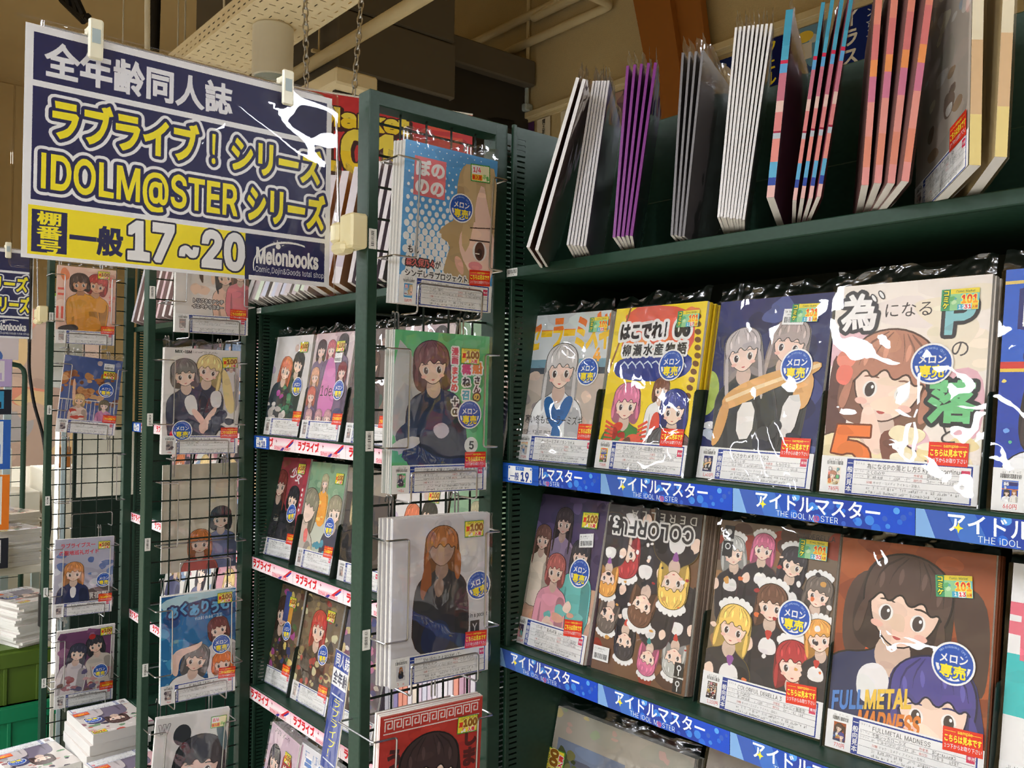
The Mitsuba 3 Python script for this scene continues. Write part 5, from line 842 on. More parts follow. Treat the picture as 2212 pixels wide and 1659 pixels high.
def event_sticker_101(day):
    a = Print(0.037, 0.0225, (120, 196, 200))
    a.r(24, 0, 100, 14, (236, 214, 60)); a.r(0, 0, 24, 61, (70, 160, 110)); a.r(24, 14, 52, 61, (150, 205, 150))
    a.blobs(5, (28, 20, 48, 50), (5, 9), [(96, 176, 110), (196, 226, 180), (90, 170, 180)], 4)
    a.t('Comic Market', 38, 11, 9, (60, 90, 60), 0.01, 0.85)
    a.t('コミケ', 13, 1, 18, (252, 232, 60), 0.04, vertical=True, out=[(2, (30, 90, 50))])
    g = a.t('101', 53, 41, 30, (226, 60, 40), 0.05, 0.76, out=[(2.2, (250, 230, 90))])
    a.add(g.intersection(sbox(0, 30, 100, 61)), (250, 160, 40))
    a.r(44, 44, 60, 60, (70, 170, 200)); a.r(61, 44, 80, 60, (240, 240, 240)); a.r(82, 44, 98, 60, (246, 206, 50))
    m, d = day
    a.t(m, 46 if len(m) > 1 else 49, 57, 14, WHITE, 0.03); a.t(d, 62 if len(d) > 1 else 67, 57, 15, (220, 40, 40), 0.04)
    a.t('入荷', 83, 56, 8.5, (190, 60, 30), 0.03, 0.85)
    return a

def event_sticker_100():
    a = Print(0.034, 0.024, (84, 140, 50))
    a.r(3, 3, 97, 66, (238, 216, 60))
    a.t('Comic Market', 14, 14, 12, (90, 110, 30), 0.015)
    a.blobs(4, (10, 46, 40, 64), (5, 9), [(236, 120, 90), (240, 240, 230), (110, 180, 70)], 2)
    a.t('夏', 7, 42, 22, (222, 60, 40), 0.05)
    a.t('100', 28, 43, 38, (150, 96, 26), 0.09, 0.95, out=[(1.8, (250, 240, 160))])
    a.t('入荷', 52, 64, 18, (210, 50, 40), 0.05, out=[(1.5, WHITE)])
    return a

def event_sticker_new(text):
    a = Print(0.036, 0.026, (70, 150, 60))
    a.r(4, 4, 96, 68, (244, 240, 200)); a.r(6, 6, 50, 40, WHITE); a.t(text, 10, 32, 26, (225, 60, 90), 0.03)
    a.r(6, 42, 60, 66, (240, 190, 40)); a.t('新入荷', 8, 62, 20, (214, 60, 30), 0.05, 0.8)
    a.blobs(4, (64, 20, 92, 60), (8, 13), [(110, 180, 100), (170, 210, 130)], 3)
    return a

def price_sticker_print(seed):
    a = Print(0.03, 0.02, WHITE)
    a.dashes(6, 90, 16, 9, (70, 70, 70), seed); a.dashes(6, 60, 27, 7, (90, 90, 90), seed + 1)
    a.bars(8, 92, 34, 58, seed=seed)
    return a

def card_print(w, title='', circle='', author='', price='', thumb=None, seed=0, pink=True, far=False):
    a = Print(w, w * 0.245, (236, 236, 236))
    a.dashes(5, 14.5, 3.0, 1.4, (90, 90, 90), seed)
    a.bars(4.2, 15.5, 3.3, 5.8, seed=seed)
    if thumb is not None:
        a.thumb(thumb, 5.3, 7.0, 8.6)
    else:
        a.r(5.3, 7, 13.9, 19.1, (160, 150, 150)); a.blobs(6, (6, 8, 13, 18), (1.5, 3), [(200, 170, 160), (90, 80, 90), (210, 205, 200)], seed)
    a.t(price or '', 6.2, 22.8, 3.2, (206, 60, 60), 0.01, 0.8) if price else a.dashes(6.2, 13, 22.8, 2.2, (206, 80, 80), seed)
    a.r(18, 1.2, 22.6, 24.2, CARD_BLUE)
    a.add(sbox(18, 1.2, 96.5, 24.2).difference(sbox(19, 2.2, 95.5, 23.4)), CARD_BLUE)
    a.t('一般向見本', 20.3, 2.0, 4.1, WHITE, 0.02, vertical=True)
    for y in (7.6, 10.6, 13.4, 17.6): a.line([(23.4, y), (95.5, y)], 0.25, (120, 120, 130))
    if far:
        a.dashes(30, 70, 6.6, 3.2, (60, 60, 62), seed + 2); a.dashes(30, 48, 10.2, 2.0, (80, 80, 80), seed + 3); a.dashes(68, 86, 10.2, 2.0, (80, 80, 80), seed + 4)
    else:
        a.t('タイトル', 23.6, 4.6, 1.7, (110, 110, 120)); a.t('サークル', 23.6, 9.4, 1.6, (110, 110, 120)); a.t('ジャンル', 23.6, 12.4, 1.6, (110, 110, 120))
        a.t('作家名', 62, 10.0, 1.9, (170, 70, 60), 0.01); a.t('発行日', 62, 12.9, 1.8, (170, 70, 60), 0.01); a.t('分類', 32, 16.4, 1.9, (170, 70, 60), 0.01)
        if title: a.t(title, 31.5, 6.7, 3.9, (50, 50, 54), 0.004, 0.86)
        else: a.dashes(31.5, 78, 6.6, 3.0, (60, 60, 62), seed + 2)
        if circle: a.t(circle, 31.5, 10.2, 2.7, (60, 60, 62), 0.004, 0.92)
        else: a.dashes(31.5, 46, 10.1, 2.0, (70, 70, 70), seed + 3)
        if author: a.t(author, 70, 10.2, 2.7, (60, 60, 62), 0.004, 0.92)
        else: a.dashes(70, 84, 10.1, 2.0, (70, 70, 70), seed + 4)
        a.t('ギャグ・コメディ アイドル・芸能人', 36.5, 16.4, 2.0, (60, 60, 62), 0, 0.92)
        a.dashes(70, 88, 12.9, 1.9, (120, 120, 120), seed + 6)
    a.dashes(31.5, 61, 12.9, 1.7, (80, 80, 80), seed + 5)
    a.dashes(32, 90, 20.0, 1.8, (70, 70, 70), seed + 7); a.dashes(32, 82, 22.6, 1.6, (70, 70, 70), seed + 8)
    if pink:
        a.r(90, 4.0, 95, 9.4, (208, 60, 96)); a.t('専売', 90.6, 7.6, 2.2, WHITE, 0.01)
    return a

ROUND = round_sticker_print(); SAMPLE = sample_sticker_print()
_round_shape, _sample_shape = ROUND.shape(), SAMPLE.shape()
_event_shapes = {}
def event_shape(kind):
    if kind not in _event_shapes:
        p = event_sticker_100() if kind == '100' else event_sticker_new(kind[1:]) if kind[0] == 'n' else event_sticker_101(tuple(kind.split(',')))
        _event_shapes[kind] = (p, p.shape())
    return _event_shapes[kind]

# clear film sleeves: a few crumpled sheets shared by all booklets
def sleeve_mesh(seed, w=0.165, h=0.233, flap=0.02, rough=1.0):
    x = np.linspace(-0.003, w + 0.003, 40); y = np.linspace(-0.002, h, 40)
    nx, ny = len(x), len(y)
    X, Y = np.meshgrid(x, y)
    q = np.stack([X, Y, np.full_like(X, seed * 3.7)], -1)
    z = 0.0026 + 0.0045 * rough * (meshkit.fbm(q / 0.075, 2, seed) - 0.5) + 0.0009 * rough * (meshkit.noise(q / 0.016, seed + 9) - 0.5)
    rr = np.random.default_rng(seed)
    for _ in range(5):                       # creases
        ang = rr.uniform(0, math.pi); d = (X - rr.uniform(0, w)) * math.cos(ang) + (Y - rr.uniform(0, h)) * math.sin(ang)
        z += 0.0007 * rough * np.exp(-np.abs(d) / 0.006) * rr.choice([-1, 1])
    z = np.maximum(z, 0.0013)
    v = np.stack([X, Y, z], -1).reshape(-1, 3)
    i, j = np.meshgrid(np.arange(ny - 1), np.arange(nx - 1), indexing='ij')
    f = np.stack([i * nx + j, i * nx + j + 1, (i + 1) * nx + j + 1, (i + 1) * nx + j], -1).reshape(-1, 4)
    return v, f
def flap_mesh(seed, w=0.165, h=0.233, flap=0.024):
    """The crumpled end of the sleeve that stands up above the booklet."""
    nx, ny = 56, 14
    X, Y = np.meshgrid(np.linspace(-0.003, w + 0.003, nx), np.linspace(h, h + flap, ny))
    q = np.stack([X, Y, np.full_like(X, seed * 2.3)], -1)
    f2 = (Y - h) / flap
    z = 0.0014 + f2 ** 0.7 * (0.010 * (meshkit.noise(q / 0.014, seed + 20) - 0.5) + 0.005 * (meshkit.noise(q / 0.006, seed + 30) - 0.5)) - 0.004 * f2
    Y = Y - f2 * flap * 0.5 * meshkit.noise(np.stack([X / 0.02, 0 * X, 0 * X + seed], -1), seed + 41)
    v = np.stack([X, Y, z], -1).reshape(-1, 3)
    i, j = np.meshgrid(np.arange(ny - 1), np.arange(nx - 1), indexing='ij')
    return v, np.stack([i * nx + j, i * nx + j + 1, (i + 1) * nx + j + 1, (i + 1) * nx + j], -1).reshape(-1, 4)
FLAPS = [mikit.ply(flap_mesh(s), 'flap_film', smooth=True) for s in range(1, 7)]
SLEEVES = [mikit.ply(sleeve_mesh(s, rough=r), 'film', smooth=True) for s, r in ((1, 1.0), (2, 0.8), (3, 1.2), (4, 0.9), (5, 1.1), (6, 0.7))]
SLEEVES_STIFF = [mikit.ply(sleeve_mesh(s, flap=0.012, rough=0.35), 'film', smooth=True) for s in (11, 12, 13)]

def scaled(m, sx, sy, sz=1.0):
    return m @ np.diag([sx, sy, sz, 1.0])

def shift(m, x, y, z, rot=0.0):
    a = math.radians(rot); q = np.eye(4)
    q[:2, :2] = [[math.cos(a), -math.sin(a)], [math.sin(a), math.cos(a)]]; q[:3, 3] = (x, y, z)
    return m @ q

_blocks = {}
def block_shape(w, h, t, *cols, **kw):
    k = (round(w, 4), round(h, 4), t, cols, tuple(sorted(kw.items())))
    if k not in _blocks:
        v, f, c = colour_block(w, h, t, *cols, **kw)
        _blocks[k] = mikit.ply((v, f), 'paper_print', color=c)
    return _blocks[k]

ORD = 'first second third fourth fifth sixth seventh eighth ninth tenth eleventh twelfth thirteenth fourteenth fifteenth sixteenth seventeenth eighteenth nineteenth twentieth twenty-first twenty-second'.split()

def booklet(pose, art, label, edge, stickers=(), card=None, sleeve=0, stiff=False, t=0.0045, spares=0, spare_label=None, spare_gap=0.0055, group=None, spare_step=0.0012, sample=(71, 116), card_rot=0.0, spare_dx=0.0007):
    """A comic in its clear sleeve with its stickers and card, and the spare copies standing behind it."""
    p, u, v, w, h = pose
    m = frame(p, u, v)
    k = thing('comic_book', label, 'comic book', group)
    part(k, 'page_block', placed(block_shape(w, h, t, edge, spine=edge), m))
    part(k, 'front_cover', art.shape(shift(m, 0, 0, 0.0002)), 'printed cover')
    top = art.top + 0.0003
    kk = w / 100
    H = h / kk
    if card is not None:
        part(k, 'information_card', card.shape(shift(m, 0, 0, top, card_rot)), 'white card with a blue frame and small print')
    for s in stickers:
        kind, x, y = s[0], s[1], s[2]
        rot = s[3] if len(s) > 3 else 0
        sc = w / 0.165
        z = top + 0.0006
        if kind == 'round':
            part(k, 'round_sticker', placed(_round_shape, scaled(shift(m, x * kk, h - y * kk, z, rot), sc, sc) @ np.array([[1, 0, 0, -0.02175], [0, 1, 0, -0.02175], [0, 0, 1, 0], [0, 0, 0, 1.0]])), 'round blue and white sticker with yellow characters')
        elif kind == 'sample':
            part(k, 'sample_sticker', placed(_sample_shape, scaled(shift(m, x * kk, h - y * kk - 0.0235 * sc, z, rot), sc, sc)), 'red sticker with yellow print')
        elif kind == 'price':
            pr = price_sticker_print(int(x * 10 + y))
            part(k, 'price_sticker', placed(pr.shape(), scaled(shift(m, x * kk, h - y * kk - 0.02 * sc, z - 0.0002, rot), sc, sc)), 'white barcode sticker')
        else:
            e, shp = event_shape(kind)
            part(k, 'event_sticker', placed(shp, scaled(shift(m, x * kk, h - y * kk - e.h * sc, z, rot), sc, sc)), 'small yellow and green sticker with a number')
    if sleeve is not None:
        sl = (SLEEVES_STIFF if stiff else SLEEVES)[sleeve % (3 if stiff else 6)]
        part(k, 'clear_sleeve', placed(sl, scaled(shift(m, 0, 0, top), w / 0.165, h / 0.233)))
        if not stiff: part(k, 'sleeve_flap', placed(FLAPS[sleeve % 6], scaled(shift(m, 0, 0, -0.002), w / 0.165, h / 0.233)))
    rr = random.Random(int(abs(p[0] * 1e4)))
    for i in range(spares):
        q = shift(m, rr.uniform(-0.0005, 0.002) + spare_dx * i, rr.uniform(-0.0004, 0.0008), -(t + 0.001) - i * (spare_gap), 0)
        single('comic_book', placed(block_shape(w, h, t - 0.0005, edge, spine=edge, spine_side=1), q), f'{ORD[i]} {spare_label}', 'comic book', spare_label)
    return k

# ---------------------------------------------------------------- the setting
structure('floor', mikit.ply(block(-9, 6, -8, 3.1, -0.1, 0), 'vinyl_floor'), 'pale vinyl shop floor')
structure('ceiling', mikit.ply(block(-9, 6, -8, 3.1, 4.6, 4.7), 'ceiling_paint'), 'beige unpainted ceiling')
structure('wall_back', mikit.ply(block(-9, 6, 3.0, 3.1, 0, 4.6), 'plaster'), 'beige plaster wall with posters')
structure('wall_front', mikit.ply(block(-9, 6, -8.1, -8.0, 0, 4.6), 'plaster'))
structure('wall_right', mikit.ply(block(6, 6.1, -8, 3.1, 0, 4.6), 'plaster'))
_lw = structure('wall_left', mikit.ply(block(-9.1, -9.0, -8, 3.1, 0, 4.6), 'ceiling_paint'), 'beige panelled far wall')
for _i in range(16):                           # the panels of the far wall, with open joints between them
    part(_lw, 'panel', mikit.ply(block(-9.0, -8.985, -7.9 + 0.68 * _i, -7.9 + 0.68 * _i + 0.665, 0.1, 4.55, 0.003), 'ceiling_paint'))
structure('trim_1', mikit.ply(join(block(-9, 6, 2.955, 3.0, 3.345, 3.385, 0.004), block(-9, 6, 2.985, 3.0, 3.325, 3.345)), 'cream_paint'), 'cream ledge running along the wall above the posters')

# ceiling lamps
for _i, (_x, _y, _z) in enumerate(LAMP_SPOTS):
    _l, _w = LAMP_HALF_LENGTH, LAMP_HALF_WIDTH
    k = thing('ceiling_lamp', f'{ORD[_i]} long white fluorescent ceiling lamp over the aisles', 'lamp', 'fluorescent lamps over the aisles')
    hb = join(block(_x - _w - 0.02, _x + _w + 0.02, _y - _l - 0.02, _y + _l + 0.02, _z + 0.004, _z + 0.07, 0.004))
    part(k, 'housing', mikit.ply(hb, 'white_paint'))
    for s in (-1, 1):
        part(k, 'hanger_rod', mikit.ply(tube([(_x, _y + s * _l * 0.8, _z + 0.07), (_x, _y + s * _l * 0.8, 4.6)], 0.006), 'white_paint'))
    v = np.array([[_x - _w, _y - _l, _z], [_x + _w, _y - _l, _z], [_x + _w, _y + _l, _z], [_x - _w, _y + _l, _z]])
    d = mikit.ply((v, np.array([[0, 2, 1], [0, 3, 2]])), 'white_paint')
    d['emitter'] = {'type': 'area', 'radiance': {'type': 'rgb', 'value': [LAMP * c for c in LAMP_COLOUR]}}
    part(k, 'diffuser', d)

# ---------------------------------------------------------------- shelving bays
SHELF_TOPS = [1.678, 1.400, 1.123, 0.828, 0.550, 0.20]
STRIP_BOTTOM = [None, 1.3697, 1.0925, 0.7972, 0.519, None]

def blue_strip_print():
    a = Print(0.2095, 0.0265, (34, 78, 178))
    H = a.H
    a.p([(0, 0), (8, 0), (13, H), (0, H)], (126, 170, 222), 0); a.p([(4, 0), (13, 0), (20, H), (9, H)], (58, 92, 178), 0)
    a.p([(14, 0), (26, 0), (32, H), (20, H)], (64, 112, 196), 0); a.p([(70, 0), (100, 0), (100, H), (82, H)], (24, 74, 196), 0)
    a.p([(40, 0), (56, 0), (50, H), (36, H)], (40, 66, 160), 0); a.p([(58, 0), (70, 0), (80, H), (62, H)], (30, 60, 160), 0)
    for i in range(26):
        a.e(a.rnd.uniform(30, 98), a.rnd.uniform(1, H), *[a.rnd.uniform(0.8, 2.4)] * 2, a.rnd.choice([(60, 130, 220), (84, 156, 232), (40, 104, 210), (52, 92, 190)]))
    a.t('アイドルマスター', 13.5, 8.0, 9.4, (244, 246, 250), 0.018, 0.94)
    a.t('THE iDOL M', 27, 11.9, 3.9, (210, 222, 240), 0, 0.98); a.t('@', 48.5, 11.9, 3.7, (226, 60, 60), 0.01); a.t('STER', 52.4, 11.9, 3.9, (210, 222, 240), 0, 0.98)
    a.p([(19, 4.2), (19.6, 6), (21.2, 6.7), (19.6, 7.4), (19, 9.2), (18.4, 7.4), (16.8, 6.7), (18.4, 6)], (250, 226, 60), 0)
    return a

def pink_strip_print():
    a = Print(0.2135, 0.0275, (242, 226, 230))
    H = a.H
    for i in range(6): a.r(0, i * 0.9, 100, i * 0.9 + 0.9, tuple(int(c0 + (c1 - c0) * i / 6) for c0, c1 in zip((238, 178, 196), (243, 230, 232))))
    a.t('ラブライブ', 5, 9.4, 9.4, (206, 32, 44), 0.055, 0.98, gap=-0.04); a.t('！', 46, 9.4, 9.4, (206, 32, 44), 0.04, 0.7)
    a.p([(57.4, 1.2), (57.9, 3), (59.2, 3.5), (57.9, 4), (57.4, 5.8), (56.9, 4), (55.6, 3.5), (56.9, 3)], (130, 50, 60), 0)
    a.p([(52, 8.2), (84, 7.2), (84, 12.2), (52, 12.6)], (236, 190, 200), 0)
    a.t('School idol project', 53, 11.8, 4.6, (206, 50, 66), 0.01, 0.9)
    a.p([(78, 9), (94, 0.5), (98, 0.5), (84, 9.5)], (206, 32, 44), 0); a.p([(84, 8), (95, 2.2), (97, 2.6), (88, 8)], (50, 50, 150), 0)
    a.p([(66, 12.6), (72, 9.5), (76, 9.5), (72, 12.8)], (70, 50, 140), 0)
    return a

def number_plate_print(n):
    a = Print(0.0895, 0.0285, (24, 84, 184))
    H = a.H
    a.r(0, H - 8, 100, H - 5, (20, 70, 168)); a.r(0, 3, 100, 5, (40, 100, 200))
    a.add(sbox(24, 4, 84, H - 3).buffer(-2).buffer(2), (242, 244, 246))
    for x, y in ((27, 7), (81, 7), (27, H - 6), (81, H - 6)): a.e(x, y, 1.8, 1.8, (40, 100, 200))
    a.r(43, 4.5, 64, 10.5, (40, 100, 200)); a.t('棚番号', 45, 9.6, 5.4, (150, 190, 236), 0)
    a.t('一般', 29, 26, 14, (30, 60, 140), 0.02, 0.8); a.t(n, 55, 26.8, 19, (30, 60, 140), 0.05, 0.9)
    return a

BLUE_STRIP, PINK_STRIP = blue_strip_print(), pink_strip_print()
_strip_shapes = {True: BLUE_STRIP.shape(), False: PINK_STRIP.shape()}

def slotted_side(x, thick, d, z0, z1):
    """An upright side sheet with rows of slots near its front edge, in the plane x."""
    slots = [sbox(0.0095, 1.8845 - 0.00815 * i, 0.0258, 1.8872 - 0.00815 * i) for i in range(170) if 1.8845 - 0.00815 * i > z0 + 0.02]
    pl = sbox(0.0, z0, d, z1).difference(MultiPolygon(slots))
    m = plate(pl, thick)
    v = m.vertices.copy()
    m.vertices = np.column_stack([x + v[:, 2], v[:, 0], v[:, 1]])
    m.invert()
    return m

def bay(index, label, blue, number):
    x0 = -0.9 * index
    k = thing('display_shelf', label, 'shelf', 'shelving bays of the row')
    part(k, 'back_panel', mikit.ply(block(x0 + 0.018, x0 + 0.882, 0.168, 0.18, 1.678, 1.917, 0.002), 'green_steel'))
    part(k, 'back_panel', mikit.ply(block(x0 + 0.018, x0 + 0.882, 0.155, 0.166, 1.678, 1.79, 0.002), 'green_steel'))
    part(k, 'back_panel', mikit.ply(block(x0 + 0.018, x0 + 0.882, 0.27, 0.282, 0.05, 1.676), 'dark_green_steel'))
    part(k, 'side_panel', mikit.ply(slotted_side(x0 + 0.0165, 0.0015, 0.28, 0.03, 1.905), 'green_steel'))
    part(k, 'side_panel', mikit.ply(slotted_side(x0 + 0.882, 0.0015, 0.28, 0.03, 1.905), 'green_steel'))
    part(k, 'upright', mikit.ply(block(x0 + 0.0155, x0 + 0.0215, -0.001, 0.006, 0.0, 1.907, 0.001), 'green_steel'))
    part(k, 'upright', mikit.ply(block(x0 + 0.8785, x0 + 0.8845, -0.001, 0.006, 0.0, 1.907, 0.001), 'green_steel'))
    for i, z in enumerate(SHELF_TOPS):
        y0, y1 = (0.0, 0.284) if i == 0 else (0.0, 0.268)
        if i == 0:
            m = join(block(x0 + 0.004, x0 + 0.896, y0 + 0.0015, y1, z - 0.004, z - 0.0005), block(x0 + 0.004, x0 + 0.896, y0 - 0.006, y0, z - 0.004, z + 0.011, 0.001))
        else:
            m = join(block(x0 + 0.022, x0 + 0.878, y0 + 0.0, y1, z - 0.006, z, 0.0008), block(x0 + 0.006, x0 + 0.894, y0 - 0.004, y0 + 0.004, z - 0.031, z, 0.0012))
        b = part(k, 'shelf_board', mikit.ply(m, 'green_steel'))
        if STRIP_BOTTOM[i] and not (i == 4 and index == 2):
            zb = STRIP_BOTTOM[i]
            for j in range(4 if blue else 5):
                xs = (0.0067 + 0.21 * j) if blue else (0.0 + 0.2142 * j)
                if not blue: xs = 0.006 + 0.2142 * j
                if xs > 0.8: continue
                part(b, 'edge_strip', placed(_strip_shapes[blue], frame((x0 + xs, y0 - 0.0048, zb), (1, 0, 0), (0, 0, 1))), 'printed paper strip in the shelf edge')
            if i == 1:
                part(b, 'number_plate', number_plate_print(number).shape(frame((x0 + 0.0052, y0 - 0.0066, zb - 0.001), (1, 0, 0), (0, 0, 1))), 'blue and white shelf number plate')
    return k

bay(0, 'dark green steel shelving bay with blue printed edge strips, at the right', True, '19')
bay(1, 'dark green steel shelving bay with pink printed edge strips, behind the front grid panel', False, '18')
bay(2, 'dark green steel shelving bay farthest along the row, between the two far grid panels', False, '17')

# ---------------------------------------------------------------- grid panels standing out from the row
def grid_panel(index, label):
    x = -0.9 * index
    k = thing('grid_panel', label, 'display grid', 'wire grid panels between the bays')
    part(k, 'post', mikit.ply(block(x - 0.015, x + 0.015, -0.246, -0.230, 0.0, 1.905, 0.0012), 'green_steel'))
    part(k, 'post', mikit.ply(block(x - 0.0148, x + 0.0148, -0.030, -0.0065, 0.0, 1.905, 0.0012), 'green_steel'))
    part(k, 'top_rail', mikit.ply(block(x - 0.0149, x + 0.0149, -0.232, -0.028, 1.885, 1.9048, 0.0012), 'green_steel'))
    part(k, 'bottom_rail', mikit.ply(block(x - 0.0149, x + 0.0149, -0.232, -0.028, 0.06, 0.08, 0.0012), 'green_steel'))
    wires = []
    for y in (-0.188, -0.1445, -0.101, -0.0575): wires.append(tube([(x, y, 0.07), (x, y, 1.895)], 0.0017, 6))
    z = 1.867
    while z > 0.1:
        wires.append(tube([(x - 0.003, -0.232, z), (x - 0.003, -0.028, z)], 0.0017, 6)); z -= 0.0435
    part(k, 'wire_grid', mikit.ply(join(*wires), 'dark_green_steel', smooth=60))
    return k
grid_panel(0, 'green framed wire grid panel nearest the camera, beside the large navy sign')
grid_panel(1, 'green framed wire grid panel in the middle, below the large navy sign')
grid_panel(2, 'green framed wire grid panel farthest left, with the black cable on it')

def barcode_print(seed, tall):
    a = Print(*(0.012, 0.027) if tall else (0.0245, 0.012), (232, 232, 228))
    H = a.H
    if tall:
        rr = random.Random(seed); y = 24
        gs = []
        while y < H - 30:
            d = rr.choice([3, 3, 6, 9]); gs.append(sbox(30, y, 68, y + d)); y += d + rr.choice([3, 4, 7])
        a.add(MultiPolygon(gs), (50, 50, 50)); a.dashes(34, 66, 16, 8, (90, 90, 90), seed)
    else:
        a.bars(8, 92, 8, 32, seed=seed); a.dashes(30, 70, 43, 7, (80, 80, 80), seed)
    return a
for _k, _where in ((0, 'front'), (1, 'middle'), (2, 'far left')):
    for _j, _z in enumerate((1.691, 1.421, 1.157, 0.892, 0.63)):
        single('barcode_label', barcode_print(_j + 7 * _k, True).shape(frame((-0.9 * _k + 0.0156, -0.2445, _z), (0, 1, 0), (0, 0, 1))),
               f'small white barcode label, {("first", "second", "third", "fourth", "fifth")[_j]} from the top on the {_where} grid post', 'label')
for _k, _w in ((0, 'blue strip'), (1, 'pink strip')):
    single('barcode_label', barcode_print(50 + _k, False).shape(frame((-0.9 * _k + 0.0165, -0.0066, 1.6755), (1, 0, 0), (0, 0, 1))),
           f'small white barcode label at the left end of the {_w} top shelf', 'label')

# ---------------------------------------------------------------- cover prints: plain stand-ins in the colours of the originals
SKIN = (240, 208, 190)
def cover(w, h, base):
    p = Print(w, h); p.brush = random.Random(int(sum(base) + 7)); p.r(0, 0, 100, p.H, base)
    return p

def art_sailor_blue(w, h):
    a = cover(w, h, (206, 212, 216))
    a.r(0, 44, 100, 52, (120, 158, 176)); a.r(0, 52, 100, 58, (70, 78, 88)); a.r(0, 58, 100, 142, (196, 182, 172))
    g = a.t('セーラーミズギ', -2, 32, 35, (244, 200, 40), 0.05, 0.47, gap=-0.09)
    a.add(g.intersection(sbox(0, 0, 100, 16)), (232, 120, 48))
    a.t('4', 84, 46, 15, (240, 170, 60), 0.05)
    a.blobs(14, (0, 60, 100, 115), (7, 16), [(214, 190, 176), (184, 168, 160), (232, 208, 192), (150, 140, 140)], 3)
    a.person(46, 53, 19, (208, 204, 204), (240, 210, 196), (232, 232, 236), long=2.2)
    a.p([(27, 82), (38, 78), (47, 96), (56, 78), (68, 80), (60, 100), (47, 112), (34, 100)], (46, 98, 160), 2)
    a.p([(44, 104), (52, 104), (56, 122), (48, 130), (42, 120)], (52, 108, 170))
    a.t('寒い冬もセーラーミズギ', 6, 105, 9, (50, 44, 48), 0.0, 0.76)
    a.t('シンデレラガールズ', 4, 111, 4.2, (230, 230, 230), 0.01)
    for i in range(4): a.dashes(4, 44 - 2 * i, 115 + 3.6 * i, 3, (60, 56, 60), 30 + i)
    return a

def art_yellow_crab(w, h):
    a = cover(w, h, (244, 214, 40))
    a.p([(12, 0), (62, 0), (90, 10), (92, 40), (70, 46), (20, 42), (8, 30)], (226, 98, 74), 1)
    a.blobs(6, (10, 2, 90, 40), (6, 12), [(238, 130, 70), (232, 120, 90), (244, 160, 90)], 5)
    a.p([(0, 0), (10, 0), (16, 20), (4, 60), (0, 60)], (246, 220, 60), 0)
    a.line([(17, 0), (12, 20), (0, 58)], 2, (140, 90, 40))
    a.p([(8, 44), (90, 38), (94, 60), (60, 66), (20, 64), (6, 58)], (44, 58, 140))
    for i in range(8): a.line([(14 + 9 * i, 52 - i * 0.5), (18 + 9 * i, 48), (22 + 9 * i, 51), (24 + 9 * i, 54)], 1.2, (210, 222, 240))
    a.t('はこでれ', 8, 27, 15, BLACK, 0.06, 0.82, out=[(2.6, WHITE)]); a.t('！', 58, 27, 15, BLACK, 0.06, 0.6, out=[(2.6, WHITE)]); a.t('06', 70, 27, 15, BLACK, 0.1, 0.85, out=[(2.6, WHITE)])
    for i, ch in enumerate('柳瀬水産物語'): a.t(ch, 14 + 12.2 * i, 42, 10.5, BLACK, 0.035, 0.98, out=[(2, WHITE)])
    for i in range(13): a.e(97 - 0.9 * abs(i - 5), 12 + 6.5 * i, 3.4, 2.3, (120, 78, 30), 20)
    a.person(64, 72, 8, (130, 84, 62), SKIN, (240, 240, 240), long=1.2)
    a.person(27, 84, 14, (226, 132, 168), (246, 220, 204), (70, 130, 60), long=1.0)
    a.person(80, 88, 13, (52, 62, 140), (246, 218, 202), (120, 90, 90), long=1.3)
    a.blobs(9, (14, 104, 46, 122), (5, 11), [(214, 72, 50), (226, 96, 66), (170, 46, 36)], 8)
    for i in range(5): a.line([(6, 100 + 4 * i), (16, 104 + 3 * i)], 2.2, (224, 84, 60)); a.line([(44, 104 + 3 * i), (54, 99 + 4 * i)], 2.2, (224, 84, 60))
    a.blobs(4, (18, 116, 44, 128), (5, 8), [(110, 70, 50), (90, 56, 42)], 9)
    a.p([(58, 92), (66, 90), (68, 110), (60, 122), (56, 110)], (222, 84, 64))
    a.person(72, 121, 14, (96, 96, 98), (236, 220, 212), (60, 60, 66), long=0.9)
    return a

def art_night_scarf(w, h):
    a = cover(w, h, (36, 42, 96))
    a.blobs(16, (0, 0, 100, 120), (6, 18), [(48, 54, 112), (30, 34, 80), (62, 70, 130), (80, 92, 150)], 2)
    a.e(-1, 74, 11, 18, (170, 190, 90)); a.blobs(4, (0, 96, 16, 124), (7, 10), [(226, 226, 230), (190, 200, 216)], 7)
    a.person(68, 36, 15, (178, 162, 158), (244, 212, 196), (64, 66, 64), long=2.3, rot=8)
    a.person(28, 42, 15.5, (196, 186, 186), (244, 214, 200), (58, 60, 60), long=2.6, rot=-10)
    a.p([(14, 76), (40, 62), (96, 48), (98, 58), (60, 70), (30, 84), (16, 88)], (222, 172, 108))
    a.line([(18, 80), (44, 70), (96, 53)], 3, (240, 214, 170)); a.p([(14, 80), (24, 82), (18, 112), (8, 118)], (214, 160, 98))
    a.p([(78, 60), (94, 58), (90, 86), (76, 84)], (226, 176, 116))
    a.p([(30, 82), (46, 80), (46, 108), (32, 110)], (232, 228, 224), 1); a.p([(70, 76), (86, 74), (80, 106), (68, 106)], (230, 226, 224), 1)
    a.blobs(10, (20, 96, 92, 124), (6, 12), [(50, 52, 54), (70, 72, 72), (44, 46, 60)], 6)
    a.t('メモリアル', 18, 127, 11, (230, 190, 210), 0.05, 0.9, out=[(1.5, WHITE)])
    return a

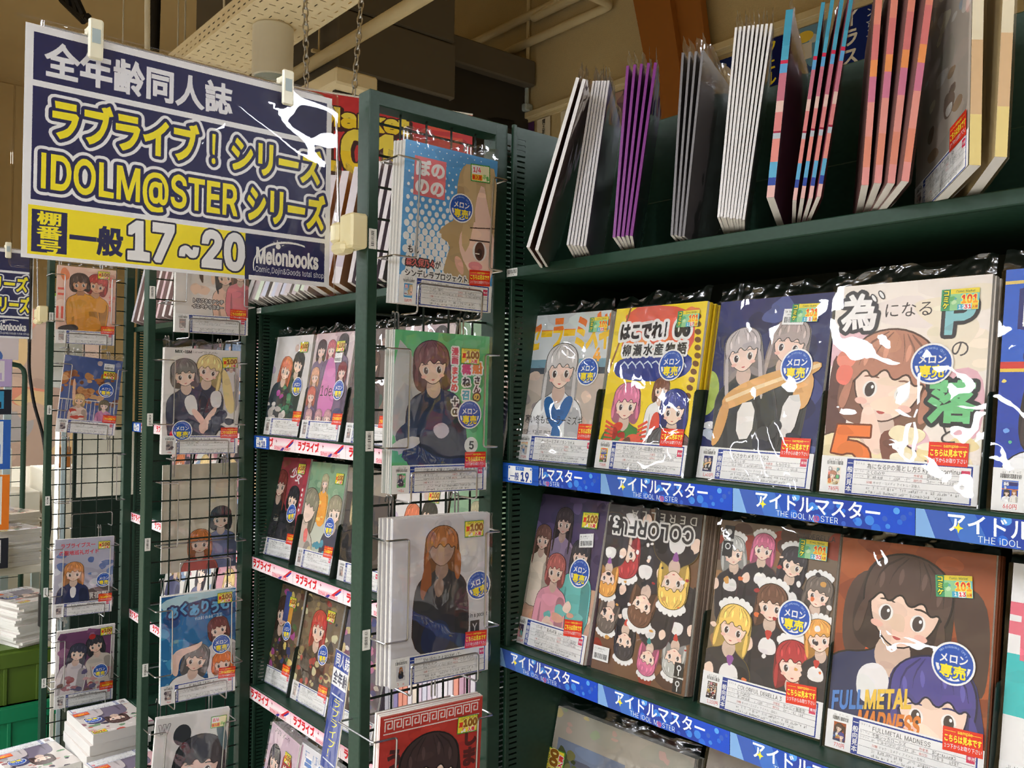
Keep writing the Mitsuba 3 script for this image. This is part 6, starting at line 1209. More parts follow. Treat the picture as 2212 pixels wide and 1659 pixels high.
def art_cream_pink(w, h):
    a = cover(w, h, (244, 234, 226))
    a.blobs(12, (0, 0, 100, 120), (12, 26), [(234, 196, 206), (240, 228, 208), (232, 208, 206), (240, 236, 222)], 11)
    a.p([(72, 60), (100, 56), (100, 104), (80, 100)], (232, 184, 196))
    a.p([(0, 46), (10, 52), (16, 80), (12, 118), (0, 122)], (104, 70, 64))
    a.person(41, 66, 27, (190, 134, 112), (247, 220, 204), (240, 226, 184), long=0.9, rot=10)
    a.p([(2, 50), (14, 40), (20, 52), (10, 60)], (240, 150, 130)); a.p([(6, 54), (18, 56), (14, 70), (4, 66)], (236, 130, 112))
    a.p([(24, 84), (32, 80), (42, 110), (36, 116), (26, 104)], (246, 216, 200))
    a.p([(36, 100), (50, 96), (52, 118), (44, 126)], (128, 82, 68))
    a.blobs(10, (48, 100, 94, 122), (7, 13), [(244, 232, 196), (240, 222, 170), (246, 238, 214)], 14)
    a.t('為', 5, 29, 26, (246, 244, 244), 0.035, 0.98, out=[(2.6, (60, 60, 66)), ])
    for x, y, rt in ((27, 10, -35), (32, 8, -35)): a.e(x, y, 1.7, 3.6, (60, 60, 66), rt); a.e(x, y, 1.0, 2.8, WHITE, rt)
    a.t('になる', 34, 23, 11, (66, 60, 62), 0.0, 1.0)
    a.t('P', 72, 36, 33, (140, 200, 208), 0.03, 1.0, out=[(2.4, (54, 54, 60))])
    a.t('の', 78, 50, 12, (80, 76, 78), 0.0)
    a.t('落', 67, 89, 27, (120, 204, 140), 0.04, 1.05, out=[(2.6, (50, 54, 56))])
    a.t('と', 74, 104, 13, (66, 60, 62), 0); a.t('し', 75, 118, 13, (66, 60, 62), 0); a.t('方', 68, 134, 20, (240, 190, 120), 0.03, out=[(2.2, (60, 56, 60))])
    a.t('5', 4, 128, 42, (238, 128, 60), 0.05, 1.15, out=[(1.2, (120, 60, 30))])
    return a

def art_blue_banner(w, h):
    a = cover(w, h, (44, 96, 200))
    a.r(0, 7, 100, 9, (226, 196, 110)); a.r(0, 55, 100, 59, (214, 60, 50)); a.r(0, 59, 100, 61, (236, 200, 80)); a.r(0, 61, 100, 118, (40, 70, 176))
    a.p([(8, 12), (60, 10), (96, 12), (96, 34), (8, 36)], (46, 44, 110), 0); a.t('BS', 10, 33, 25, WHITE, 0.06, out=[(2, (40, 44, 110))]); a.t('S', 14, 56, 22, WHITE, 0.06, out=[(2, (40, 44, 110))])
    a.person(32, 82, 17, (66, 52, 52), SKIN, (236, 236, 240), long=1.3); a.person(78, 76, 14, (180, 120, 70), SKIN, (230, 226, 220), long=1.6)
    a.blobs(16, (0, 60, 100, 116), (1, 2.4), [(96, 190, 150), (240, 220, 120), (120, 170, 240)], 3)
    return a

def art_purple_group(w, h):
    a = cover(w, h, (74, 60, 92))
    a.blobs(16, (0, 0, 100, 60), (8, 18), [(86, 70, 108), (62, 50, 82), (100, 84, 124)], 3)
    a.r(0, 78, 100, 142, (200, 160, 140)); a.blobs(18, (0, 70, 100, 118), (8, 16), [(214, 160, 130), (226, 190, 170), (186, 120, 96), (236, 206, 190)], 4)
    a.person(46, 24, 11, (66, 54, 58), (200, 170, 160), (150, 130, 160), long=2.6)
    a.person(20, 42, 10.5, (120, 84, 76), (222, 188, 172), (220, 206, 190), long=2.4)
    a.person(75, 51, 11.5, (60, 58, 66), (232, 200, 186), (110, 190, 186), long=1.6)
    a.person(45, 68, 12, (190, 112, 106), (238, 206, 190), (228, 160, 176), long=1.0)
    a.blobs(10, (20, 96, 96, 118), (6, 12), [(238, 206, 190), (226, 170, 150), (240, 214, 200), (120, 190, 186)], 6)
    return a

def maid_group(a, seed, up=True):
    rr = random.Random(seed)
    H = a.H
    a.blobs(26, (0, 0, 100, H), (8, 18), [(110, 76, 56), (140, 98, 68), (88, 62, 52), (160, 120, 84), (150, 60, 44)], seed)
    items = [(14, 24, 10, (196, 196, 192)), (40, 18, 9, (222, 120, 156)), (66, 26, 10, (62, 58, 64)), (88, 44, 10, (120, 108, 100)),
             (52, 58, 12, (120, 84, 66)), (22, 80, 13.5, (244, 206, 110)), (74, 96, 13, (184, 62, 64)), (92, 74, 10, (236, 170, 90))]
    for x, y, s, hair in items:
        a.e(x, y - 0.95 * s, 1.0 * s, 0.55 * s, (236, 232, 230))
        for q in range(7): a.e(x + 1.0 * s * math.cos(3.5 + q * 0.4), y - 0.95 * s + 0.55 * s * math.sin(3.5 + q * 0.4), 0.2 * s, 0.2 * s, (240, 238, 236))
        a.person(x, y, s, hair, (244, 214, 196), (56, 50, 54), long=1.4, rot=rr.uniform(-14, 14))
        a.p([(x - 0.5 * s, y + 2.0 * s), (x + 0.5 * s, y + 2.0 * s), (x + 0.7 * s, y + 3.0 * s), (x - 0.7 * s, y + 3.0 * s)], (234, 230, 228)); a.p([(x - 0.3 * s, y + 1.55 * s), (x + 0.3 * s, y + 1.55 * s), (x + 0.1 * s, y + 2.1 * s), (x - 0.1 * s, y + 2.1 * s)], rr.choice([(150, 90, 160), (200, 70, 60), (60, 140, 140), (40, 40, 44)]), 1); a.p([(x - 1.9 * s, y + 2.6 * s), (x - 1.2 * s, y + 2.0 * s), (x - 0.9 * s, y + 2.8 * s), (x - 1.5 * s, y + 3.2 * s)], (244, 214, 196))
    a.blobs(30, (0, 20, 100, H - 20), (1.5, 3.6), [(238, 234, 232), (60, 54, 58), (244, 214, 196), (226, 120, 70), (214, 160, 90), (170, 60, 60)], seed + 3)

def art_crowd_upright(w, h):
    a = cover(w, h, (118, 100, 84)); maid_group(a, 21)
    a.r(4, 4, 13, 14, (50, 50, 52)); a.r(4, 16, 13, 28, (50, 50, 52)); a.e(8.5, 20, 2.6, 2.6, (220, 220, 220)); a.e(8.5, 20, 1.7, 1.7, (50, 50, 52)); a.e(8.5, 9, 2.4, 2.4, (220, 220, 220))
    a.t('CINDERELLA', 66, 6.5, 5, (60, 56, 56), 0.01)
    return a

def art_crowd_inverted(w, h):
    a = cover(w, h, (118, 84, 62)); maid_group(a, 33)
    H = a.H
    a.layers = [([affinity.rotate(g, 180, origin=(50, H / 2)) for g in gs], c) for gs, c in a.layers]
    g = affinity.rotate(affinity.affine_transform(words('COLORFUL', 17, 0.03, 1.0), [1, 0, 0, -1, 0, 0]), 180, origin=(0, 0))
    g = affinity.translate(g, 94, 12)
    a.add(g.buffer(1.6), (226, 222, 218)); a.add(g, (60, 58, 60))
    a.e(10, 15, 8, 8, (52, 52, 54)); g = affinity.translate(affinity.rotate(affinity.affine_transform(words('3', 13, 0.05), [1, 0, 0, -1, 0, 0]), 180, origin=(0, 0)), 14, 10); a.add(g, (230, 228, 226))
    g = affinity.translate(affinity.rotate(affinity.affine_transform(words('D E R E L L A', 9, 0.01, 1.25), [1, 0, 0, -1, 0, 0]), 180, origin=(0, 0)), 96, 3); a.add(g, (200, 196, 190))
    for y in (H - 24, H - 12): a.r(88, y, 97, y + 11, (44, 42, 44)); a.e(92.5, y + 4, 2.2, 2.2, (226, 226, 226)); a.e(92.5, y + 4, 1.3, 1.3, (44, 42, 44)); a.r(92, y + 6, 93, y + 10, (226, 226, 226))
    return a

def art_orange_dark(w, h):
    a = cover(w, h, (160, 80, 42))
    a.blobs(20, (0, 0, 100, 120), (10, 22), [(150, 72, 38), (176, 88, 46), (140, 66, 36)], 8)
    a.blobs(7, (14, 44, 90, 76), (10, 18), [(232, 104, 54), (226, 92, 46), (216, 84, 40)], 9)
    a.p([(6, 30), (24, 16), (30, 40), (22, 76), (12, 84), (4, 66)], (84, 62, 54)); a.p([(74, 20), (94, 24), (100, 50), (98, 92), (88, 80), (78, 50)], (80, 58, 50))
    a.person(46, 41, 27, (88, 66, 58), (242, 208, 188), (50, 56, 92), long=1.0, rot=10)
    a.p([(18, 84), (34, 78), (42, 92), (30, 108), (18, 104)], (232, 228, 228))
    a.person(68, 100, 25, (82, 76, 146), (246, 214, 196), (60, 60, 90), long=1.1, rot=-4)
    g = a.t('FULLMETAL', 2, 116, 15, (80, 130, 200), 0.05, 0.62, slant=0.25, rot=-14)
    a.add(g.intersection(sbox(24, 0, 100, 140)), (236, 196, 80))
    a.t('MADNESS', 20, 124, 15, (220, 130, 60), 0.05, 0.56, slant=0.25, rot=-8)
    return a

def art_white_teal(w, h):
    a = cover(w, h, (234, 232, 232))
    a.r(0, 54, 100, 90, (60, 190, 190)); a.t('干', -6, 52, 34, (226, 110, 130), 0.08); a.blobs(8, (30, 50, 100, 116), (8, 16), [(80, 200, 196), (240, 210, 200), (236, 236, 236)], 3)
    a.person(70, 60, 16, (90, 70, 66), SKIN, (60, 170, 180), long=1.2)
    return a

def art_lake(w, h):
    a = cover(w, h, (168, 160, 148))
    H = a.H
    a.blobs(12, (0, 0, 100, 14), (2.5, 4), [(196, 180, 130), (160, 170, 140), (190, 160, 150)], 4)
    a.r(4, 17, 56, H, (120, 130, 152)); a.p([(4, 30), (20, 24), (56, 30), (56, 40), (4, 42)], (96, 98, 112), 1); a.r(4, 40, 56, 46, (52, 56, 48))
    a.p([(4, 20), (12, 22), (24, 44), (30, 71), (4, 71)], (78, 84, 50)); a.blobs(24, (4, 24, 26, 70), (2, 5), [(96, 102, 58), (64, 70, 44), (120, 116, 70)], 5)
    a.blobs(9, (56, 10, 100, 60), (1.6, 3.6), [(190, 170, 110), (150, 160, 120), (200, 160, 160)], 6); a.person(66, 56, 7, (150, 112, 86), SKIN, (200, 180, 170))
    return a

def art_grey_film(w, h):
    a = cover(w, h, (150, 142, 136)); a.blobs(14, (0, 0, 100, 120), (8, 18), [(164, 156, 150), (138, 130, 126), (172, 166, 160)], 3)
    a.person(40, 60, 16, (96, 84, 80), (196, 178, 168), (120, 110, 112)); return a

def art_white_two(w, h):
    a = cover(w, h, (216, 212, 212))
    a.blobs(12, (0, 0, 100, 116), (7, 14), [(226, 224, 224), (200, 190, 186), (206, 180, 170), (190, 176, 200)], 3)
    a.person(70, 40, 13.5, (40, 44, 42), (244, 214, 196), (44, 70, 64), long=1.9, rot=12)
    a.person(38, 48, 15, (216, 118, 84), (244, 212, 194), (44, 56, 66), long=1.5, rot=12)
    a.blobs(16, (24, 70, 92, 112), (6, 12), [(40, 50, 60), (60, 130, 100), (170, 70, 150), (46, 96, 80)], 5)
    a.blobs(10, (2, 94, 50, 118), (6, 10), [(216, 210, 206), (186, 180, 178)], 7); return a

def art_pink_crowd(w, h):
    a = cover(w, h, (206, 188, 192))
    a.blobs(12, (0, 0, 100, 60), (8, 16), [(190, 170, 176), (216, 200, 200), (170, 150, 160)], 3)
    for x, y, s, c in ((20, 22, 11, (66, 46, 52)), (46, 22, 10, (190, 96, 108)), (74, 16, 11, (52, 48, 54)), (14, 58, 10, (216, 160, 130)), (82, 52, 10, (130, 56, 66)), (12, 84, 10, (206, 110, 100))):
        a.person(x, y, s, c, (240, 206, 196), (120, 100, 130), long=1.3)
    a.p([(42, 34), (58, 32), (70, 60), (74, 110), (30, 112), (36, 60)], (208, 126, 184))
    for x in (14, 40, 64): a.person(x, 112, 8.5, (196, 150, 156), (240, 206, 196), (190, 140, 160), face=True)
    a.p([(74, 100), (96, 98), (98, 118), (72, 118)], (66, 70, 110))
    a.t('1dea', 34, 84, 19, (50, 44, 50), -0.004, 0.9); return a

def art_brown_dark(w, h):
    a = cover(w, h, (96, 80, 76)); a.blobs(22, (0, 0, 100, 118), (8, 18), [(116, 96, 88), (70, 58, 56), (140, 110, 96), (60, 90, 80)], 3)
    a.person(40, 46, 16, (90, 60, 50), SKIN, (80, 70, 76)); return a

def art_red_two(w, h):
    a = cover(w, h, (160, 62, 74)); a.r(88, 0, 100, 142, (176, 60, 76))
    a.blobs(10, (0, 0, 60, 40), (8, 16), [(120, 66, 60), (150, 80, 70)], 4)
    a.person(26, 40, 17, (140, 62, 58), (238, 206, 190), (40, 40, 44), long=2.2); a.person(70, 58, 14.5, (46, 44, 50), (242, 210, 192), (36, 36, 42), long=0.9, rot=8)
    a.blobs(16, (4, 84, 84, 116), (7, 13), [(40, 40, 46), (50, 48, 56), (34, 34, 40)], 7)
    a.t('少女', 50, 26, 18, (232, 222, 222), 0.03, 0.9, rot=18); a.dashes(24, 40, 92, 6, (200, 200, 190), 3)
    for i in range(5): a.e(92, 44 + 7 * i, 2.2, 2.2, (236, 224, 224))
    return a

def art_green_ash(w, h):
    a = cover(w, h, (196, 200, 186)); a.r(0, 0, 100, 46, (132, 168, 136)); a.blobs(12, (0, 0, 100, 50), (8, 14), [(150, 180, 150), (116, 152, 124)], 3)
    a.person(46, 26, 9, (178, 172, 140), (240, 210, 196), (240, 170, 66), long=2.0)
    a.p([(40, 40), (58, 40), (62, 84), (36, 84)], (240, 164, 60)); a.blobs(6, (38, 44, 60, 82), (4, 6), [(246, 206, 110), (230, 140, 60)], 5)
    a.person(14, 62, 21, (150, 144, 124), (246, 220, 204), (200, 190, 180), long=1.3, rot=14, face=False); a.person(84, 62, 17, (158, 150, 126), (246, 220, 204), (60, 60, 84), long=1.1, rot=-6)
    a.p([(8, 92), (20, 88), (22, 106), (12, 110)], (230, 120, 116)); a.blobs(8, (0, 104, 100, 118), (6, 10), [(220, 210, 180), (80, 150, 170), (206, 190, 150)], 6); return a

def art_dark_cloak(w, h):
    a = cover(w, h, (70, 64, 66)); a.r(0, 0, 100, 30, (150, 140, 130))
    a.person(36, 44, 19, (196, 178, 140), (238, 208, 190), (40, 38, 42), long=1.3); a.blobs(14, (0, 74, 100, 118), (8, 16), [(40, 38, 42), (52, 50, 56), (34, 32, 36)], 4)
    a.blobs(5, (30, 70, 60, 84), (3, 5), [(150, 70, 60), (190, 160, 140)], 5); return a

def busy(a, hair, seed, cols):
    a.blobs(60, (0, 0, 100, 118), (4, 12), cols, seed)
    a.person(44, 40, 19, hair, (240, 206, 186), (70, 58, 50), long=1.3)
    a.blobs(34, (0, 70, 100, 118), (3, 9), cols, seed + 1)
def art_busy_green(w, h):
    a = cover(w, h, (100, 84, 66)); busy(a, (74, 48, 40), 3, [(120, 96, 60), (80, 100, 60), (170, 80, 140), (214, 190, 110), (60, 60, 100), (140, 110, 90), (96, 60, 50)])
    a.r(46, 8, 62, 50, (70, 80, 140)); a.r(62, 20, 74, 60, (210, 150, 60)); return a
def art_busy_red(w, h):
    a = cover(w, h, (120, 104, 82)); busy(a, (196, 64, 58), 7, [(150, 130, 90), (96, 84, 60), (190, 176, 130), (110, 80, 66), (170, 70, 60), (70, 64, 54), (206, 200, 160)]); return a
def art_busy_navy(w, h):
    a = cover(w, h, (110, 100, 110)); busy(a, (56, 64, 110), 11, [(190, 120, 150), (90, 90, 140), (200, 180, 130), (120, 80, 100), (220, 210, 200)]); return a

def art_pink_header(w, h):
    a = cover(w, h, (210, 184, 198)); a.dashes(14, 70, 9, 6, (50, 46, 52), 6)
    a.person(30, 44, 17, (44, 42, 50), SKIN, (90, 60, 80), long=1.6); a.person(72, 40, 14, (180, 60, 60), SKIN, (120, 70, 80), long=1.6); return a
def art_white_blue_title(w, h):
    a = cover(w, h, (220, 218, 222)); a.t('ライブ', 12, 34, 24, (90, 130, 190), 0.06, 0.95, out=[(2, WHITE)]); a.dashes(12, 80, 16, 10, (130, 150, 190), 4)
    a.person(66, 66, 15, (90, 110, 160), SKIN, (80, 90, 130)); return a

def art_blue_dots(w, h):
    a = cover(w, h, (84, 158, 216))
    for j in range(22):
        for i in range(11):
            r = 0.5 + 2.7 * min(1, max(0, (j - 2) / 12))
            a.e(5 + 7.6 * i + (3.8 if j % 2 else 0), 4 + 5.6 * j, r, r * 1.08, (238, 240, 242))
    a.p([(56, 22), (64, 8), (100, 6), (100, 118), (60, 118), (44, 112), (48, 96), (52, 84), (38, 78), (50, 72), (56, 52)], (190, 164, 122), 1)
    a.p([(46, 66), (58, 60), (60, 72), (50, 76), (36, 76)], (190, 164, 122))
    a.p([(62, 70), (72, 60), (100, 58), (100, 118), (84, 116), (68, 100), (60, 84)], (243, 208, 192), 1)
    a.p([(60, 10), (76, 8), (78, 50), (70, 92), (62, 80), (66, 50)], (204, 178, 134), 1); a.p([(84, 8), (100, 8), (100, 64), (92, 48)], (204, 178, 134), 1); a.p([(76, 44), (84, 20), (92, 48), (100, 66), (78, 66)], (240, 204, 188), 1)
    a.line([(72, 66), (100, 63)], 1.0, (80, 60, 54)); a.line([(72, 77), (96, 76)], 1.4, (70, 52, 48)); a.e(84, 86, 8, 9, (236, 232, 230)); a.e(84, 86, 5.6, 8.6, (92, 62, 50)); a.e(84, 88, 3, 4.4, (60, 40, 36)); a.r(79, 88, 84, 89, (240, 230, 220))
    a.e(80, 100, 8, 4, (236, 150, 156)); a.p([(56, 92), (66, 96), (68, 112), (58, 104)], (228, 180, 160))
    a.r(10, 12, 43, 46, (226, 116, 124)); a.t('ぼの', 11, 27, 15, WHITE, 0.05, 1.05); a.t('のの', 11, 43, 15, WHITE, 0.05, 1.05)
    for s, x, y, c, out in (('もし', 7, 96, (60, 58, 62), WHITE), ('森久保乃々', 6, 107, (226, 120, 120), (70, 60, 62)), ('が', 36, 107, (70, 66, 70), WHITE), ('シンデレラプロジェクト', 5, 117, (60, 58, 62), WHITE)):
        a.t(s, x, y, 7.5, c, 0.03, 0.82, out=[(1.1, out)])
    return a

def art_green_vertical(w, h):
    a = cover(w, h, (98, 186, 126))
    a.blobs(22, (0, 0, 100, 118), (5, 11), [(84, 172, 114), (116, 198, 140), (72, 158, 104)], 5)
    a.p([(0, 4), (20, 22), (34, 60), (26, 100), (0, 110)], (196, 198, 200), 1); a.p([(0, 60), (14, 40), (26, 80), (0, 100)], (176, 178, 184), 1)
    a.person(38, 29, 17, (124, 84, 92), (243, 212, 196), (46, 60, 88), long=1.1, rot=-6)
    a.p([(2, 86), (30, 70), (58, 66), (66, 80), (30, 88), (4, 100)], (48, 66, 98)); a.p([(8, 116), (12, 98), (40, 88), (62, 92), (76, 118)], (44, 52, 74)); a.p([(0, 96), (26, 90), (28, 100), (0, 106)], (216, 214, 216), 1)
    a.p([(38, 84), (52, 78), (60, 88), (48, 96)], (206, 198, 212))
    for s, x, y, sz, c, oc in (('漫画', 62, 12, 7.5, (210, 80, 110), WHITE), ('まとめ', 62, 29, 7.5, (230, 90, 90), WHITE), ('＋α', 63, 56, 8.5, (70, 60, 50), WHITE), ('概', 75, 26, 10, (220, 80, 130), WHITE), ('ね', 75, 38, 9, (70, 64, 62), WHITE), ('召', 75, 50, 9, (70, 170, 190), WHITE), ('船', 87, 24, 11, (236, 140, 70), WHITE), ('さん', 87, 37, 7.5, (80, 60, 56), WHITE), ('の', 87, 52, 7.5, (230, 200, 90), (80, 60, 40))):
        a.t(s, x, y, sz, c, 0.05, 1.0, vertical=True, out=[(1.4, oc)])
    a.e(82, 100, 7.5, 7.5, (230, 234, 232)); a.t('5', 79.3, 103.4, 9.5, (60, 64, 66), 0.04)
    return a

def art_grey_suit(w, h):
    a = cover(w, h, (206, 204, 210))
    a.blobs(10, (0, 0, 100, 118), (14, 26), [(210, 208, 213), (202, 200, 206)], 2)
    a.person(49, 28, 15.5, (172, 108, 58), (176, 144, 130), (52, 50, 54), long=1.8, face=False)
    a.p([(36, 30), (40, 62), (30, 74), (26, 60)], (150, 84, 44)); a.p([(62, 28), (70, 34), (68, 58), (62, 54)], (166, 98, 50))
    a.p([(32, 62), (46, 56), (62, 56), (70, 66), (62, 90), (66, 118), (22, 118), (26, 96)], (48, 46, 52)); a.p([(30, 92), (50, 88), (60, 100), (56, 118), (28, 118)], (36, 44, 78))
    a.p([(40, 56), (50, 52), (52, 66), (44, 72)], (150, 122, 110))
    a.t('the idols in a pocket', 64, 92, 5.0, (50, 48, 52), 0.012, 0.72); a.r(80, 95, 90, 106, (52, 52, 56)); a.t('Y', 82.2, 104.2, 9, (206, 204, 210), 0.01, 0.9)
    return a

def art_red_meander(w, h):
    a = cover(w, h, (178, 52, 44))
    a.blobs(14, (0, 0, 100, 141), (10, 20), [(170, 46, 40), (186, 58, 48)], 2)
    c = (226, 206, 204)
    a.r(0, 0, 100, 1, (206, 120, 112)); a.line([(3, 3), (97, 3)], 1.0, c); a.line([(3, 15), (97, 15)], 1.0, c)
    for i in range(11):
        x = 4.5 + 8.4 * i
        a.line([(x, 13), (x, 5), (x + 6.5, 5), (x + 6.5, 11), (x + 2.6, 11), (x + 2.6, 7.6), (x + 4.4, 7.6)], 1.1, c)
    a.t('うづき', 14, 28, 17, (70, 34, 34), 0.06, 0.95, vertical=True); a.t('しまむら', 88, 24, 17, (84, 30, 30), 0.06, 0.95, vertical=True)
    a.person(48, 56, 27, (62, 44, 44), (245, 214, 196), (190, 60, 54), long=1.2)
    return a

def art_white_flow(w, h):
    a = cover(w, h, (224, 220, 216))
    a.blobs(8, (20, 0, 100, 110), (8, 16), [(240, 210, 190), (232, 226, 222), (60, 90, 90)], 3)
    a.p([(30, 0), (40, 0), (34, 40), (38, 80), (28, 60)], (46, 44, 50)); a.p([(48, 30), (60, 34), (52, 78), (46, 70)], (240, 206, 184)); a.p([(52, 80), (70, 60), (72, 110), (58, 114)], (44, 70, 66))
    a.person(66, 62, 12, (44, 42, 50), (242, 208, 190), (240, 200, 180), long=2.0, rot=-8); a.person(88, 56, 11, (130, 92, 70), (244, 212, 194), (226, 130, 140), long=1.6)
    for i, s in enumerate(('トリプタケナンテ', 'イエベナイヨネー')): a.t(s, 22, 100 + 7.5 * i, 6, (230, 228, 226), 0.04, 0.9, out=[(0.9, (70, 66, 70))])
    return a

def art_white_duo(w, h):
    a = cover(w, h, (228, 224, 222))
    a.blobs(6, (0, 30, 22, 110), (7, 12), [(230, 170, 110), (210, 206, 204), (240, 200, 180)], 3)
    a.person(84, 34, 8, (62, 78, 130), SKIN, (210, 206, 214)); a.person(88, 20, 6, (226, 170, 180), SKIN, (220, 216, 216))
    a.person(58, 27, 16, (236, 214, 150), (245, 216, 200), (60, 64, 84), long=2.6, rot=10); a.person(26, 34, 16, (134, 128, 126), (245, 216, 200), (62, 66, 88), long=0.9, rot=-8)
    a.p([(76, 20), (88, 40), (96, 84), (84, 86), (76, 50)], (238, 218, 158)); a.p([(24, 66), (40, 58), (46, 84), (34, 90)], (230, 228, 228)); a.p([(60, 56), (76, 54), (76, 78), (62, 78)], (226, 224, 226))
    a.p([(34, 82), (42, 78), (58, 98), (54, 106)], (240, 200, 186)); a.p([(72, 78), (66, 76), (50, 98), (56, 106)], (244, 208, 194)); a.p([(46, 98), (60, 97), (58, 112), (48, 112)], (240, 200, 186)); a.blobs(10, (44, 84, 96, 118), (8, 14), [(60, 64, 84), (72, 76, 96), (52, 56, 74)], 6)
    a.t('MIX-ISM', 13, 6.5, 5, (50, 50, 54), 0.04); a.dashes(36, 70, 5.6, 2.6, (120, 118, 118), 3); a.p([(8, 112), (14, 106), (18, 112), (12, 120)], (226, 40, 70))
    return a

def art_white_back(w, h):
    a = cover(w, h, (214, 208, 190))
    a.person(78, 74, 13, (56, 56, 66), (230, 206, 190), (120, 130, 170), long=1.0); a.person(50, 104, 14, (214, 132, 70), (238, 208, 190), (200, 96, 84), long=1.3)
    a.blobs(3, (10, 70, 30, 90), (4, 6), [(206, 200, 184)], 2); return a

def art_sea_title(w, h):
    a = cover(w, h, (36, 112, 168))
    a.blobs(26, (0, 0, 100, 118), (8, 18), [(30, 92, 150), (46, 134, 186), (24, 72, 128), (64, 150, 196)], 3)
    a.p([(0, 0), (100, 0), (100, 6), (40, 10), (0, 22)], (178, 214, 226)); a.blobs(16, (0, 80, 30, 118), (1.5, 3.5), [(120, 180, 210), (70, 140, 186)], 4)
    a.person(76, 52, 13, (116, 58, 56), (244, 212, 196), (226, 220, 222), long=1.0, rot=-10); a.person(46, 88, 16, (128, 124, 124), (245, 214, 198), (230, 226, 226), long=1.2, rot=14); a.person(82, 100, 13, (232, 128, 70), (245, 212, 194), (230, 220, 214), long=0.9)
    a.p([(12, 100), (14, 72), (44, 70), (56, 64), (50, 76), (24, 80), (22, 110)], (244, 212, 196))
    for i, ch in enumerate('あくありうむ'): a.t(ch, 8 + 14 * i, 28 - (i % 2) * 3, 16, (96, 170, 216), 0.06, 0.9, out=[(2.6, (30, 40, 90))])
    a.dashes(44, 84, 36, 5, (200, 220, 236), 3)
    return a

def art_white_bun(w, h):
    a = cover(w, h, (222, 222, 222)); a.t('W', 4, 20, 15, (206, 206, 208), 0.04, out=[(0.8, (120, 120, 122))])
    a.e(36, 26, 12, 14, (44, 48, 56)); a.person(62, 70, 32, (46, 50, 58), (242, 208, 194), (60, 60, 70), long=1.2, rot=4)
    a.p([(80, 18), (98, 26), (100, 60), (90, 50)], (76, 110, 118)); return a

def art_orange_pair(w, h):
    a = cover(w, h, (230, 190, 172)); a.blobs(14, (0, 0, 100, 118), (10, 20), [(236, 204, 186), (222, 170, 150), (240, 214, 200)], 3)
    a.p([(4, 10), (14, 0), (24, 20), (10, 30)], (232, 140, 96)); a.r(2, 40, 12, 44, (222, 100, 84)); a.r(2, 50, 12, 54, (222, 100, 84)); a.r(0, 74, 4, 96, (222, 100, 84)); a.r(8, 74, 12, 96, (222, 100, 84))
    a.person(68, 30, 16, (190, 78, 70), (228, 176, 146), (226, 160, 66), long=1.0, rot=10); a.person(38, 30, 15, (88, 68, 58), (206, 152, 118), (224, 158, 62), long=0.8, rot=-6)
    a.p([(20, 58), (40, 50), (62, 56), (84, 54), (84, 84), (60, 78), (30, 88), (18, 104)], (228, 164, 70)); a.p([(20, 100), (70, 84), (80, 118), (14, 118)], (214, 148, 58)); a.p([(6, 110), (34, 104), (40, 118), (2, 118)], (60, 52, 52))
    for i in range(6): a.dashes(88, 96, 22 + 11 * i, 8, (230, 96, 90), i)
    return a

def art_autumn(w, h):
    a = cover(w, h, (78, 96, 150)); a.blobs(16, (0, 0, 100, 60), (6, 14), [(60, 78, 140), (110, 124, 170), (186, 170, 170)], 3)
    a.blobs(44, (0, 30, 100, 88), (5, 12), [(176, 112, 66), (150, 92, 58), (196, 140, 90), (120, 76, 56), (208, 164, 120)], 4)
    for i in range(14): a.line([(4 + 7 * i, 80), (4 + 7 * i, 118)], 1.2, (206, 196, 190))
    a.line([(0, 80), (100, 80)], 2, (210, 200, 192))
    a.person(32, 80, 9, (226, 190, 130), (240, 200, 170), (216, 190, 176)); a.p([(18, 44), (22, 40), (26, 80), (20, 84)], (236, 190, 160)); a.person(76, 86, 8, (110, 100, 70), SKIN, (196, 130, 170)); a.blobs(6, (20, 96, 50, 116), (5, 9), [(190, 70, 56), (230, 220, 210)], 5); return a

def art_lavender_sky(w, h):
    a = cover(w, h, (178, 178, 196)); a.blobs(22, (0, 30, 100, 100), (7, 16), [(100, 126, 176), (190, 192, 206), (80, 104, 160), (206, 206, 216)], 3)
    a.t('ラブライブスー', 8, 16, 9, (206, 70, 90), 0.03, 0.95); a.t('の聖地巡礼ガイド', 6, 29, 9, (206, 70, 90), 0.03, 0.95)
    a.p([(50, 96), (100, 88), (100, 118), (46, 118)], (96, 84, 84), 1); a.t('原宿駅', 55, 112, 13, (206, 200, 196), 0.03)
    a.person(32, 62, 15.5, (210, 142, 84), (244, 214, 196), (42, 52, 92), long=1.6); a.p([(26, 88), (38, 88), (36, 108), (28, 108)], (234, 232, 234)); return a

def art_purple_pair(w, h):
    a = cover(w, h, (220, 216, 216)); a.r(5, 5, 95, 118, (112, 66, 106)); a.blobs(16, (6, 6, 94, 60), (6, 14), [(130, 80, 120), (96, 54, 94), (150, 104, 140)], 3)
    a.person(66, 34, 14, (58, 56, 66), (242, 208, 190), (206, 196, 186), long=1.2, rot=-12); a.person(36, 44, 14, (62, 62, 84), (244, 212, 196), (216, 208, 212), long=2.0, rot=12)
    a.e(60, 18, 6, 5, (180, 50, 50)); a.blobs(30, (8, 74, 94, 118), (4, 10), [(170, 110, 120), (110, 84, 76), (200, 150, 150), (150, 60, 60), (90, 84, 120)], 5); return a

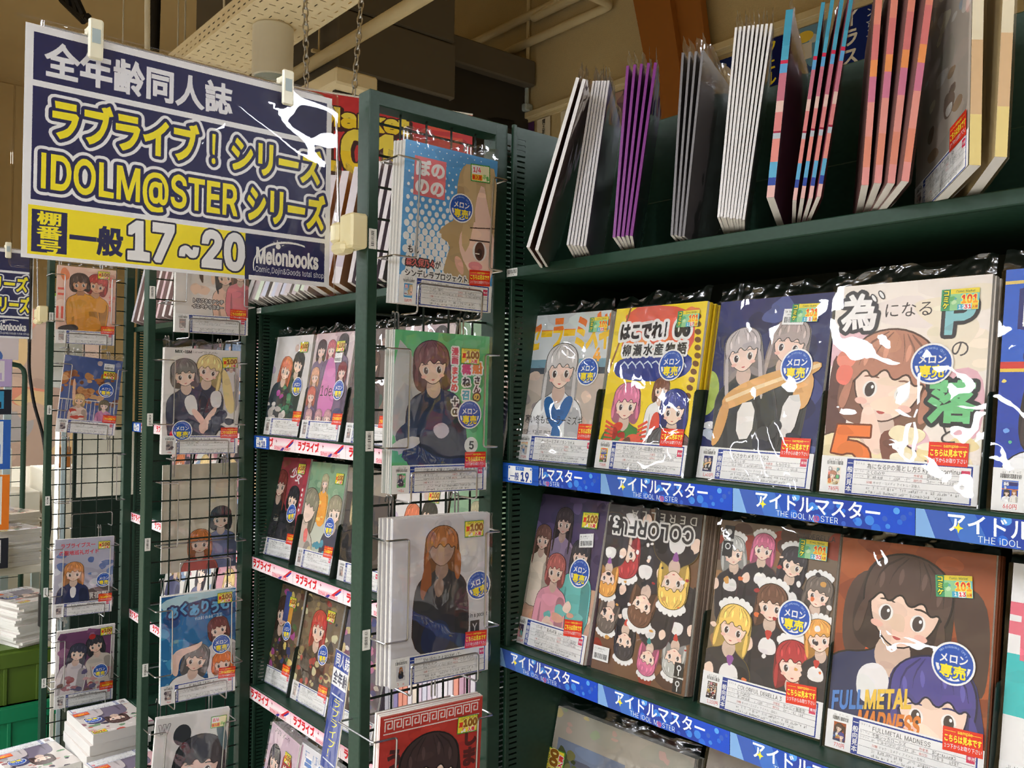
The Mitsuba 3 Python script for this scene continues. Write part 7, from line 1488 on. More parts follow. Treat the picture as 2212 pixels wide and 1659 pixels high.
# ---------------------------------------------------------------- comics set out face to the front
# bottom left corner, direction along the bottom edge, direction up the cover, width, height
POSES = {
    'B1': ([0.0117, 0.0215, 1.4008], [0.9987, 0.0513, 0.0], [-0.0095, 0.1493, 0.9887], 0.1582, 0.2231),
    'B2': ([0.1841, 0.0166, 1.4008], [0.9998, -0.0182, 0.0], [-0.0, 0.178, 0.984], 0.1585, 0.2236),
    'B3': ([0.3527, 0.0237, 1.4008], [0.9995, -0.0309, 0.0], [-0.0021, 0.1971, 0.9804], 0.1581, 0.223),
    'B4': ([0.526, 0.0112, 1.4008], [0.9995, 0.0323, 0.0], [-0.0032, 0.152, 0.9884], 0.1587, 0.2238),
    'B5': ([0.7007, 0.0057, 1.4008], [1.0, 0.0016, 0.0], [-0.0043, 0.1366, 0.9906], 0.1588, 0.2239),
    'C1': ([0.0075, 0.0234, 1.1238], [0.9988, -0.0438, 0.0197], [-0.0098, 0.2144, 0.9767], 0.161, 0.2271),
    'C2': ([0.1731, 0.0255, 1.1238], [0.9997, 0.0206, 0.0144], [-0.0179, 0.1793, 0.9836], 0.1603, 0.226),
    'C3': ([0.3543, 0.0354, 1.1238], [0.9995, 0.0288, 0.0146], [-0.02, 0.1965, 0.9803], 0.1595, 0.2249),
    'C4': ([0.5217, 0.035, 1.1238], [0.9989, 0.0439, 0.0159], [-0.024, 0.1901, 0.9815], 0.1595, 0.2249),
    'C5': ([0.694, 0.04, 1.1238], [0.9992, 0.0382, 0], [-0.007, 0.184, 0.983], 0.158, 0.223),
    'D1': ([0.022, 0.068, 0.8288], [0.9995, 0.03, 0.0], [0.0, 0.22, 0.9755], 0.262, 0.186),
    'D2': ([0.3192, 0.0385, 0.8288], [1.0, 0.0, 0.0], [-0.0, 0.2777, 0.9607], 0.1582, 0.2231),
    'E1': ([-0.8541, 0.0026, 1.4008], [0.9981, 0.0621, 0.0], [-0.0026, 0.1389, 0.9903], 0.1589, 0.224),
    'E2': ([-0.6724, 0.0028, 1.4008], [0.9997, 0.0247, 0.0], [-0.0102, 0.1595, 0.9872], 0.1588, 0.2239),
    'E3': ([-0.4978, 0.009, 1.4008], [1.0, -0.0004, 0.0], [0.0009, 0.1526, 0.9883], 0.1588, 0.224),
    'E4': ([-0.335, 0.006, 1.4008], [1, 0, 0.0], [0, 0.17, 0.985], 0.158, 0.223),
    'E5': ([-0.165, 0.006, 1.4008], [1, 0, 0.0], [0, 0.17, 0.985], 0.158, 0.223),
    'F1': ([-0.9028, 0.0191, 1.1238], [0.999, 0.0321, 0.0316], [-0.0374, 0.2017, 0.9787], 0.1596, 0.225),
    'F2': ([-0.7185, 0.0189, 1.1238], [0.9996, -0.0072, 0.0258], [-0.0241, 0.1769, 0.9839], 0.16, 0.2256),
    'F3': ([-0.54, 0.0217, 1.1238], [0.9999, 0.0038, 0.0102], [-0.0106, 0.1216, 0.9925], 0.1593, 0.2246),
    'F4': ([-0.36, 0.02, 1.1238], [1, 0, 0], [0, 0.14, 0.99], 0.158, 0.223),
    'F5': ([-0.19, 0.02, 1.1238], [1, 0, 0], [0, 0.14, 0.99], 0.158, 0.223),
    'G1': ([-0.9183, 0.0275, 0.8288], [0.9994, 0.0012, 0.0344], [-0.034, 0.1861, 0.9819], 0.1585, 0.2236),
    'G2': ([-0.7516, 0.0286, 0.8288], [0.9998, 0.0016, 0.018], [-0.0179, 0.1916, 0.9813], 0.1601, 0.2258),
    'G3': ([-0.568, 0.0259, 0.8288], [0.9997, 0.0106, 0.0213], [-0.023, 0.1968, 0.9802], 0.1603, 0.2261),
    'H1': ([-0.7976, -0.03, 0.5508], [0.9956, -0.076, 0.0], [-0.0398, 0.1797, 0.9829], 0.1568, 0.2211),
    'H2': ([-0.6449, -0.03, 0.5508], [1.0, -0.0, 0.0], [-0.0, 0.1614, 0.9869], 0.1577, 0.2223),
    'W1a': ([0.0272, -0.2053, 1.621], [0.0233, 0.9996, -0.0187], [0.0329, 0.018, 0.9993], 0.1567, 0.221),
    'W1b': ([0.0304, -0.2134, 1.3635], [0.0381, 0.9992, -0.0132], [-0.0002, 0.0132, 0.9999], 0.1569, 0.2212),
    'W1c': ([0.0446, -0.2184, 1.1091], [0.0459, 0.9989, -0.0126], [-0.0167, 0.0134, 0.9998], 0.1577, 0.2224),
    'W1d': ([0.0729, -0.2571, 0.8665], [0.0452, 0.9987, -0.0221], [0.0182, 0.0213, 0.9996], 0.1582, 0.223),
    'V2a': ([-0.8388, -0.2056, 1.6214], [0.0, 1, 0], [0.0002, 0.0114, 0.9999], 0.1592, 0.2245),
    'V2b': ([-0.855, -0.2235, 1.362], [0.024, 0.998, -0.012], [0.008, 0.002, 0.9997], 0.163, 0.2265),
    'V2d': ([-0.8396, -0.2207, 0.8395], [0.0153, 0.9993, 0.0046], [-0.0096, -0.0037, 0.9997], 0.1591, 0.2244),
    'V2e': ([-0.8502, -0.2387, 0.5864], [0.0046, 0.9979, -0.0635], [-0.0005, 0.0636, 0.998], 0.158, 0.2228),
    'U3a': ([-1.7437, -0.2362, 1.6285], [0.0344, 0.9963, -0.0082], [0.0054, 0.0071, 0.9999], 0.159, 0.2242),
    'U3b': ([-1.7454, -0.2289, 1.373], [0.0208, 0.9944, -0.0919], [0.0014, 0.0918, 0.9958], 0.1587, 0.2238),
    'U3c': ([-1.7442, -0.2281, 0.8377], [0.0118, 0.9994, -0.0184], [0.0078, 0.0178, 0.9997], 0.1589, 0.2241),
    'U3d': ([-1.7445, -0.2189, 0.5737], [-0.0198, 0.9987, -0.0108], [0.0267, 0.0141, 0.9977], 0.1589, 0.224),
}
def pose(n): return POSES[n]
def art_of(n, fn): return fn(POSES[n][3], POSES[n][4])

def face_out(n, fn, label, edge, stickers, title='', circle='', author='', price='', far=False, card=True, seed=None, thumb=True, **kw):
    a = art_of(n, fn)
    w = POSES[n][3]
    c = card_print(w, title, circle, author, price, a if (thumb and not far) else None, seed=(sum(map(ord, n)) * 7) % 997, far=far) if card else None
    return booklet(pose(n), a, label, edge, stickers, c, **kw)

UP, MID, LOW = 'upper blue strip shelf', 'middle blue strip shelf', 'lowest blue strip shelf'
SP = 'spare copy standing behind the '
face_out('B1', art_sailor_blue, f'comic with orange and yellow title over a silver haired figure, {UP}', (216, 212, 208), [('round', 80, 56), ('sample', 77, 104), ('1,22', 76, 6)],
         'セーラーミズギノホン Vol.4', price='770円', sleeve=0, spares=3, spare_label=SP + 'comic with the orange and yellow title')
face_out('B2', art_yellow_crab, f'bright yellow comic with black title characters and a red crab, {UP}', (236, 200, 40), [('round', 72, 52), ('sample', 71, 104), ('1,17', 72, 7)],
         'はこでれ！06~柳瀬水産物語~', 'はこにわかいろう', 'にしやまゆーいち', '770円', sleeve=1, spares=4, spare_gap=0.008, spare_label=SP + 'bright yellow comic')
face_out('B3', art_night_scarf, f'dark blue comic with two figures sharing a tan scarf, {UP}', (60, 66, 104), [('round', 77, 54), ('sample', 73, 106), ('price', 60, 10, -3), ('1,1', 67, 7, -2)],
         'ひさかわメモリアル2', 'もちくい亭', 'もちのそら', '1,408円', sleeve=2, spares=3, spare_label=SP + 'dark blue comic with the tan scarf')
face_out('B4', art_cream_pink, f'cream comic with a large white title character and orange 5, {UP}', (236, 226, 214), [('round', 68, 55), ('sample', 70, 104), ('12,31', 71, 8)],
         '為になるPの落とし方5 kyoko continue', 'さくのみや', '朔途間', '785円', sleeve=5, spares=3, spare_label=SP + 'cream and pink comic with the orange number')
face_out('B5', art_blue_banner, f'blue comic with white banner letters cut off at the right end, {UP}', (44, 90, 190), [], price='660円', sleeve=3, spares=3, spare_label=SP + 'blue comic with the white banner letters')
face_out('C1', art_purple_group, f'dim purple comic with four small figures, leftmost on the {MID}', (120, 100, 110), [('round', 78, 66), ('sample', 70, 108, 6), ('100', 71, 12, 3), ('price', 72, 32, 8)],
         price='1,100円', sleeve=4, spares=3, spare_label=SP + 'dim purple comic', author='セレビィ量産型')
face_out('C2', art_crowd_inverted, f'comic shelved upside down with grey block letters along its top, {MID}', (150, 130, 116), [('price', 2, 121)], card=False, sleeve=3, spares=5, spare_gap=0.006, spare_label=SP + 'comic shelved upside down')
face_out('C3', art_crowd_upright, f'comic crowded with small black and white dressed figures, {MID}', (150, 130, 116), [('round', 72, 64), ('sample', 72, 109, 4), ('12,30', 70, 7)],
         'COLORFUL DERELLA 3', 'S-FORCE', 'セレビィ量産型', '1,100円', sleeve=1, spares=3, spare_label=SP + 'comic crowded with small figures')
face_out('C4', art_orange_dark, f'burnt orange comic with brown and violet haired figures, {MID}', (140, 76, 46), [('round', 79, 70), ('sample', 76, 108, 2), ('1,13', 66, 17, 6)],
         'FULLMETAL MADNESS', '千葉シッカロールズ', '', '770円', sleeve=2, spares=3, spare_label=SP + 'burnt orange comic')
face_out('C5', art_white_teal, f'white and teal comic cut off by the picture edge, {MID}', (230, 228, 226), [], sleeve=0, spares=2, spare_label=SP + 'white and teal comic')
face_out('D1', art_lake, f'wide comic turned on its side with a lake picture, {LOW}', (160, 152, 140), [('round', 36, 42, 90), ('100', 12, 30, 90), ('sample', 71, 66, 90)], card=False, sleeve=4, spares=3, spare_label=SP + 'wide comic with the lake picture')
face_out('D2', art_grey_film, f'grey comic under cloudy film beside the lake picture comic, {LOW}', (150, 144, 138), [], sleeve=2, spares=2, spare_label=SP + 'grey comic under cloudy film')

R1, R2, R3, R4 = 'first pink strip shelf', 'second pink strip shelf', 'third pink strip shelf', 'fourth pink strip shelf'
face_out('E1', art_white_two, f'white comic with orange and black haired figures, leftmost on the {R1}', (210, 206, 204), [('round', 76, 72), ('sample', 76, 106), ('100', 70, 10)], far=True, sleeve=0, spares=2, spare_label=SP + 'white comic with orange and black haired figures')
face_out('E2', art_pink_crowd, f'pale pink comic with a rose figure and a serif title, {R1}', (200, 180, 184), [('round', 82, 76), ('sample', 78, 106), ('100', 60, 12), ('price', 60, 28)], far=True, sleeve=1, spares=3, spare_label=SP + 'pale pink comic')
face_out('E3', art_brown_dark, f'dark brown comic half hidden by the front grid post, {R1}', (96, 84, 78), [('sample', 76, 106)], far=True, sleeve=2, spares=2, spare_label=SP + 'dark brown comic by the grid post')
face_out('E4', art_pink_crowd, f'pale comic seen through the front wire grid, left one on the {R1}', (200, 190, 190), [('round', 70, 70)], far=True, sleeve=3)
face_out('E5', art_green_ash, f'green comic seen through the wire grid, right one on the {R1}', (170, 180, 170), [('round', 70, 70)], far=True, sleeve=4)
face_out('F1', art_red_two, f'red comic with red and black haired figures, leftmost, {R2}', (150, 60, 70), [('round', 74, 78, 10), ('sample', 74, 106), ('100', 70, 8)], far=True, sleeve=2, spares=2, spare_label=SP + 'red comic of the pink strip bay')
face_out('F2', art_green_ash, f'pale green comic with ash haired figures around an orange dress, {R2}', (190, 192, 180), [('round', 78, 82), ('sample', 74, 106), ('100', 74, 12)], far=True, sleeve=3, spares=2, spare_label=SP + 'pale green comic')
face_out('F3', art_dark_cloak, f'dark cloaked blond figure comic beside the front grid post, {R2}', (70, 64, 66), [], far=True, sleeve=1, spares=2, spare_label=SP + 'dark cloak comic')
face_out('F4', art_white_two, f'white comic seen through the wire grid, left one, {R2}', (214, 212, 212), [('sample', 70, 106), ('100', 66, 10)], far=True, sleeve=0)
face_out('F5', art_green_ash, f'mint comic seen through the wire grid, right one, {R2}', (170, 200, 190), [('round', 40, 60)], far=True, sleeve=4)
face_out('G1', art_busy_green, f'busy dark green and magenta comic, leftmost on the {R3}', (90, 78, 64), [('round', 66, 62, 6), ('sample', 72, 106), ('100', 60, 14)], far=True, sleeve=5, spares=4, spare_gap=0.006, spare_label=SP + 'busy dark green comic')
face_out('G2', art_busy_red, f'busy olive comic with a red haired figure, {R3}', (110, 96, 76), [('round', 68, 70, 6), ('sample', 72, 106), ('100', 62, 12)], far=True, sleeve=0, spares=4, spare_gap=0.006, spare_label=SP + 'busy olive comic')
face_out('G3', art_busy_navy, f'comic with a navy haired figure behind the blue tab sign, {R3}', (110, 100, 110), [], far=True, sleeve=1, spares=2, spare_label=SP + 'navy haired figure comic')
face_out('H1', art_pink_header, f'dusky pink comic cut off at the bottom, left one, {R4}', (200, 160, 180), [('100', 62, 20)], far=True, sleeve=2, spares=4, spare_gap=0.006, spare_label=SP + 'dusky pink comic')
face_out('H2', art_white_blue_title, f'white comic with a blue title cut off at the bottom, {R4}', (216, 214, 218), [], far=True, sleeve=3, spares=2, spare_label=SP + 'white comic with the blue title')

FG, MG, LG = 'hanging on the front wire grid', 'hanging on the middle wire grid', 'hanging on the far left wire grid'
face_out('W1a', art_blue_dots, f'blue white dotted comic with pink title square, topmost {FG}', (214, 214, 214), [('round', 61, 50), ('sample', 74, 104, 3), ('n1/4', 70, 8, 4)], sleeve=0, spares=4, spare_gap=0.0045, spare_dx=-0.0016, spare_label=SP + 'blue dotted comic', price='580円')
face_out('W1b', art_green_vertical, f'green comic with vertical title characters, second from the top {FG}', (190, 196, 192), [('round', 79, 72), ('sample', 75, 106), ('100', 68, 12)], stiff=True, sleeve=0, spares=3, spare_gap=0.005, spare_dx=-0.002, spare_label=SP + 'green comic with vertical title', title='三船さんが重くてPが概ね召される漫画まとめ＋α5')
face_out('W1c', art_grey_suit, f'pale grey comic with a dark suited figure, third {FG}', (206, 204, 208), [('round', 88, 64, 14), ('sample', 74, 104, -2), ('100', 72, 6)], stiff=True, sleeve=1, spares=4, spare_gap=0.006, spare_dx=-0.0025, spare_label=SP + 'pale grey comic', title='the idols in a pocket -Y-')
face_out('W1d', art_red_meander, f'red comic with a white meander border, lowest {FG}', (216, 190, 186), [('100', 74, 14, -2)], card=False, sleeve=None, spares=2, spare_gap=0.006, spare_label='spare copy standing behind the red comic with the meander border', t=0.005)
face_out('V2a', art_white_flow, f'white comic with black haired figures, topmost {MG}', (206, 204, 200), [('sample', 74, 106)], far=True, sleeve=4, spares=2, spare_gap=0.004, spare_label=SP + 'white comic topmost on the middle grid')
face_out('V2b', art_white_duo, f'white comic with grey haired and blond figures, second {MG}', (206, 202, 200), [('round', 25, 108), ('sample', 76, 104), ('100', 76, 10, 4)], far=True, sleeve=5, spares=3, spare_gap=0.004, spare_label=SP + 'white comic second on the middle grid')
face_out('V2d', art_sea_title, f'blue underwater comic with rounded title characters, third {MG}', (150, 170, 180), [('round', 80, 74), ('sample', 76, 106, -4), ('100', 74, 4)], far=True, stiff=True, sleeve=0, spares=3, spare_gap=0.004, spare_label=SP + 'blue underwater comic')
face_out('V2e', art_white_bun, f'white comic with a large black haired figure, lowest {MG}', (206, 204, 202), [('round', 74, 108), ('n8/6', 74, 8)], card=False, stiff=True, sleeve=1, spares=2, spare_gap=0.004, spare_label=SP + 'white comic lowest on the middle grid')
face_out('U3a', art_orange_pair, f'salmon comic with two figures in orange, topmost {LG}', (200, 190, 186), [('sample', 76, 106), ('100', 68, 4)], far=True, sleeve=1, spares=1, spare_label=SP + 'salmon comic')
face_out('U3b', art_autumn, f'autumn coloured comic hanging askew, second from the top {LG}', (170, 160, 160), [('round', 76, 58), ('sample', 76, 104), ('100', 68, 22), ('price', 68, 8)], far=True, sleeve=2, spares=1, spare_label=SP + 'autumn coloured comic')
face_out('U3c', art_lavender_sky, f'lavender sky comic with red title characters, third {LG}', (190, 190, 200), [('round', 84, 80), ('sample', 76, 106), ('100', 72, 8)], far=True, stiff=True, sleeve=2, spares=1, spare_label=SP + 'lavender sky comic')
face_out('U3d', art_purple_pair, f'white bordered purple comic with two embracing figures, lowest {LG}', (190, 186, 188), [('round', 76, 84), ('sample', 76, 106), ('100', 74, 4)], far=True, stiff=True, sleeve=0, spares=1, spare_label=SP + 'white bordered purple comic')

# a white sheet hanging on the other side of the middle grid, seen through its wires
_a = art_white_back(0.168, 0.236)
k = thing('comic_book', 'white comic hanging behind the wires of the middle grid, with two small figures', 'comic book')
_m = frame((-0.915, -0.2, 1.098), (0, 1, 0), (0, 0, 1))
part(k, 'page_block', placed(block_shape(0.168, 0.236, 0.004, (214, 208, 190)), _m)); part(k, 'front_cover', _a.shape(shift(_m, 0, 0, 0.0002)))
part(k, 'clear_sleeve', placed(SLEEVES_STIFF[1], shift(_m, 0, 0, _a.top)))

# ---------------------------------------------------------------- chrome wire holders of the hanging comics
def wire_holder(n, label, grid_x, left=True):
    p, u, v, w, h = POSES[n]
    p = np.array(p); m = frame(p, u, v)
    def W(x, y, z): return (m @ [x, y, z, 1])[:3]
    def G(y, z): return np.array([grid_x + 0.002, y, z])
    f = 0.0085
    ts = []
    zl, zh = 0.28 * h, 0.88 * h
    for sgn, xe, xi in ((-1, -0.014, 0.02), (1, w + 0.014, w - 0.012)):
        a, b = W(xi, zl, f), W(xi, zh, f)
        a2, b2 = W(xe, zl, f), W(xe, zh, f)
        ts.append(tube([[grid_x - 0.004, a2[1], a2[2]], a2, a, b, b2, [grid_x - 0.004, b2[1], b2[2]]], 0.0014, 6, 0.004))
    a, b = W(0.17 * w, 0.13 * h, f), W(0.86 * w, 0.13 * h, f)
    a0, b0 = W(0.17 * w, -0.012, f), W(0.86 * w, -0.012, f)
    ts.append(tube([[grid_x - 0.004, a0[1], a0[2]], a0, a, b, b0, [grid_x - 0.004, b0[1], b0[2]]], 0.0014, 6, 0.006))
    for x in (0.12 * w, 0.83 * w):                # hooks over the wire above
        q = W(x, h + 0.012, 0)
        for dy in (-0.003, 0.003):
            ts.append(tube([[grid_x + 0.004, q[1] + dy, q[2] - 0.03], [grid_x + 0.004, q[1] + dy, q[2] + 0.012], [grid_x - 0.001, q[1] + dy, q[2] + 0.016], [grid_x - 0.006, q[1] + dy, q[2] + 0.006]], 0.0013, 6, 0.003))
    for x in (0.0, w):                            # back bars along the grid
        q0, q1 = W(x, -0.01, 0), W(x, h * 0.9, 0)
    q0, q1 = W(-0.01, 0.28 * h, 0), W(w + 0.01, 0.28 * h, 0)
    ts.append(tube([[grid_x - 0.0045, q0[1], q0[2]], [grid_x - 0.0045, q1[1], q1[2]]], 0.0014, 6))
    q0, q1 = W(-0.01, 0.88 * h, 0), W(w + 0.01, 0.88 * h, 0)
    ts.append(tube([[grid_x - 0.0045, q0[1], q0[2]], [grid_x - 0.0045, q1[1], q1[2]]], 0.0014, 6))
    single('wire_holder', mikit.ply(join(*ts), 'bright_wire', smooth=50), label, 'wire holder')
for n, s in (('W1a', 'around the blue dotted comic'), ('W1b', 'around the green comic'), ('W1c', 'around the pale grey comic'), ('W1d', 'around the red comic')):
    wire_holder(n, f'chrome wire holder {s} on the front grid', 0.0)
for n, s in (('V2a', 'around the topmost white comic'), ('V2b', 'around the second white comic'), ('V2d', 'around the blue underwater comic'), ('V2e', 'around the lowest white comic')):
    wire_holder(n, f'chrome wire holder {s} on the middle grid', -0.9)
for n, s in (('U3a', 'around the salmon comic'), ('U3b', 'around the autumn coloured comic'), ('U3c', 'around the lavender comic'), ('U3d', 'around the purple comic')):
    wire_holder(n, f'chrome wire holder {s} on the far left grid', -1.8)
POSES['empty_middle'] = ([-0.872, -0.2036, 1.0992], [0, 1, 0], [0, 0, 1], 0.16, 0.228)
POSES['empty_left'] = ([-1.772, -0.2036, 1.0992], [0, 1, 0], [0, 0, 1], 0.16, 0.228)
wire_holder('empty_middle', 'empty chrome wire holder on the middle grid', -0.9)
wire_holder('empty_left', 'empty chrome wire holder on the far left grid', -1.8)

# ---------------------------------------------------------------- shelf dividers between the columns of comics
def divider(x, y, z, label, d=0.1, hgt=0.108):
    lean = 0.18
    prof = Polygon([(y, 0), (y + d, 0), (y + d + lean * hgt, hgt), (y + lean * hgt + 0.004, hgt), (y + lean * hgt, hgt - 0.004)])
    m = plate(prof, 0.0014); v = m.vertices.copy()
    m.vertices = np.column_stack([x + v[:, 2], v[:, 0], z + 0.0006 + v[:, 1]])
    foot = block(x - 0.035, x, y + 0.02, y + d, z + 0.0002, z + 0.0014)
    single('shelf_divider', mikit.ply(join(m, foot), 'dark_green_steel'), label, 'shelf divider')
for x, y, z, s in ((0.1775, 0.006, 1.4, 'left of the bright yellow comic'), (0.3475, 0.004, 1.4, 'left of the dark blue comic'), (0.518, 0.008, 1.4, 'left of the cream and pink comic'), (0.6905, 0.002, 1.4, 'left of the blue banner comic'),
                   (0.1705, 0.03, 1.123, 'right of the dim purple comic'), (0.345, 0.03, 1.123, 'right of the upside down comic'), (0.5175, 0.03, 1.123, 'left of the burnt orange comic'), (0.6885, 0.03, 1.123, 'right of the burnt orange comic'),
                   (-0.683, 0.0, 1.4, 'right of the first comic of the pink strip bay'), (-0.5055, 0.0, 1.4, 'right of the pale pink comic'), (-0.3385, 0.0, 1.4, 'behind the front grid on the first pink row'),
                   (-0.7305, 0.008, 1.123, 'right of the red comic of the pink strip bay'), (-0.549, 0.008, 1.123, 'right of the pale green comic'), (-0.364, 0.012, 1.123, 'behind the front grid on the second pink row'),
                   (-0.7555, 0.02, 0.828, 'right of the busy dark green comic'), (-0.58, 0.02, 0.828, 'right of the busy olive comic')):
    divider(x, y, z, f'dark green steel shelf divider {s}')

# ---------------------------------------------------------------- comics standing spine outward on the top shelves
TOP_Z = 1.6785
def spine_out(S, yaw, roll, w, h, t, face, spine, label, group, bands=None, sleeve=0, pages=(228, 226, 222), lift=None, film=True):
    S = np.array(S, float)
    ps, ph = math.radians(yaw), math.radians(roll)
    th = math.asin(max(-0.2, min(0.45, (S[2] - TOP_Z - 0.001) / w)))
    hd = np.array([math.sin(ps), math.cos(ps), 0]); kd = np.array([math.cos(ps), -math.sin(ps), 0])
    b = hd * math.cos(th) - np.array([0, 0, math.sin(th)])
    s = (hd * math.sin(th) + np.array([0, 0, math.cos(th)])) * math.cos(ph) + kd * math.sin(ph)
    m = frame(S, b, s)
    n = m[:3, 2]
    k = thing('comic_book', label, 'comic book', group)
    part(k, 'page_block', placed(block_shape(w, h, t, face, pages, face, spine), m))
    if bands:
        a = Print(t, h, bands[0][1])
        H = a.H
        for y0, c in bands: a.r(0, y0 * H, 100, H, c)
        part(k, 'spine', a.shape(frame(S - n * t - b * 0.0003, n, s)), 'printed spine with bands of colour')
    if film:
        part(k, 'clear_sleeve', placed(SLEEVES[sleeve % 6], scaled(shift(m, 0, 0, 0.0006), w / 0.165, h / 0.233, 0.4)))
        part(k, 'sleeve_flap', placed(FLAPS[sleeve % 6], scaled(shift(m, 0, 0, -t * 0.5), w / 0.165, h / 0.233, 0.45)))
    return k, m

def pack(S0, S1, yaw0, yaw1, roll0, roll1, n, t, face, spine, what, bands=None, w=0.15, h=0.232):
    for i in range(n):
        f = i / max(n - 1, 1)
        S = [a + (b - a) * f for a, b in zip(S0, S1)]
        S[2] += (0.001 if i % 2 else 0)
        out = spine_out(S, yaw0 + (yaw1 - yaw0) * f, roll0 + (roll1 - roll0) * f, w, h, t, face, spine, f'{ORD[i]} {what}' if n > 1 else what, what, bands, i)
        if i == 0: first = out
    return first

BT = 'on the blue strip top shelf'
pack((0.176, -0.1, 1.690), (0.1815, -0.09, 1.686), -40, -41, 15, 14.5, 2, 0.0045, (84, 62, 56), (226, 226, 228), f'steeply leaning white spined booklet of the leftmost bundle {BT}')
pack((0.1856, -0.0394, 1.6998), (0.2031, -0.0249, 1.6969), -37, -37, 6.8, 6.2, 6, 0.0032, (132, 128, 146), (224, 224, 228), f'white spined grey backed booklet of the second bundle {BT}')
pack((0.2644, -0.0332, 1.7003), (0.2878, -0.0266, 1.6999), -31, -39, 2, 6.5, 5, 0.0036, (84, 34, 96), (124, 44, 132), f'purple booklet from the left in a pointed sleeve {BT}')
pack((0.3429, -0.0153, 1.6952), (0.3545, -0.0076, 1.6924), -26, -20, 1.3, 3.5, 4, 0.003, (54, 52, 54), (108, 106, 110), f'dark booklet from the left in glossy film {BT}')
pack((0.4237, -0.0313, 1.7032), (0.4506, -0.022, 1.6975), -29, -35, 3.1, 7, 9, 0.0028, (158, 150, 150), (230, 230, 232), f'white spined booklet in the bundle of nine {BT}', w=0.148)
_bands6 = [(0.0, (60, 150, 180)), (0.2, (70, 160, 190)), (0.28, (200, 40, 80)), (0.30, (90, 160, 210)), (0.35, (190, 110, 130)), (0.5, (222, 190, 180)), (0.56, (214, 130, 130)), (0.66, (150, 30, 60)), (0.67, (180, 190, 200)), (0.70, (222, 140, 132)), (0.82, (90, 170, 210)), (0.9, (40, 70, 160)), (0.94, (226, 180, 176))]
pack((0.4964, -0.0345, 1.7133), (0.4964, -0.0345, 1.7133), -24, -24, 2.1, 2.1, 1, 0.008, (70, 56, 74), (216, 170, 176), f'thick pink spined booklet beside the banded spines {BT}', _bands6, w=0.13)
pack((0.5185, -0.0271, 1.7075), (0.5531, -0.0382, 1.7026), -33, -40, 7, 9.5, 4, 0.004, (120, 56, 70), (214, 130, 130), f'booklet with a blue and pink banded spine {BT}', _bands6, w=0.14)
_bands7 = [(0.0, (226, 140, 120)), (0.25, (214, 120, 120)), (0.42, (236, 150, 90)), (0.5, (206, 120, 150)), (0.62, (226, 150, 140)), (0.78, (222, 140, 116)), (0.92, (226, 150, 146))]
pack((0.6016, -0.0341, 1.708), (0.6524, -0.0572, 1.6975), -33, -42, 4.2, 8.7, 4, 0.0065, (96, 66, 64), (226, 146, 134), f'booklet from the left with a broad salmon spine {BT}', _bands7, w=0.14)
_k8, _m8 = pack((0.716, -0.0602, 1.7006), (0.7336, -0.0519, 1.7047), -43, -38, 3.8, 5.3, 2, 0.0095, (170, 150, 110), (226, 214, 190), f'thick cream spined booklet near the right picture edge {BT}', [(0, (90, 100, 150)), (0.2, (236, 226, 200)), (0.5, (224, 190, 150)), (0.8, (240, 220, 150))], w=0.14)

_w8, _h8, _t8 = 0.14, 0.232, 0.0095
_a = Print(_w8, _h8); _a.brush = random.Random(4); _a.r(0, 0, 100, _a.H, (168, 160, 150)); _a.blobs(26, (0, 0, 100, 140), (6, 16), [(150, 128, 104), (190, 186, 180), (120, 104, 92), (206, 200, 176), (150, 160, 170)], 6)
_b8 = _m8 @ np.array([[-1, 0, 0, _w8], [0, 1, 0, 0], [0, 0, -1, -_t8], [0, 0, 0, 1.0]])
part(_k8, 'front_cover', _a.shape(shift(_b8, 0, 0, 0.0003)), 'printed cover facing left'); _z8 = _a.top + 0.0006
part(_k8, 'information_card', card_print(_w8, seed=91).shape(shift(_b8, 0, 0, _z8)), 'white card with a blue frame and small print')
part(_k8, 'sample_sticker', placed(_sample_shape, shift(_b8, 0.097, 0.030, _z8 + 0.0006)), 'red sticker with yellow print')
part(_k8, 'clear_sleeve', placed(SLEEVES[2], scaled(shift(_b8, 0, 0, _z8 + 0.001), _w8 / 0.165, _h8 / 0.233)))

PT = 'on the pink strip top shelf'
pack((-0.53, -0.04, 1.705), (-0.44, -0.038, 1.703), -36, -34, 5, 6, 3, 0.016, (176, 130, 80), (206, 196, 206), f'broad pale spined booklet left of the front post {PT}', [(0, (214, 206, 214)), (0.5, (196, 186, 200)), (0.86, (220, 214, 220))], w=0.145)
pack((-0.40, -0.035, 1.702), (-0.30, -0.03, 1.70), -34, -36, 6, 7, 5, 0.008, (150, 140, 150), (216, 210, 214), f'pale spined booklet seen through the front grid {PT}', w=0.145)
_a = Print(0.15, 0.23, (176, 96, 50)); _a.blobs(20, (0, 20, 100, 153), (10, 24), [(190, 110, 56), (150, 70, 44), (206, 140, 70)], 3); _a.p([(18, 0), (34, 0), (44, 30), (30, 64), (34, 110), (14, 60)], (190, 170, 60)); _a.p([(40, 10), (90, 8), (96, 80), (70, 130), (46, 100), (36, 60)], (96, 160, 156)); _a.p([(26, 60), (44, 66), (46, 90), (32, 92)], (226, 130, 160)); _a.line([(10, 100), (70, 140)], 8, (240, 206, 90))
k = thing('comic_book', 'orange and teal picture booklet standing beside the large navy sign', 'comic book')
_m = frame((-0.66, 0.02, 1.680), (0.985, 0.17, 0), (0.07, 0.10, 0.99))
part(k, 'page_block', placed(block_shape(0.15, 0.23, 0.004, (176, 96, 50)), _m)); part(k, 'front_cover', _a.shape(shift(_m, 0, 0, 0.0003))); part(k, 'clear_sleeve', placed(SLEEVES[2], shift(_m, 0, 0, _a.top + 0.0003)))
_rr = random.Random(12)
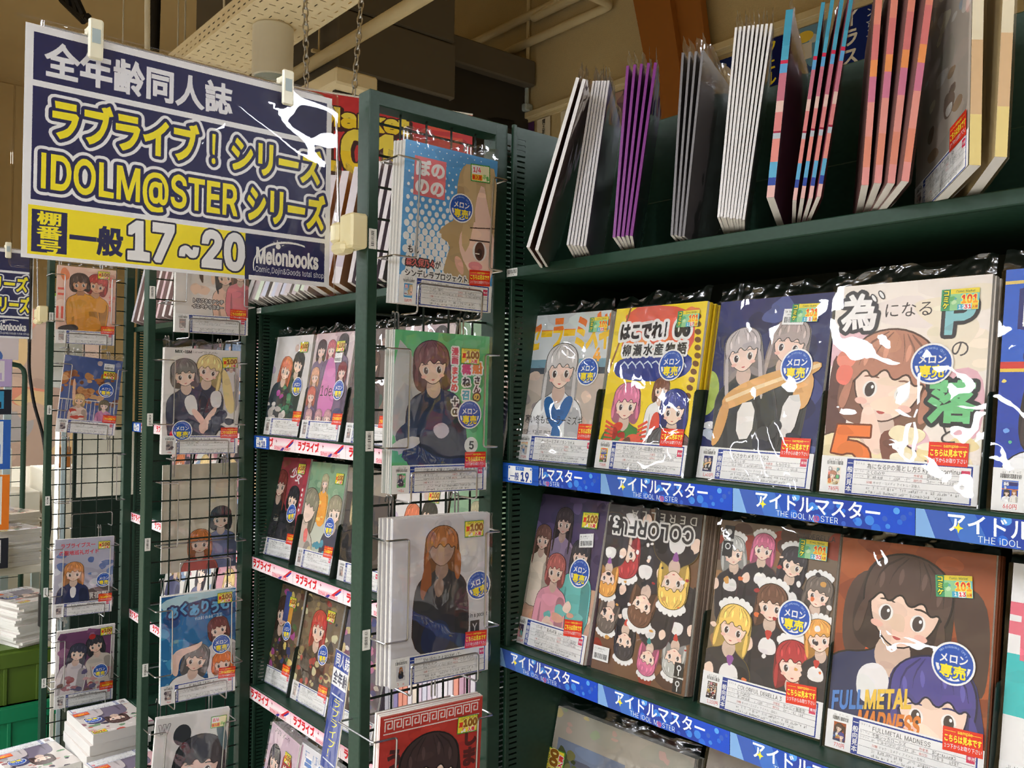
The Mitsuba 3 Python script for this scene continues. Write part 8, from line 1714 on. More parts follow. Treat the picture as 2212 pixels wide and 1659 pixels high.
for _i in range(16):
    _x = -0.865 + 0.0195 * _i
    spine_out((_x, -0.036 + _rr.uniform(-0.004, 0.004), 1.70 + _rr.uniform(-0.003, 0.003)), -40 + _rr.uniform(-1, 1), 16 + _rr.uniform(-1, 1), 0.14, 0.21, 0.009, (190, 186, 184), _rr.choice([(220, 216, 214), (200, 190, 196), (206, 220, 200), (196, 200, 220)]),
              f'{ORD[_i]} booklet from the left leaning just below the large navy sign', f'booklets leaning below the large navy sign', None, _i)
for _i in range(14):
    _x = -1.72 + 0.055 * _i
    spine_out((_x, -0.03, 1.70), -34 + _rr.uniform(-3, 3), 8, 0.14, 0.22, 0.007, (200, 180, 180), _rr.choice([(226, 220, 220), (210, 180, 186), (206, 206, 216)]),
              f'{ORD[_i]} booklet from the left on the farthest bay top shelf', 'booklets on the top shelf of the farthest bay', None, _i, film=False)
k = thing('comic_book', 'booklet standing face out at the far right of the top shelf', 'comic book')
_m = frame((0.742, 0.055, TOP_Z + 0.001), (1, 0, 0), (0, 0.2, 0.98))
_a = Print(0.165, 0.233, (70, 80, 130)); _a.blobs(20, (0, 0, 100, 118), (8, 18), [(90, 100, 150), (150, 130, 60), (190, 180, 190)], 3)
part(k, 'page_block', placed(block_shape(0.165, 0.233, 0.005, (60, 60, 90)), _m)); part(k, 'front_cover', _a.shape(shift(_m, 0, 0, 0.0003)))
part(k, 'information_card', card_print(0.165, price='660円', seed=77).shape(shift(_m, 0, 0, _a.top + 0.0005)))

# ---------------------------------------------------------------- loose comics stored upright in the lower shelves of the far bay and behind the grids
for _z, _what in ((1.4, 'first'), (1.123, 'second'), (0.828, 'third')):
    for _i in range(4):
        _c = _rr.choice([(200, 150, 160), (120, 140, 170), (210, 206, 200), (90, 80, 90)])
        _m = frame((-1.74 + 0.195 * _i, 0.07, _z + 0.001), (1, 0, 0), (0, 0.17, 0.985))
        k = thing('comic_book', f'{ORD[_i]} comic from the left on the {_what} shelf of the farthest bay', 'comic book', f'comics on the {_what} row of the farthest bay')
        _a = Print(0.165, 0.233, _c); _a.blobs(18, (0, 0, 100, 110), (8, 18), [(214, 180, 170), (70, 60, 70), (180, 120, 130), (130, 150, 180)], _i + int(_z * 10)); _a.person(50, 50, 20, _rr.choice([(60, 50, 60), (200, 120, 80), (220, 190, 130)]), SKIN, (90, 90, 120))
        part(k, 'page_block', placed(block_shape(0.165, 0.233, 0.006, _c), _m)); part(k, 'front_cover', _a.shape(shift(_m, 0, 0, 0.0003)))
        part(k, 'information_card', card_print(0.165, seed=_i, far=True).shape(shift(_m, 0, 0, _a.top + 0.0003)))
# rows of thin booklets on the third and fourth shelves of the pink strip bay, seen through the front grid
for _i in range(22):
    _x = -0.37 + 0.0155 * _i
    _c = _rr.choice([(206, 190, 206), (226, 220, 224), (140, 130, 176), (226, 150, 130), (200, 200, 214), (190, 150, 170), (214, 208, 216), (220, 206, 190)])
    _m = frame((_x, 0.04, 0.8285), (0.02, 1, 0), (0.0, 0.0, 1)) @ np.diag([1, 1, 1, 1.0])
    single('comic_book', placed(block_shape(0.15, 0.205 + 0.02 * (_i % 3) / 2, 0.0125, _c, spine=_c, spine_side=0), _m), f'{ORD[_i]} thin booklet from the left in the row behind the lower front grid', 'comic book', 'booklets in the row behind the lower front grid')

# ---------------------------------------------------------------- the navy category signs
def category_sign_print(w):
    a = Print(w, w * 0.6916, (236, 237, 242))
    H = a.H
    nv = (18, 27, 82)
    a.r(2.2, 2.2, 98, H - 1.6, nv)
    a.r(0, 16.4, 100, 18.2, (236, 237, 242)); a.r(0, 51.8, 100, 53.4, (236, 237, 242))
    a.r(0, 0, 2.2, H, (236, 237, 242)); a.r(98, 0, 100, H, (236, 237, 242))
    a.r(1.6, 53.4, 68.0, H - 1.2, (246, 228, 40)); a.r(68.0, 53.4, 69.4, H, nv)
    a.t('全年齢同人誌', 5.2, 13.6, 11.0, (232, 233, 240), 0.035, 0.87)
    yl, ol = (248, 232, 40), [(1.9, (236, 237, 242)), (0.95, nv)]
    def row(parts, y):
        gs = []
        for s, x, size, xs, b in parts:
            g = affinity.affine_transform(words(s, size, b, xs), [1, 0, 0, -1, x, y]); gs.append(g)
        u = unary_union(gs)
        a.add(u.buffer(2.0, quad_segs=3), (236, 237, 242)); a.add(u.buffer(1.05, quad_segs=3), nv); a.add(u, yl)
    row([('ラブライブ', 6.6, 12.8, 0.70, 0.045), ('！', 54.5, 12.8, 0.62, 0.02), ('シリーズ', 62, 12.6, 0.68, 0.045)], 31.6)
    row([('IDOLM@STER', 4.2, 13.6, 0.66, 0.03), ('シリーズ', 68.0, 13, 0.575, 0.05)], 47.8)
    a.r(2.6, 54.6, 12.2, H - 2.0, nv); a.t('棚番号', 7.4, 54.9, 4.1, yl, 0.03, 1.7, vertical=True)
    a.t('一般', 12.8, H - 4.0, 9.2, nv, 0.04, 0.84)
    for s, x, size, y in (('17', 29, 15.0, H - 3.4), ('~', 45.5, 13, H - 3.4), ('20', 52.6, 15.0, H - 3.4)):
        a.t(s, x, y, size, (236, 237, 242), 0.06, 0.8, out=[(0.6, (24, 28, 60))])
    g = Polygon([(72 + 14 * (math.cos(t) + 1) - 1.2, 64 + 9.5 * math.sin(t)) for t in np.linspace(math.pi * 0.93, math.pi * 1.62, 24)] + [(72 + 14 * (math.cos(t) + 1) - 0.8, 64 + 8.8 * math.sin(t)) for t in np.linspace(math.pi * 1.62, math.pi * 0.93, 24)])
    a.add(g.buffer(0), WHITE)
    a.t('Melonbooks', 71.8, 63.0, 7.0, WHITE, 0.05, 0.585)
    a.e(80.0, 56.7, 0.9, 0.9, WHITE)
    for d in (20, 60, 100, 140): a.line([(80 + 1.4 * math.cos(math.radians(d)), 56.7 - 1.4 * math.sin(math.radians(d))), (80 + 2.3 * math.cos(math.radians(d)), 56.7 - 2.3 * math.sin(math.radians(d)))], 0.25, WHITE)
    a.t('Comic,Dojin&Goods total shop.', 71.6, 66.2, 2.75, (226, 228, 236), 0.0, 0.66)
    return a

def category_sign(x, label, wavy):
    w = 0.368
    a = category_sign_print(w)
    m = frame((x, -0.646, 1.640), (0, 1, 0), (0, 0, 1))
    h = w * 0.6916
    k = thing('hanging_sign', label, 'sign')
    part(k, 'backing_card', mikit.ply(block(x - 0.0012, x - 0.0004, -0.646, -0.646 + w, 1.640, 1.640 + h), 'grey_plastic'))
    part(k, 'printed_sheet', a.shape(m), 'navy and yellow sheet with large white and yellow characters')
    nx, ny = 60, 44
    X, Y = np.meshgrid(np.linspace(-0.0095, w + 0.0065, nx), np.linspace(-0.0095, h + 0.0045, ny))
    q = np.stack([X, Y, 0 * X + 2.0 + x], -1)
    z = a.top + 0.0042 + wavy * (0.006 * (meshkit.fbm(q / 0.13, 2, 4) - 0.5) + 0.0008 * (meshkit.noise(q / 0.03, 5) - 0.5))
    d = (X - 0.62 * w) * 0.5 + (Y - 0.86 * h) * 0.87                     # the buckle along the upper right edge
    z += wavy * 0.0022 * np.exp(-(d / 0.014) ** 2) * np.clip(1 - np.abs(X - 0.66 * w) / 0.13, 0, 1)
    i, j = np.meshgrid(np.arange(ny - 1), np.arange(nx - 1), indexing='ij')
    f = np.stack([i * nx + j, i * nx + j + 1, (i + 1) * nx + j + 1, (i + 1) * nx + j], -1).reshape(-1, 4)
    part(k, 'clear_cover', placed(mikit.ply((np.stack([X, Y, np.maximum(z, a.top + 0.0006)], -1).reshape(-1, 3), f), 'clear_plastic', smooth=True), m))
    rim = plate(sbox(-0.0115, -0.0115, w + 0.0085, h + 0.0065).buffer(-0.004).buffer(0.004).difference(sbox(-0.0098, -0.0098, w + 0.0068, h + 0.0048)), 0.0015)
    part(k, 'cover_rim', placed(mikit.ply(rim, 'acrylic'), m))
    # rod, clips and clamp
    s = thing('sign_stand', 'bent chrome rod and cream clamp of the ' + label.split(' with')[0], 'sign stand')
    zr = 1.640 + h + 0.0045
    part(s, 'rod', mikit.ply(join(tube([(x - 0.008, -0.628, zr), (x - 0.008, -0.285, zr), (x - 0.006, -0.268, zr - 0.02), (x, -0.264, 1.715)], 0.0018, 8, 0.012),
                                  tube([(x - 0.008, -0.628, zr - 0.005), (x - 0.008, -0.628, zr + 0.004)], 0.0022, 8)), 'chrome', smooth=50))
    px = round((x + 0.03) / 0.9) * 0.9
    part(s, 'clamp', mikit.ply(block(px - 0.016, px + 0.018, -0.272, -0.2465, 1.690, 1.736, 0.003), 'cream_plastic'))
    part(s, 'clamp_arm', mikit.ply(join(block(px - 0.040, px - 0.018, -0.274, -0.252, 1.70, 1.728, 0.004), block(px - 0.030, px + 0.004, -0.278, -0.256, 1.684, 1.700, 0.005)), 'cream_plastic'))
    sc = lathe([(0.0, 0.002), (0.003, 0.002), (0.004, 0.0), (0.004, -0.004)], 12)
    sc.apply_transform(trimesh.transformations.rotation_matrix(math.pi / 2, [0, 1, 0])); sc.apply_translation((px - 0.004, -0.270, 1.694))
    part(s, 'screw', mikit.ply(sc, 'chrome', smooth=40))
    for i, y in enumerate((-0.577, -0.345)):
        c = thing('sign_clip', f'plastic clip on the {"left" if i == 0 else "right"} end of the {label.split(" with")[0]}', 'clip')
        b = join(block(x + 0.004, x + 0.009, y - 0.008, y + 0.008, zr - 0.030, zr + 0.016, 0.002), block(x - 0.014, x - 0.009, y - 0.0075, y + 0.0075, zr - 0.024, zr + 0.010, 0.002), block(x - 0.010, x + 0.006, y - 0.007, y - 0.004, zr + 0.0, zr + 0.008), block(x - 0.010, x + 0.006, y + 0.004, y + 0.007, zr + 0.0, zr + 0.008))
        part(c, 'jaws', mikit.ply(b, 'frosted_plastic'))
        part(c, 'spring', mikit.ply(block(x + 0.0088, x + 0.0096, y - 0.0045, y + 0.0045, zr - 0.012, zr + 0.004), 'grey_plastic'))
category_sign(-0.03, 'large navy category sign with yellow characters in the foreground', 1.0)
category_sign(-1.83, 'navy category sign at the left picture edge with yellow characters', 0.5)

# ---------------------------------------------------------------- red event sign hanging behind
_d = np.array([0.27, 0.963, 0.0]); _d /= np.linalg.norm(_d)
_p0 = np.array([-1.482, 0.449, 2.45]) - 0.34 * _d
_w, _h = 0.86, 0.36
_a = Print(_w, _h, (206, 52, 58))
def _sx(s): return (s + 0.34) / _w * 100
def _sy(z): return -z / _w * 100
_a.r(0, 0, 100, 0.7, (240, 236, 232)); _a.blobs(8, (0, 2, 100, 42), (3, 8), [(198, 46, 54), (214, 62, 60)], 2)
_a.r(_sx(0.36), _sy(-0.06), 97, _sy(-0.075), (226, 84, 64)); _a.r(_sx(0.37), _sy(-0.09), 96, _sy(-0.105), (226, 84, 64))
for _cx in (0.315, 0.335): _a.add(Polygon([(_sx(_cx) + 2.0 * math.cos(t), _sy(-0.03) + 2.0 * math.sin(t)) for t in np.linspace(0, 6.28, 20)]).exterior.buffer(0.22), (240, 170, 100))
for _s, _x, _z, _sz, _xs in (('Market', -0.012, -0.104, 8.6, 1.22), ('101', -0.035, -0.24, 19.0, 0.95)):
    _g = affinity.affine_transform(words(_s, _sz, 0.065, _xs, gap=0.02), [1, 0, 0, -1, _sx(_x), _sy(_z)])
    _a.add(affinity.translate(_g.buffer(0.9), 0.5, 0.7), (60, 24, 24)); _a.add(_g.buffer(0.55), (70, 30, 24)); _a.add(_g, (250, 214, 40))
    _a.add(_g.intersection(sbox(0, _sy(_z) - _sz * 0.9, 100, _sy(_z) - _sz * 0.36)), (248, 226, 80))
_a.t('Melonbooks', _sx(0.12), _sy(-0.31), 5, WHITE, 0.04, 0.9)
_m = frame(_p0 - np.array([0, 0, _h]), _d, (0, 0, 1))
k = thing('hanging_sign', 'red event sign with fat yellow letters hanging on chains behind the shelves', 'sign')
part(k, 'printed_sheet', _a.shape(shift(_m, 0, 0, 0.002)))
part(k, 'board', placed(mikit.ply(block(0, _w, 0, _h, -0.004, 0.0015, 0.001), 'white_paint'), _m))
def chain(top, bottom, label, link=0.03):
    top, bottom = np.array(top, float), np.array(bottom, float)
    n = int(np.linalg.norm(top - bottom) / (link * 0.72)); d = (bottom - top) / n
    ms = []
    for i in range(n):
        c = top + d * (i + 0.5)
        sx = np.array([1.0, 0, 0]) if i % 2 else np.array([0, 1.0, 0])
        t = np.linspace(0, 2 * math.pi, 11)
        pts = [c + d / np.linalg.norm(d) * (link * 0.5 * math.cos(a)) + sx * (link * 0.26 * math.sin(a)) for a in t]
        ms.append(tube(pts, 0.0028, 4))
    single('hanging_chain', mikit.ply(join(*ms), 'bright_wire'), label, 'chain')
for _s, _x, _px in (('left', -0.04, (-1.50, 0.30)), ('right', 0.11, (-1.44, 0.55))):
    _b = _p0 + _d * (_x + 0.34); chain((_b[0] + (0.0 if _s == 'left' else 0.06), _b[1] + (-0.03 if _s == 'left' else 0.03), 3.3), (_b[0], _b[1], 2.452), f'steel chain carrying the red event sign, {_s} one', 0.034)

# ---------------------------------------------------------------- overhead services
def slotted_tray(x0, x1, y0, y1, z):
    wd = y1 - y0
    slots = []
    for i in range(int((x1 - x0) / 0.062)):
        for j in range(int(wd / 0.05)):
            u, v = x0 + 0.03 + 0.062 * i, y0 + 0.02 + 0.05 * j
            if (i + j) % 2: slots.append(sbox(u, v, u + 0.03, v + 0.007))
            else: slots.append(sbox(u + 0.01, v - 0.008, u + 0.017, v + 0.022))
    m = plate(sbox(x0, y0, x1, y1).difference(unary_union(slots)), 0.0015); m.apply_translation((0, 0, z))
    return m
k = thing('cable_tray', 'long cream slotted cable tray under the ceiling above the signs', 'cable tray')
part(k, 'slotted_bottom', mikit.ply(slotted_tray(-5.2, -0.8, 0.72, 1.07, 3.2), 'tray_paint'))
for _y in (0.719, 1.071):
    _sl = unary_union([sbox(-5.15 + 0.06 * i, 0.018 + 0.03 * (j), -5.15 + 0.06 * i + 0.028, 0.026 + 0.03 * j) for i in range(72) for j in range(2)])
    _m2 = plate(sbox(-5.2, 0, -0.8, 0.085).difference(_sl), 0.0015); _v = _m2.vertices.copy(); _m2.vertices = np.column_stack([_v[:, 0], _y + _v[:, 2], 3.2 + _v[:, 1]])
    part(k, 'side_rail', mikit.ply(_m2, 'tray_paint'))
for _x in (-4.6, -3.0, -1.4): part(k, 'hanger_rod', mikit.ply(join(tube([(_x, 0.73, 3.28), (_x, 0.73, 4.6)], 0.005), tube([(_x, 1.06, 3.28), (_x, 1.06, 4.6)], 0.005)), 'white_paint'))
_x0, _z0 = -2.83, 2.925
k = thing('spotlight', 'pale grey cylindrical downlight hanging under the slotted tray', 'spotlight')
_c = lathe([(0.0, 3.199), (0.086, 3.199), (0.094, 3.19), (0.094, 2.96), (0.089, 2.955), (0.084, 2.955), (0.082, 3.0), (0.0, 3.0)], 40); _c.apply_translation((_x0, 0.9, 0))
part(k, 'can', mikit.ply(_c, 'white_paint', smooth=40))
_c = lathe([(0.085, 2.956), (0.088, 2.925), (0.084, 2.922), (0.080, 2.956)], 40); _c.apply_translation((_x0, 0.9, 0))
part(k, 'glass_rim', mikit.ply(_c, 'grey_plastic', smooth=40))
k = thing('air_conditioner', 'big dark grey air handling box hanging beyond the shelves', 'air conditioner')
part(k, 'casing', mikit.ply(block(-4.4, -3.16, 1.415, 2.195, 3.235, 3.56, 0.01), 'dark_grey_paint'))
part(k, 'casing', mikit.ply(block(-4.4, -3.165, 1.10, 2.19, 3.568, 4.08, 0.01), 'dark_grey_paint'))
part(k, 'drip_edge', mikit.ply(block(-4.35, -3.19, 1.44, 2.17, 3.16, 3.235), 'black_paint'))
part(k, 'outlet', mikit.ply(block(-3.75, -3.35, 2.19, 2.99, 3.55, 3.72, 0.01), 'dark_grey_paint'))
part(k, 'outlet', mikit.ply(block(-3.85, -3.42, 2.2, 2.99, 2.9, 3.55), 'black_paint'))
for _z in (3.28, 3.02): part(k, 'refrigerant_pipe', mikit.ply(tube([(-3.5, 2.1, _z), (-3.45, 2.86, _z)], 0.045, 12), 'black_rubber', smooth=50))
k = thing('louvre_unit', 'cream ceiling louvre unit just above the red event sign', 'air outlet')
part(k, 'casing', mikit.ply(block(-3.7, -2.78, 1.2, 1.44, 3.0, 3.08, 0.01), 'tray_paint'))
for _i in range(12): part(k, 'slat', mikit.ply(block(-2.9 - 0.06 * _i, -2.875 - 0.06 * _i, 1.25, 1.39, 2.991, 3.0005), 'black_paint'))
single('pipe', mikit.ply(tube([(-5.4, 1.376, 3.3), (-0.6, 1.376, 3.3)], 0.034, 16), 'cream_paint', smooth=50), 'thick cream pipe running diagonally across below the dark duct', 'pipe')
for _x in (-3.3, -1.9): single('pipe_hanger', mikit.ply(join(tube([(_x, 1.376, 3.33), (_x, 1.376, 4.6)], 0.006), block(_x - 0.012, _x + 0.012, 1.335, 1.417, 3.335, 3.35)), 'cream_paint'), f'cream rod hanging the thick cream pipe, {"left" if _x < -2.5 else "right"} one', 'pipe hanger', 'rods of the thick cream pipe')
single('pipe', mikit.ply(tube([(-5.0, 2.96, 4.03), (-3.05, 2.96, 4.03), (-3.35, 2.96, 4.0), (-2.2, 2.96, 4.0)], 0.028, 12), 'cream_paint', smooth=50), 'upper cream conduit along the back wall', 'pipe')
single('pipe', mikit.ply(tube([(-3.66, 2.96, 3.42), (-3.66, 2.96, 3.85), (-2.63, 2.96, 3.85), (-2.63, 2.3, 3.85)], 0.028, 12, 0.06), 'cream_paint', smooth=50), 'lower cream conduit with a bend, on the back wall', 'pipe')
single('pipe', mikit.ply(tube([(-3.42, 2.975, 4.55), (-3.42, 2.975, 3.46)], 0.013, 8), 'cream_paint'), 'thin vertical cream conduit on the back wall', 'pipe')
single('pipe_end', mikit.ply(join(tube([(-3.42, 2.97, 3.66), (-3.42, 2.97, 3.42)], 0.016, 8), block(-3.46, -3.38, 2.93, 2.998, 3.388, 3.44, 0.008)), 'grey_plastic'), 'small grey cable outlet at the foot of the thin conduit', 'cable outlet')
# sloping brown brace on the wall
def brace(x0t, x1t, x0b, x1b, y0, y1, zt, zb):
    pl = plate(Polygon([(x0b, zb), (x1b, zb), (x1t, zt), (x0t, zt)]), y1 - y0); v = pl.vertices.copy(); pl.vertices = np.column_stack([v[:, 0], y0 + v[:, 2], v[:, 1]]); pl.invert(); return pl
k = thing('brace', 'brown sloping steel brace on the beige wall', 'beam')
part(k, 'front_face', mikit.ply(brace(-2.48, -2.20, -2.165, -1.96, 2.86, 2.95, 4.2, 2.95), 'brown_paint'))
part(k, 'side_flange', mikit.ply(brace(-2.20, -2.01, -1.96, -1.82, 2.9, 2.95, 4.2, 2.95), 'brown_paint'))

# posters on the back wall, under the ledge
def wall_poster(x0, x1, z0, z1, base, label, draw=None, seed=1):
    a = Print(x1 - x0, z1 - z0, base)
    if draw: draw(a)
    k = thing('poster', label, 'poster')
    m = frame((x0, 2.988, z0), (1, 0, 0), (0, 0, 1))
    scene[k] = a.shape(m, z0=0.0, bsdf='matte_print')
def _pd1(a): a.blobs(14, (0, 0, 100, a.H), (10, 26), [(90, 60, 110), (150, 70, 100), (200, 110, 100), (60, 44, 90)], 3); a.person(46, 40, 24, (190, 160, 90), SKIN, (120, 70, 110))
def _pd2(a): a.r(4, 0, 96, a.H, (222, 214, 196)); a.t('魔王軍幹部', 50, 4, 26, (40, 36, 36), 0.02, vertical=True)
def _pd3(a): a.r(0, 0, 100, a.H, (222, 214, 196)); a.t('のしさせ', 70, 6, 26, (44, 36, 36), 0.03, vertical=True); a.t('最強に', 30, 6, 26, (44, 36, 36), 0.03, vertical=True)
def _pd4(a): a.blobs(14, (0, 0, 100, a.H), (10, 24), [(110, 80, 110), (150, 120, 130), (180, 150, 140)], 5)
def _pd5(a): a.r(0, 0, 100, a.H, (34, 50, 110)); a.p([(30, 20), (60, 10), (80, 40), (70, a.H), (40, a.H)], (214, 210, 206)); a.blobs(6, (10, 60, 90, a.H), (10, 18), [(60, 110, 180), (220, 180, 150)], 4); a.r(4, 4, 30, 14, (220, 200, 60))
def _pd6(a): a.r(0, 0, 100, a.H, (28, 34, 92)); a.t('フェル団', 50, 2, 52, (240, 220, 60), 0.03, 1.0, vertical=True)
def _pd7(a): a.blobs(14, (0, 0, 100, a.H), (12, 24), [(110, 160, 190), (80, 120, 160), (190, 200, 200), (60, 90, 140)], 6); a.r(20, 40, 60, 80, (210, 206, 200)); a.e(40, 24, 24, 14, (230, 200, 80))
def _pd8(a): a.r(0, 0, 100, a.H, (32, 48, 120)); a.t('イラス', 30, -6, 44, WHITE, 0.03, 1.0, vertical=True); a.t('ン☆ユウスホ', 80, 4, 24, (220, 226, 236), 0.01, vertical=True)
wall_poster(-3.72, -3.36, 2.9, 3.32, (84, 54, 100), 'violet wall poster, leftmost below the ledge', _pd1)
wall_poster(-3.33, -3.20, 2.7, 3.32, (222, 214, 196), 'cream wall poster with a single column of black characters', _pd2)
wall_poster(-3.10, -2.86, 2.6, 3.32, (222, 214, 196), 'cream wall poster with two columns of large black characters', _pd3)
wall_poster(-2.82, -2.45, 2.6, 3.32, (120, 96, 116), 'muted mauve wall poster behind the purple booklets', _pd4)
wall_poster(-1.98, -1.70, 2.6, 3.3, (34, 50, 110), 'dark blue wall poster with a white clad figure', _pd5)
wall_poster(-1.62, -1.47, 2.6, 3.32, (28, 34, 92), 'navy wall poster with a column of yellow characters', _pd6)
wall_poster(-1.43, -1.23, 2.6, 3.32, (110, 150, 180), 'pale blue picture poster right of the navy one', _pd7)
wall_poster(-1.17, -0.97, 2.6, 3.32, (32, 48, 120), 'blue wall poster with large white characters', _pd8)
wall_poster(-0.9, -0.5, 2.6, 3.3, (232, 230, 228), 'white wall poster at the right', None)

# ceiling wires at the upper left
single('cable', mikit.ply(tube([(-2.8, 0.30, 4.58), (-2.81, 0.30, 4.0), (-2.79, 0.315, 3.4), (-2.78, 0.32, 2.9), (-2.78, 0.33, 2.5)], 0.012, 8), 'white_cable', smooth=50), 'white cable hanging from the ceiling behind the large sign', 'cable')
single('cable', mikit.ply(tube([(-3.9, 0.70, 4.58), (-3.9, 0.70, 3.9), (-3.91, 0.70, 3.45), (-3.92, 0.70, 3.25)], 0.03, 8), 'black_rubber', smooth=50), 'thick black cable dropping to the slotted tray', 'cable')
single('cable_bundle', mikit.ply(join(*[tube([(-4.6 + 0.05 * i, 0.35 + 0.02 * i, 4.58), (-4.5 + 0.04 * i, 0.36, 4.0 - 0.06 * i), (-4.56 + 0.06 * i, 0.38 + 0.03 * i, 3.75 - 0.05 * i), (-4.4 + 0.03 * i, 0.46, 3.6)], 0.02, 6) for i in range(4)]), 'black_rubber', smooth=50), 'tangle of black cables under the ceiling at the upper left', 'cable')
for _y, _z, _s in ((-1.2, 3.9, 'upper'), (-1.5, 3.1, 'lower')):
    single('duct', mikit.ply(tube([(-8.6, _y, _z), (-5.0, _y + 0.5, _z + 0.1)], 0.09, 12), 'cream_paint', smooth=50), f'{_s} cream round duct at the far upper left', 'duct')
k = thing('cable_tray', 'short cream slotted tray at the far upper left', 'cable tray')
part(k, 'slotted_bottom', mikit.ply(slotted_tray(-7.4, -5.6, -0.95, -0.65, 3.35), 'tray_paint'))
for _y in (-0.95, -0.651): part(k, 'side_rail', mikit.ply(block(-7.4, -5.6, _y, _y + 0.0015, 3.35, 3.42), 'tray_paint'))

# ---------------------------------------------------------------- blue tab sign standing among the comics
_a = Print(0.066, 0.212, (238, 238, 240)); _H = _a.H
_a.r(0, 0, 100, 48, (26, 60, 150)); _a.t('同人誌', 8, 38, 38, WHITE, 0.02, 0.82); _a.r(0, 48, 100, 96, (238, 238, 240)); _a.t('全年齢', 6, 86, 38, (28, 34, 70), 0.03, 0.84)
_a.r(0, 96, 100, _H, (26, 60, 150)); _a.r(10, 118, 92, 122, (220, 226, 240)); _a.t('ラブライブ！', 52, 124, 27, (250, 230, 50), 0.0, 2.1, vertical=True); _a.r(10, _H - 26, 92, _H - 22.5, (220, 226, 240))
_m = frame((-0.449, -0.056, 0.805), (0.995, -0.1, 0), (0.12, 0.12, 0.985))
k = thing('tab_sign', 'tall blue tab sign with yellow characters standing out among the comics', 'sign')
part(k, 'printed_sheet', _a.shape(shift(_m, 0, 0, 0.0006))); part(k, 'board', placed(mikit.ply(block(-0.001, 0.068, -0.001, 0.213, -0.001, 0.0002), 'white_paint'), _m))
part(k, 'clear_sleeve', placed(SLEEVES_STIFF[2], scaled(shift(_m, 0, 0, 0.001), 0.072 / 0.165, 0.216 / 0.233)))

# ---------------------------------------------------------------- the left end: cable, lamp strip, fence, crates and stacks
single('cable', mikit.ply(tube([(-1.83, -0.285, 1.90), (-1.835, -0.284, 1.55), (-1.83, -0.27, 1.45), (-1.825, -0.245, 1.36), (-1.822, -0.226, 1.2), (-1.82, -0.222, 1.10), (-1.82, -0.236, 0.95)], 0.0045, 8, 0.03), 'black_rubber', smooth=50), 'thin black cable hanging beside the far left grid post', 'cable')
k = thing('power_plug', 'black plug block hanging on the cable at the far left grid', 'plug')
part(k, 'body', mikit.ply(block(-1.826, -1.806, -0.250, -0.226, 0.80, 0.90, 0.004), 'black_rubber')); part(k, 'neck', mikit.ply(tube([(-1.82, -0.238, 0.90), (-1.82, -0.237, 0.955)], 0.009, 8), 'black_rubber', smooth=50))
part(k, 'cord', mikit.ply(tube([(-1.82, -0.238, 0.80), (-1.822, -0.236, 0.6), (-1.81, -0.225, 0.4), (-1.82, -0.24, 0.2), (-1.83, -0.25, 0.012)], 0.0045, 8, 0.03), 'black_rubber', smooth=50))
_t = lathe([(0.0, 0.62), (0.0035, 0.62), (0.0035, 1.36), (0.0, 1.36)], 14); _t.apply_translation((-1.96, -0.175, 0))
_sh = mikit.ply(_t, 'white_paint', smooth=50); _sh['emitter'] = {'type': 'area', 'radiance': {'type': 'rgb', 'value': [9.0, 9.0, 8.8]}}
k = thing('tube_lamp', 'thin upright white light tube behind the far left grid', 'lamp')
part(k, 'tube', _sh)
part(k, 'holder', mikit.ply(block(-1.972, -1.966, -0.181, -0.169, 0.0, 1.37, 0.001), 'white_paint'))
# lit white display case behind the far left grid
k = thing('notice_board', 'bright white notice sheets behind the far left grid', 'notice')
_a = Print(0.1, 0.30, (236, 238, 232)); _a.r(0, 0, 100, 9, (170, 220, 70))
for _i in range(14): _a.dashes(8, 92, 22 + 8 * _i, 4, (150, 160, 150), _i)
_mm = frame((-2.04, -0.19, 1.50), (0, 1, 0), (0, 0, 1))
part(k, 'sheet', _a.shape(shift(_mm, 0, 0, 0.001))); part(k, 'board', placed(mikit.ply(block(0, 0.1, 0, 0.3, -0.004, 0.0004), 'white_paint'), _mm)); part(k, 'leg', mikit.ply(block(-2.05, -2.043, -0.145, -0.13, 0, 1.52), 'grey_plastic'))
k = thing('panel_board', 'dark green board with white sheets standing behind the far left grid', 'board')
part(k, 'board', mikit.ply(block(-2.10, -2.085, -0.10, 0.6, 0.0, 1.37), 'dark_green_steel'))
for _i in range(3): part(k, 'sheet', mikit.ply(block(-2.0848, -2.084, -0.09 + 0.2 * _i, 0.10 + 0.2 * _i, 1.14, 1.36), 'white_paint'))
# free standing wire fence further left
k = thing('wire_fence', 'free standing green wire fence panel at the far left', 'display grid')
part(k, 'frame_tube', mikit.ply(tube([(-3.35, -0.004, 0.0), (-3.35, -0.004, 1.60), (-3.35, -0.9, 1.60), (-3.35, -0.9, 0.0)], 0.011, 10, 0.05), 'green_steel', smooth=50))
_ws = [tube([(-3.35, -0.13 - 0.06 * i, 0.1), (-3.35, -0.13 - 0.06 * i, 1.6)], 0.0018, 5) for i in range(13)] + [tube([(-3.353, -0.004, 0.12 + 0.06 * i), (-3.353, -0.9, 0.12 + 0.06 * i)], 0.0018, 5) for i in range(25)]
part(k, 'wire_grid', mikit.ply(join(*_ws), 'dark_green_steel', smooth=60))
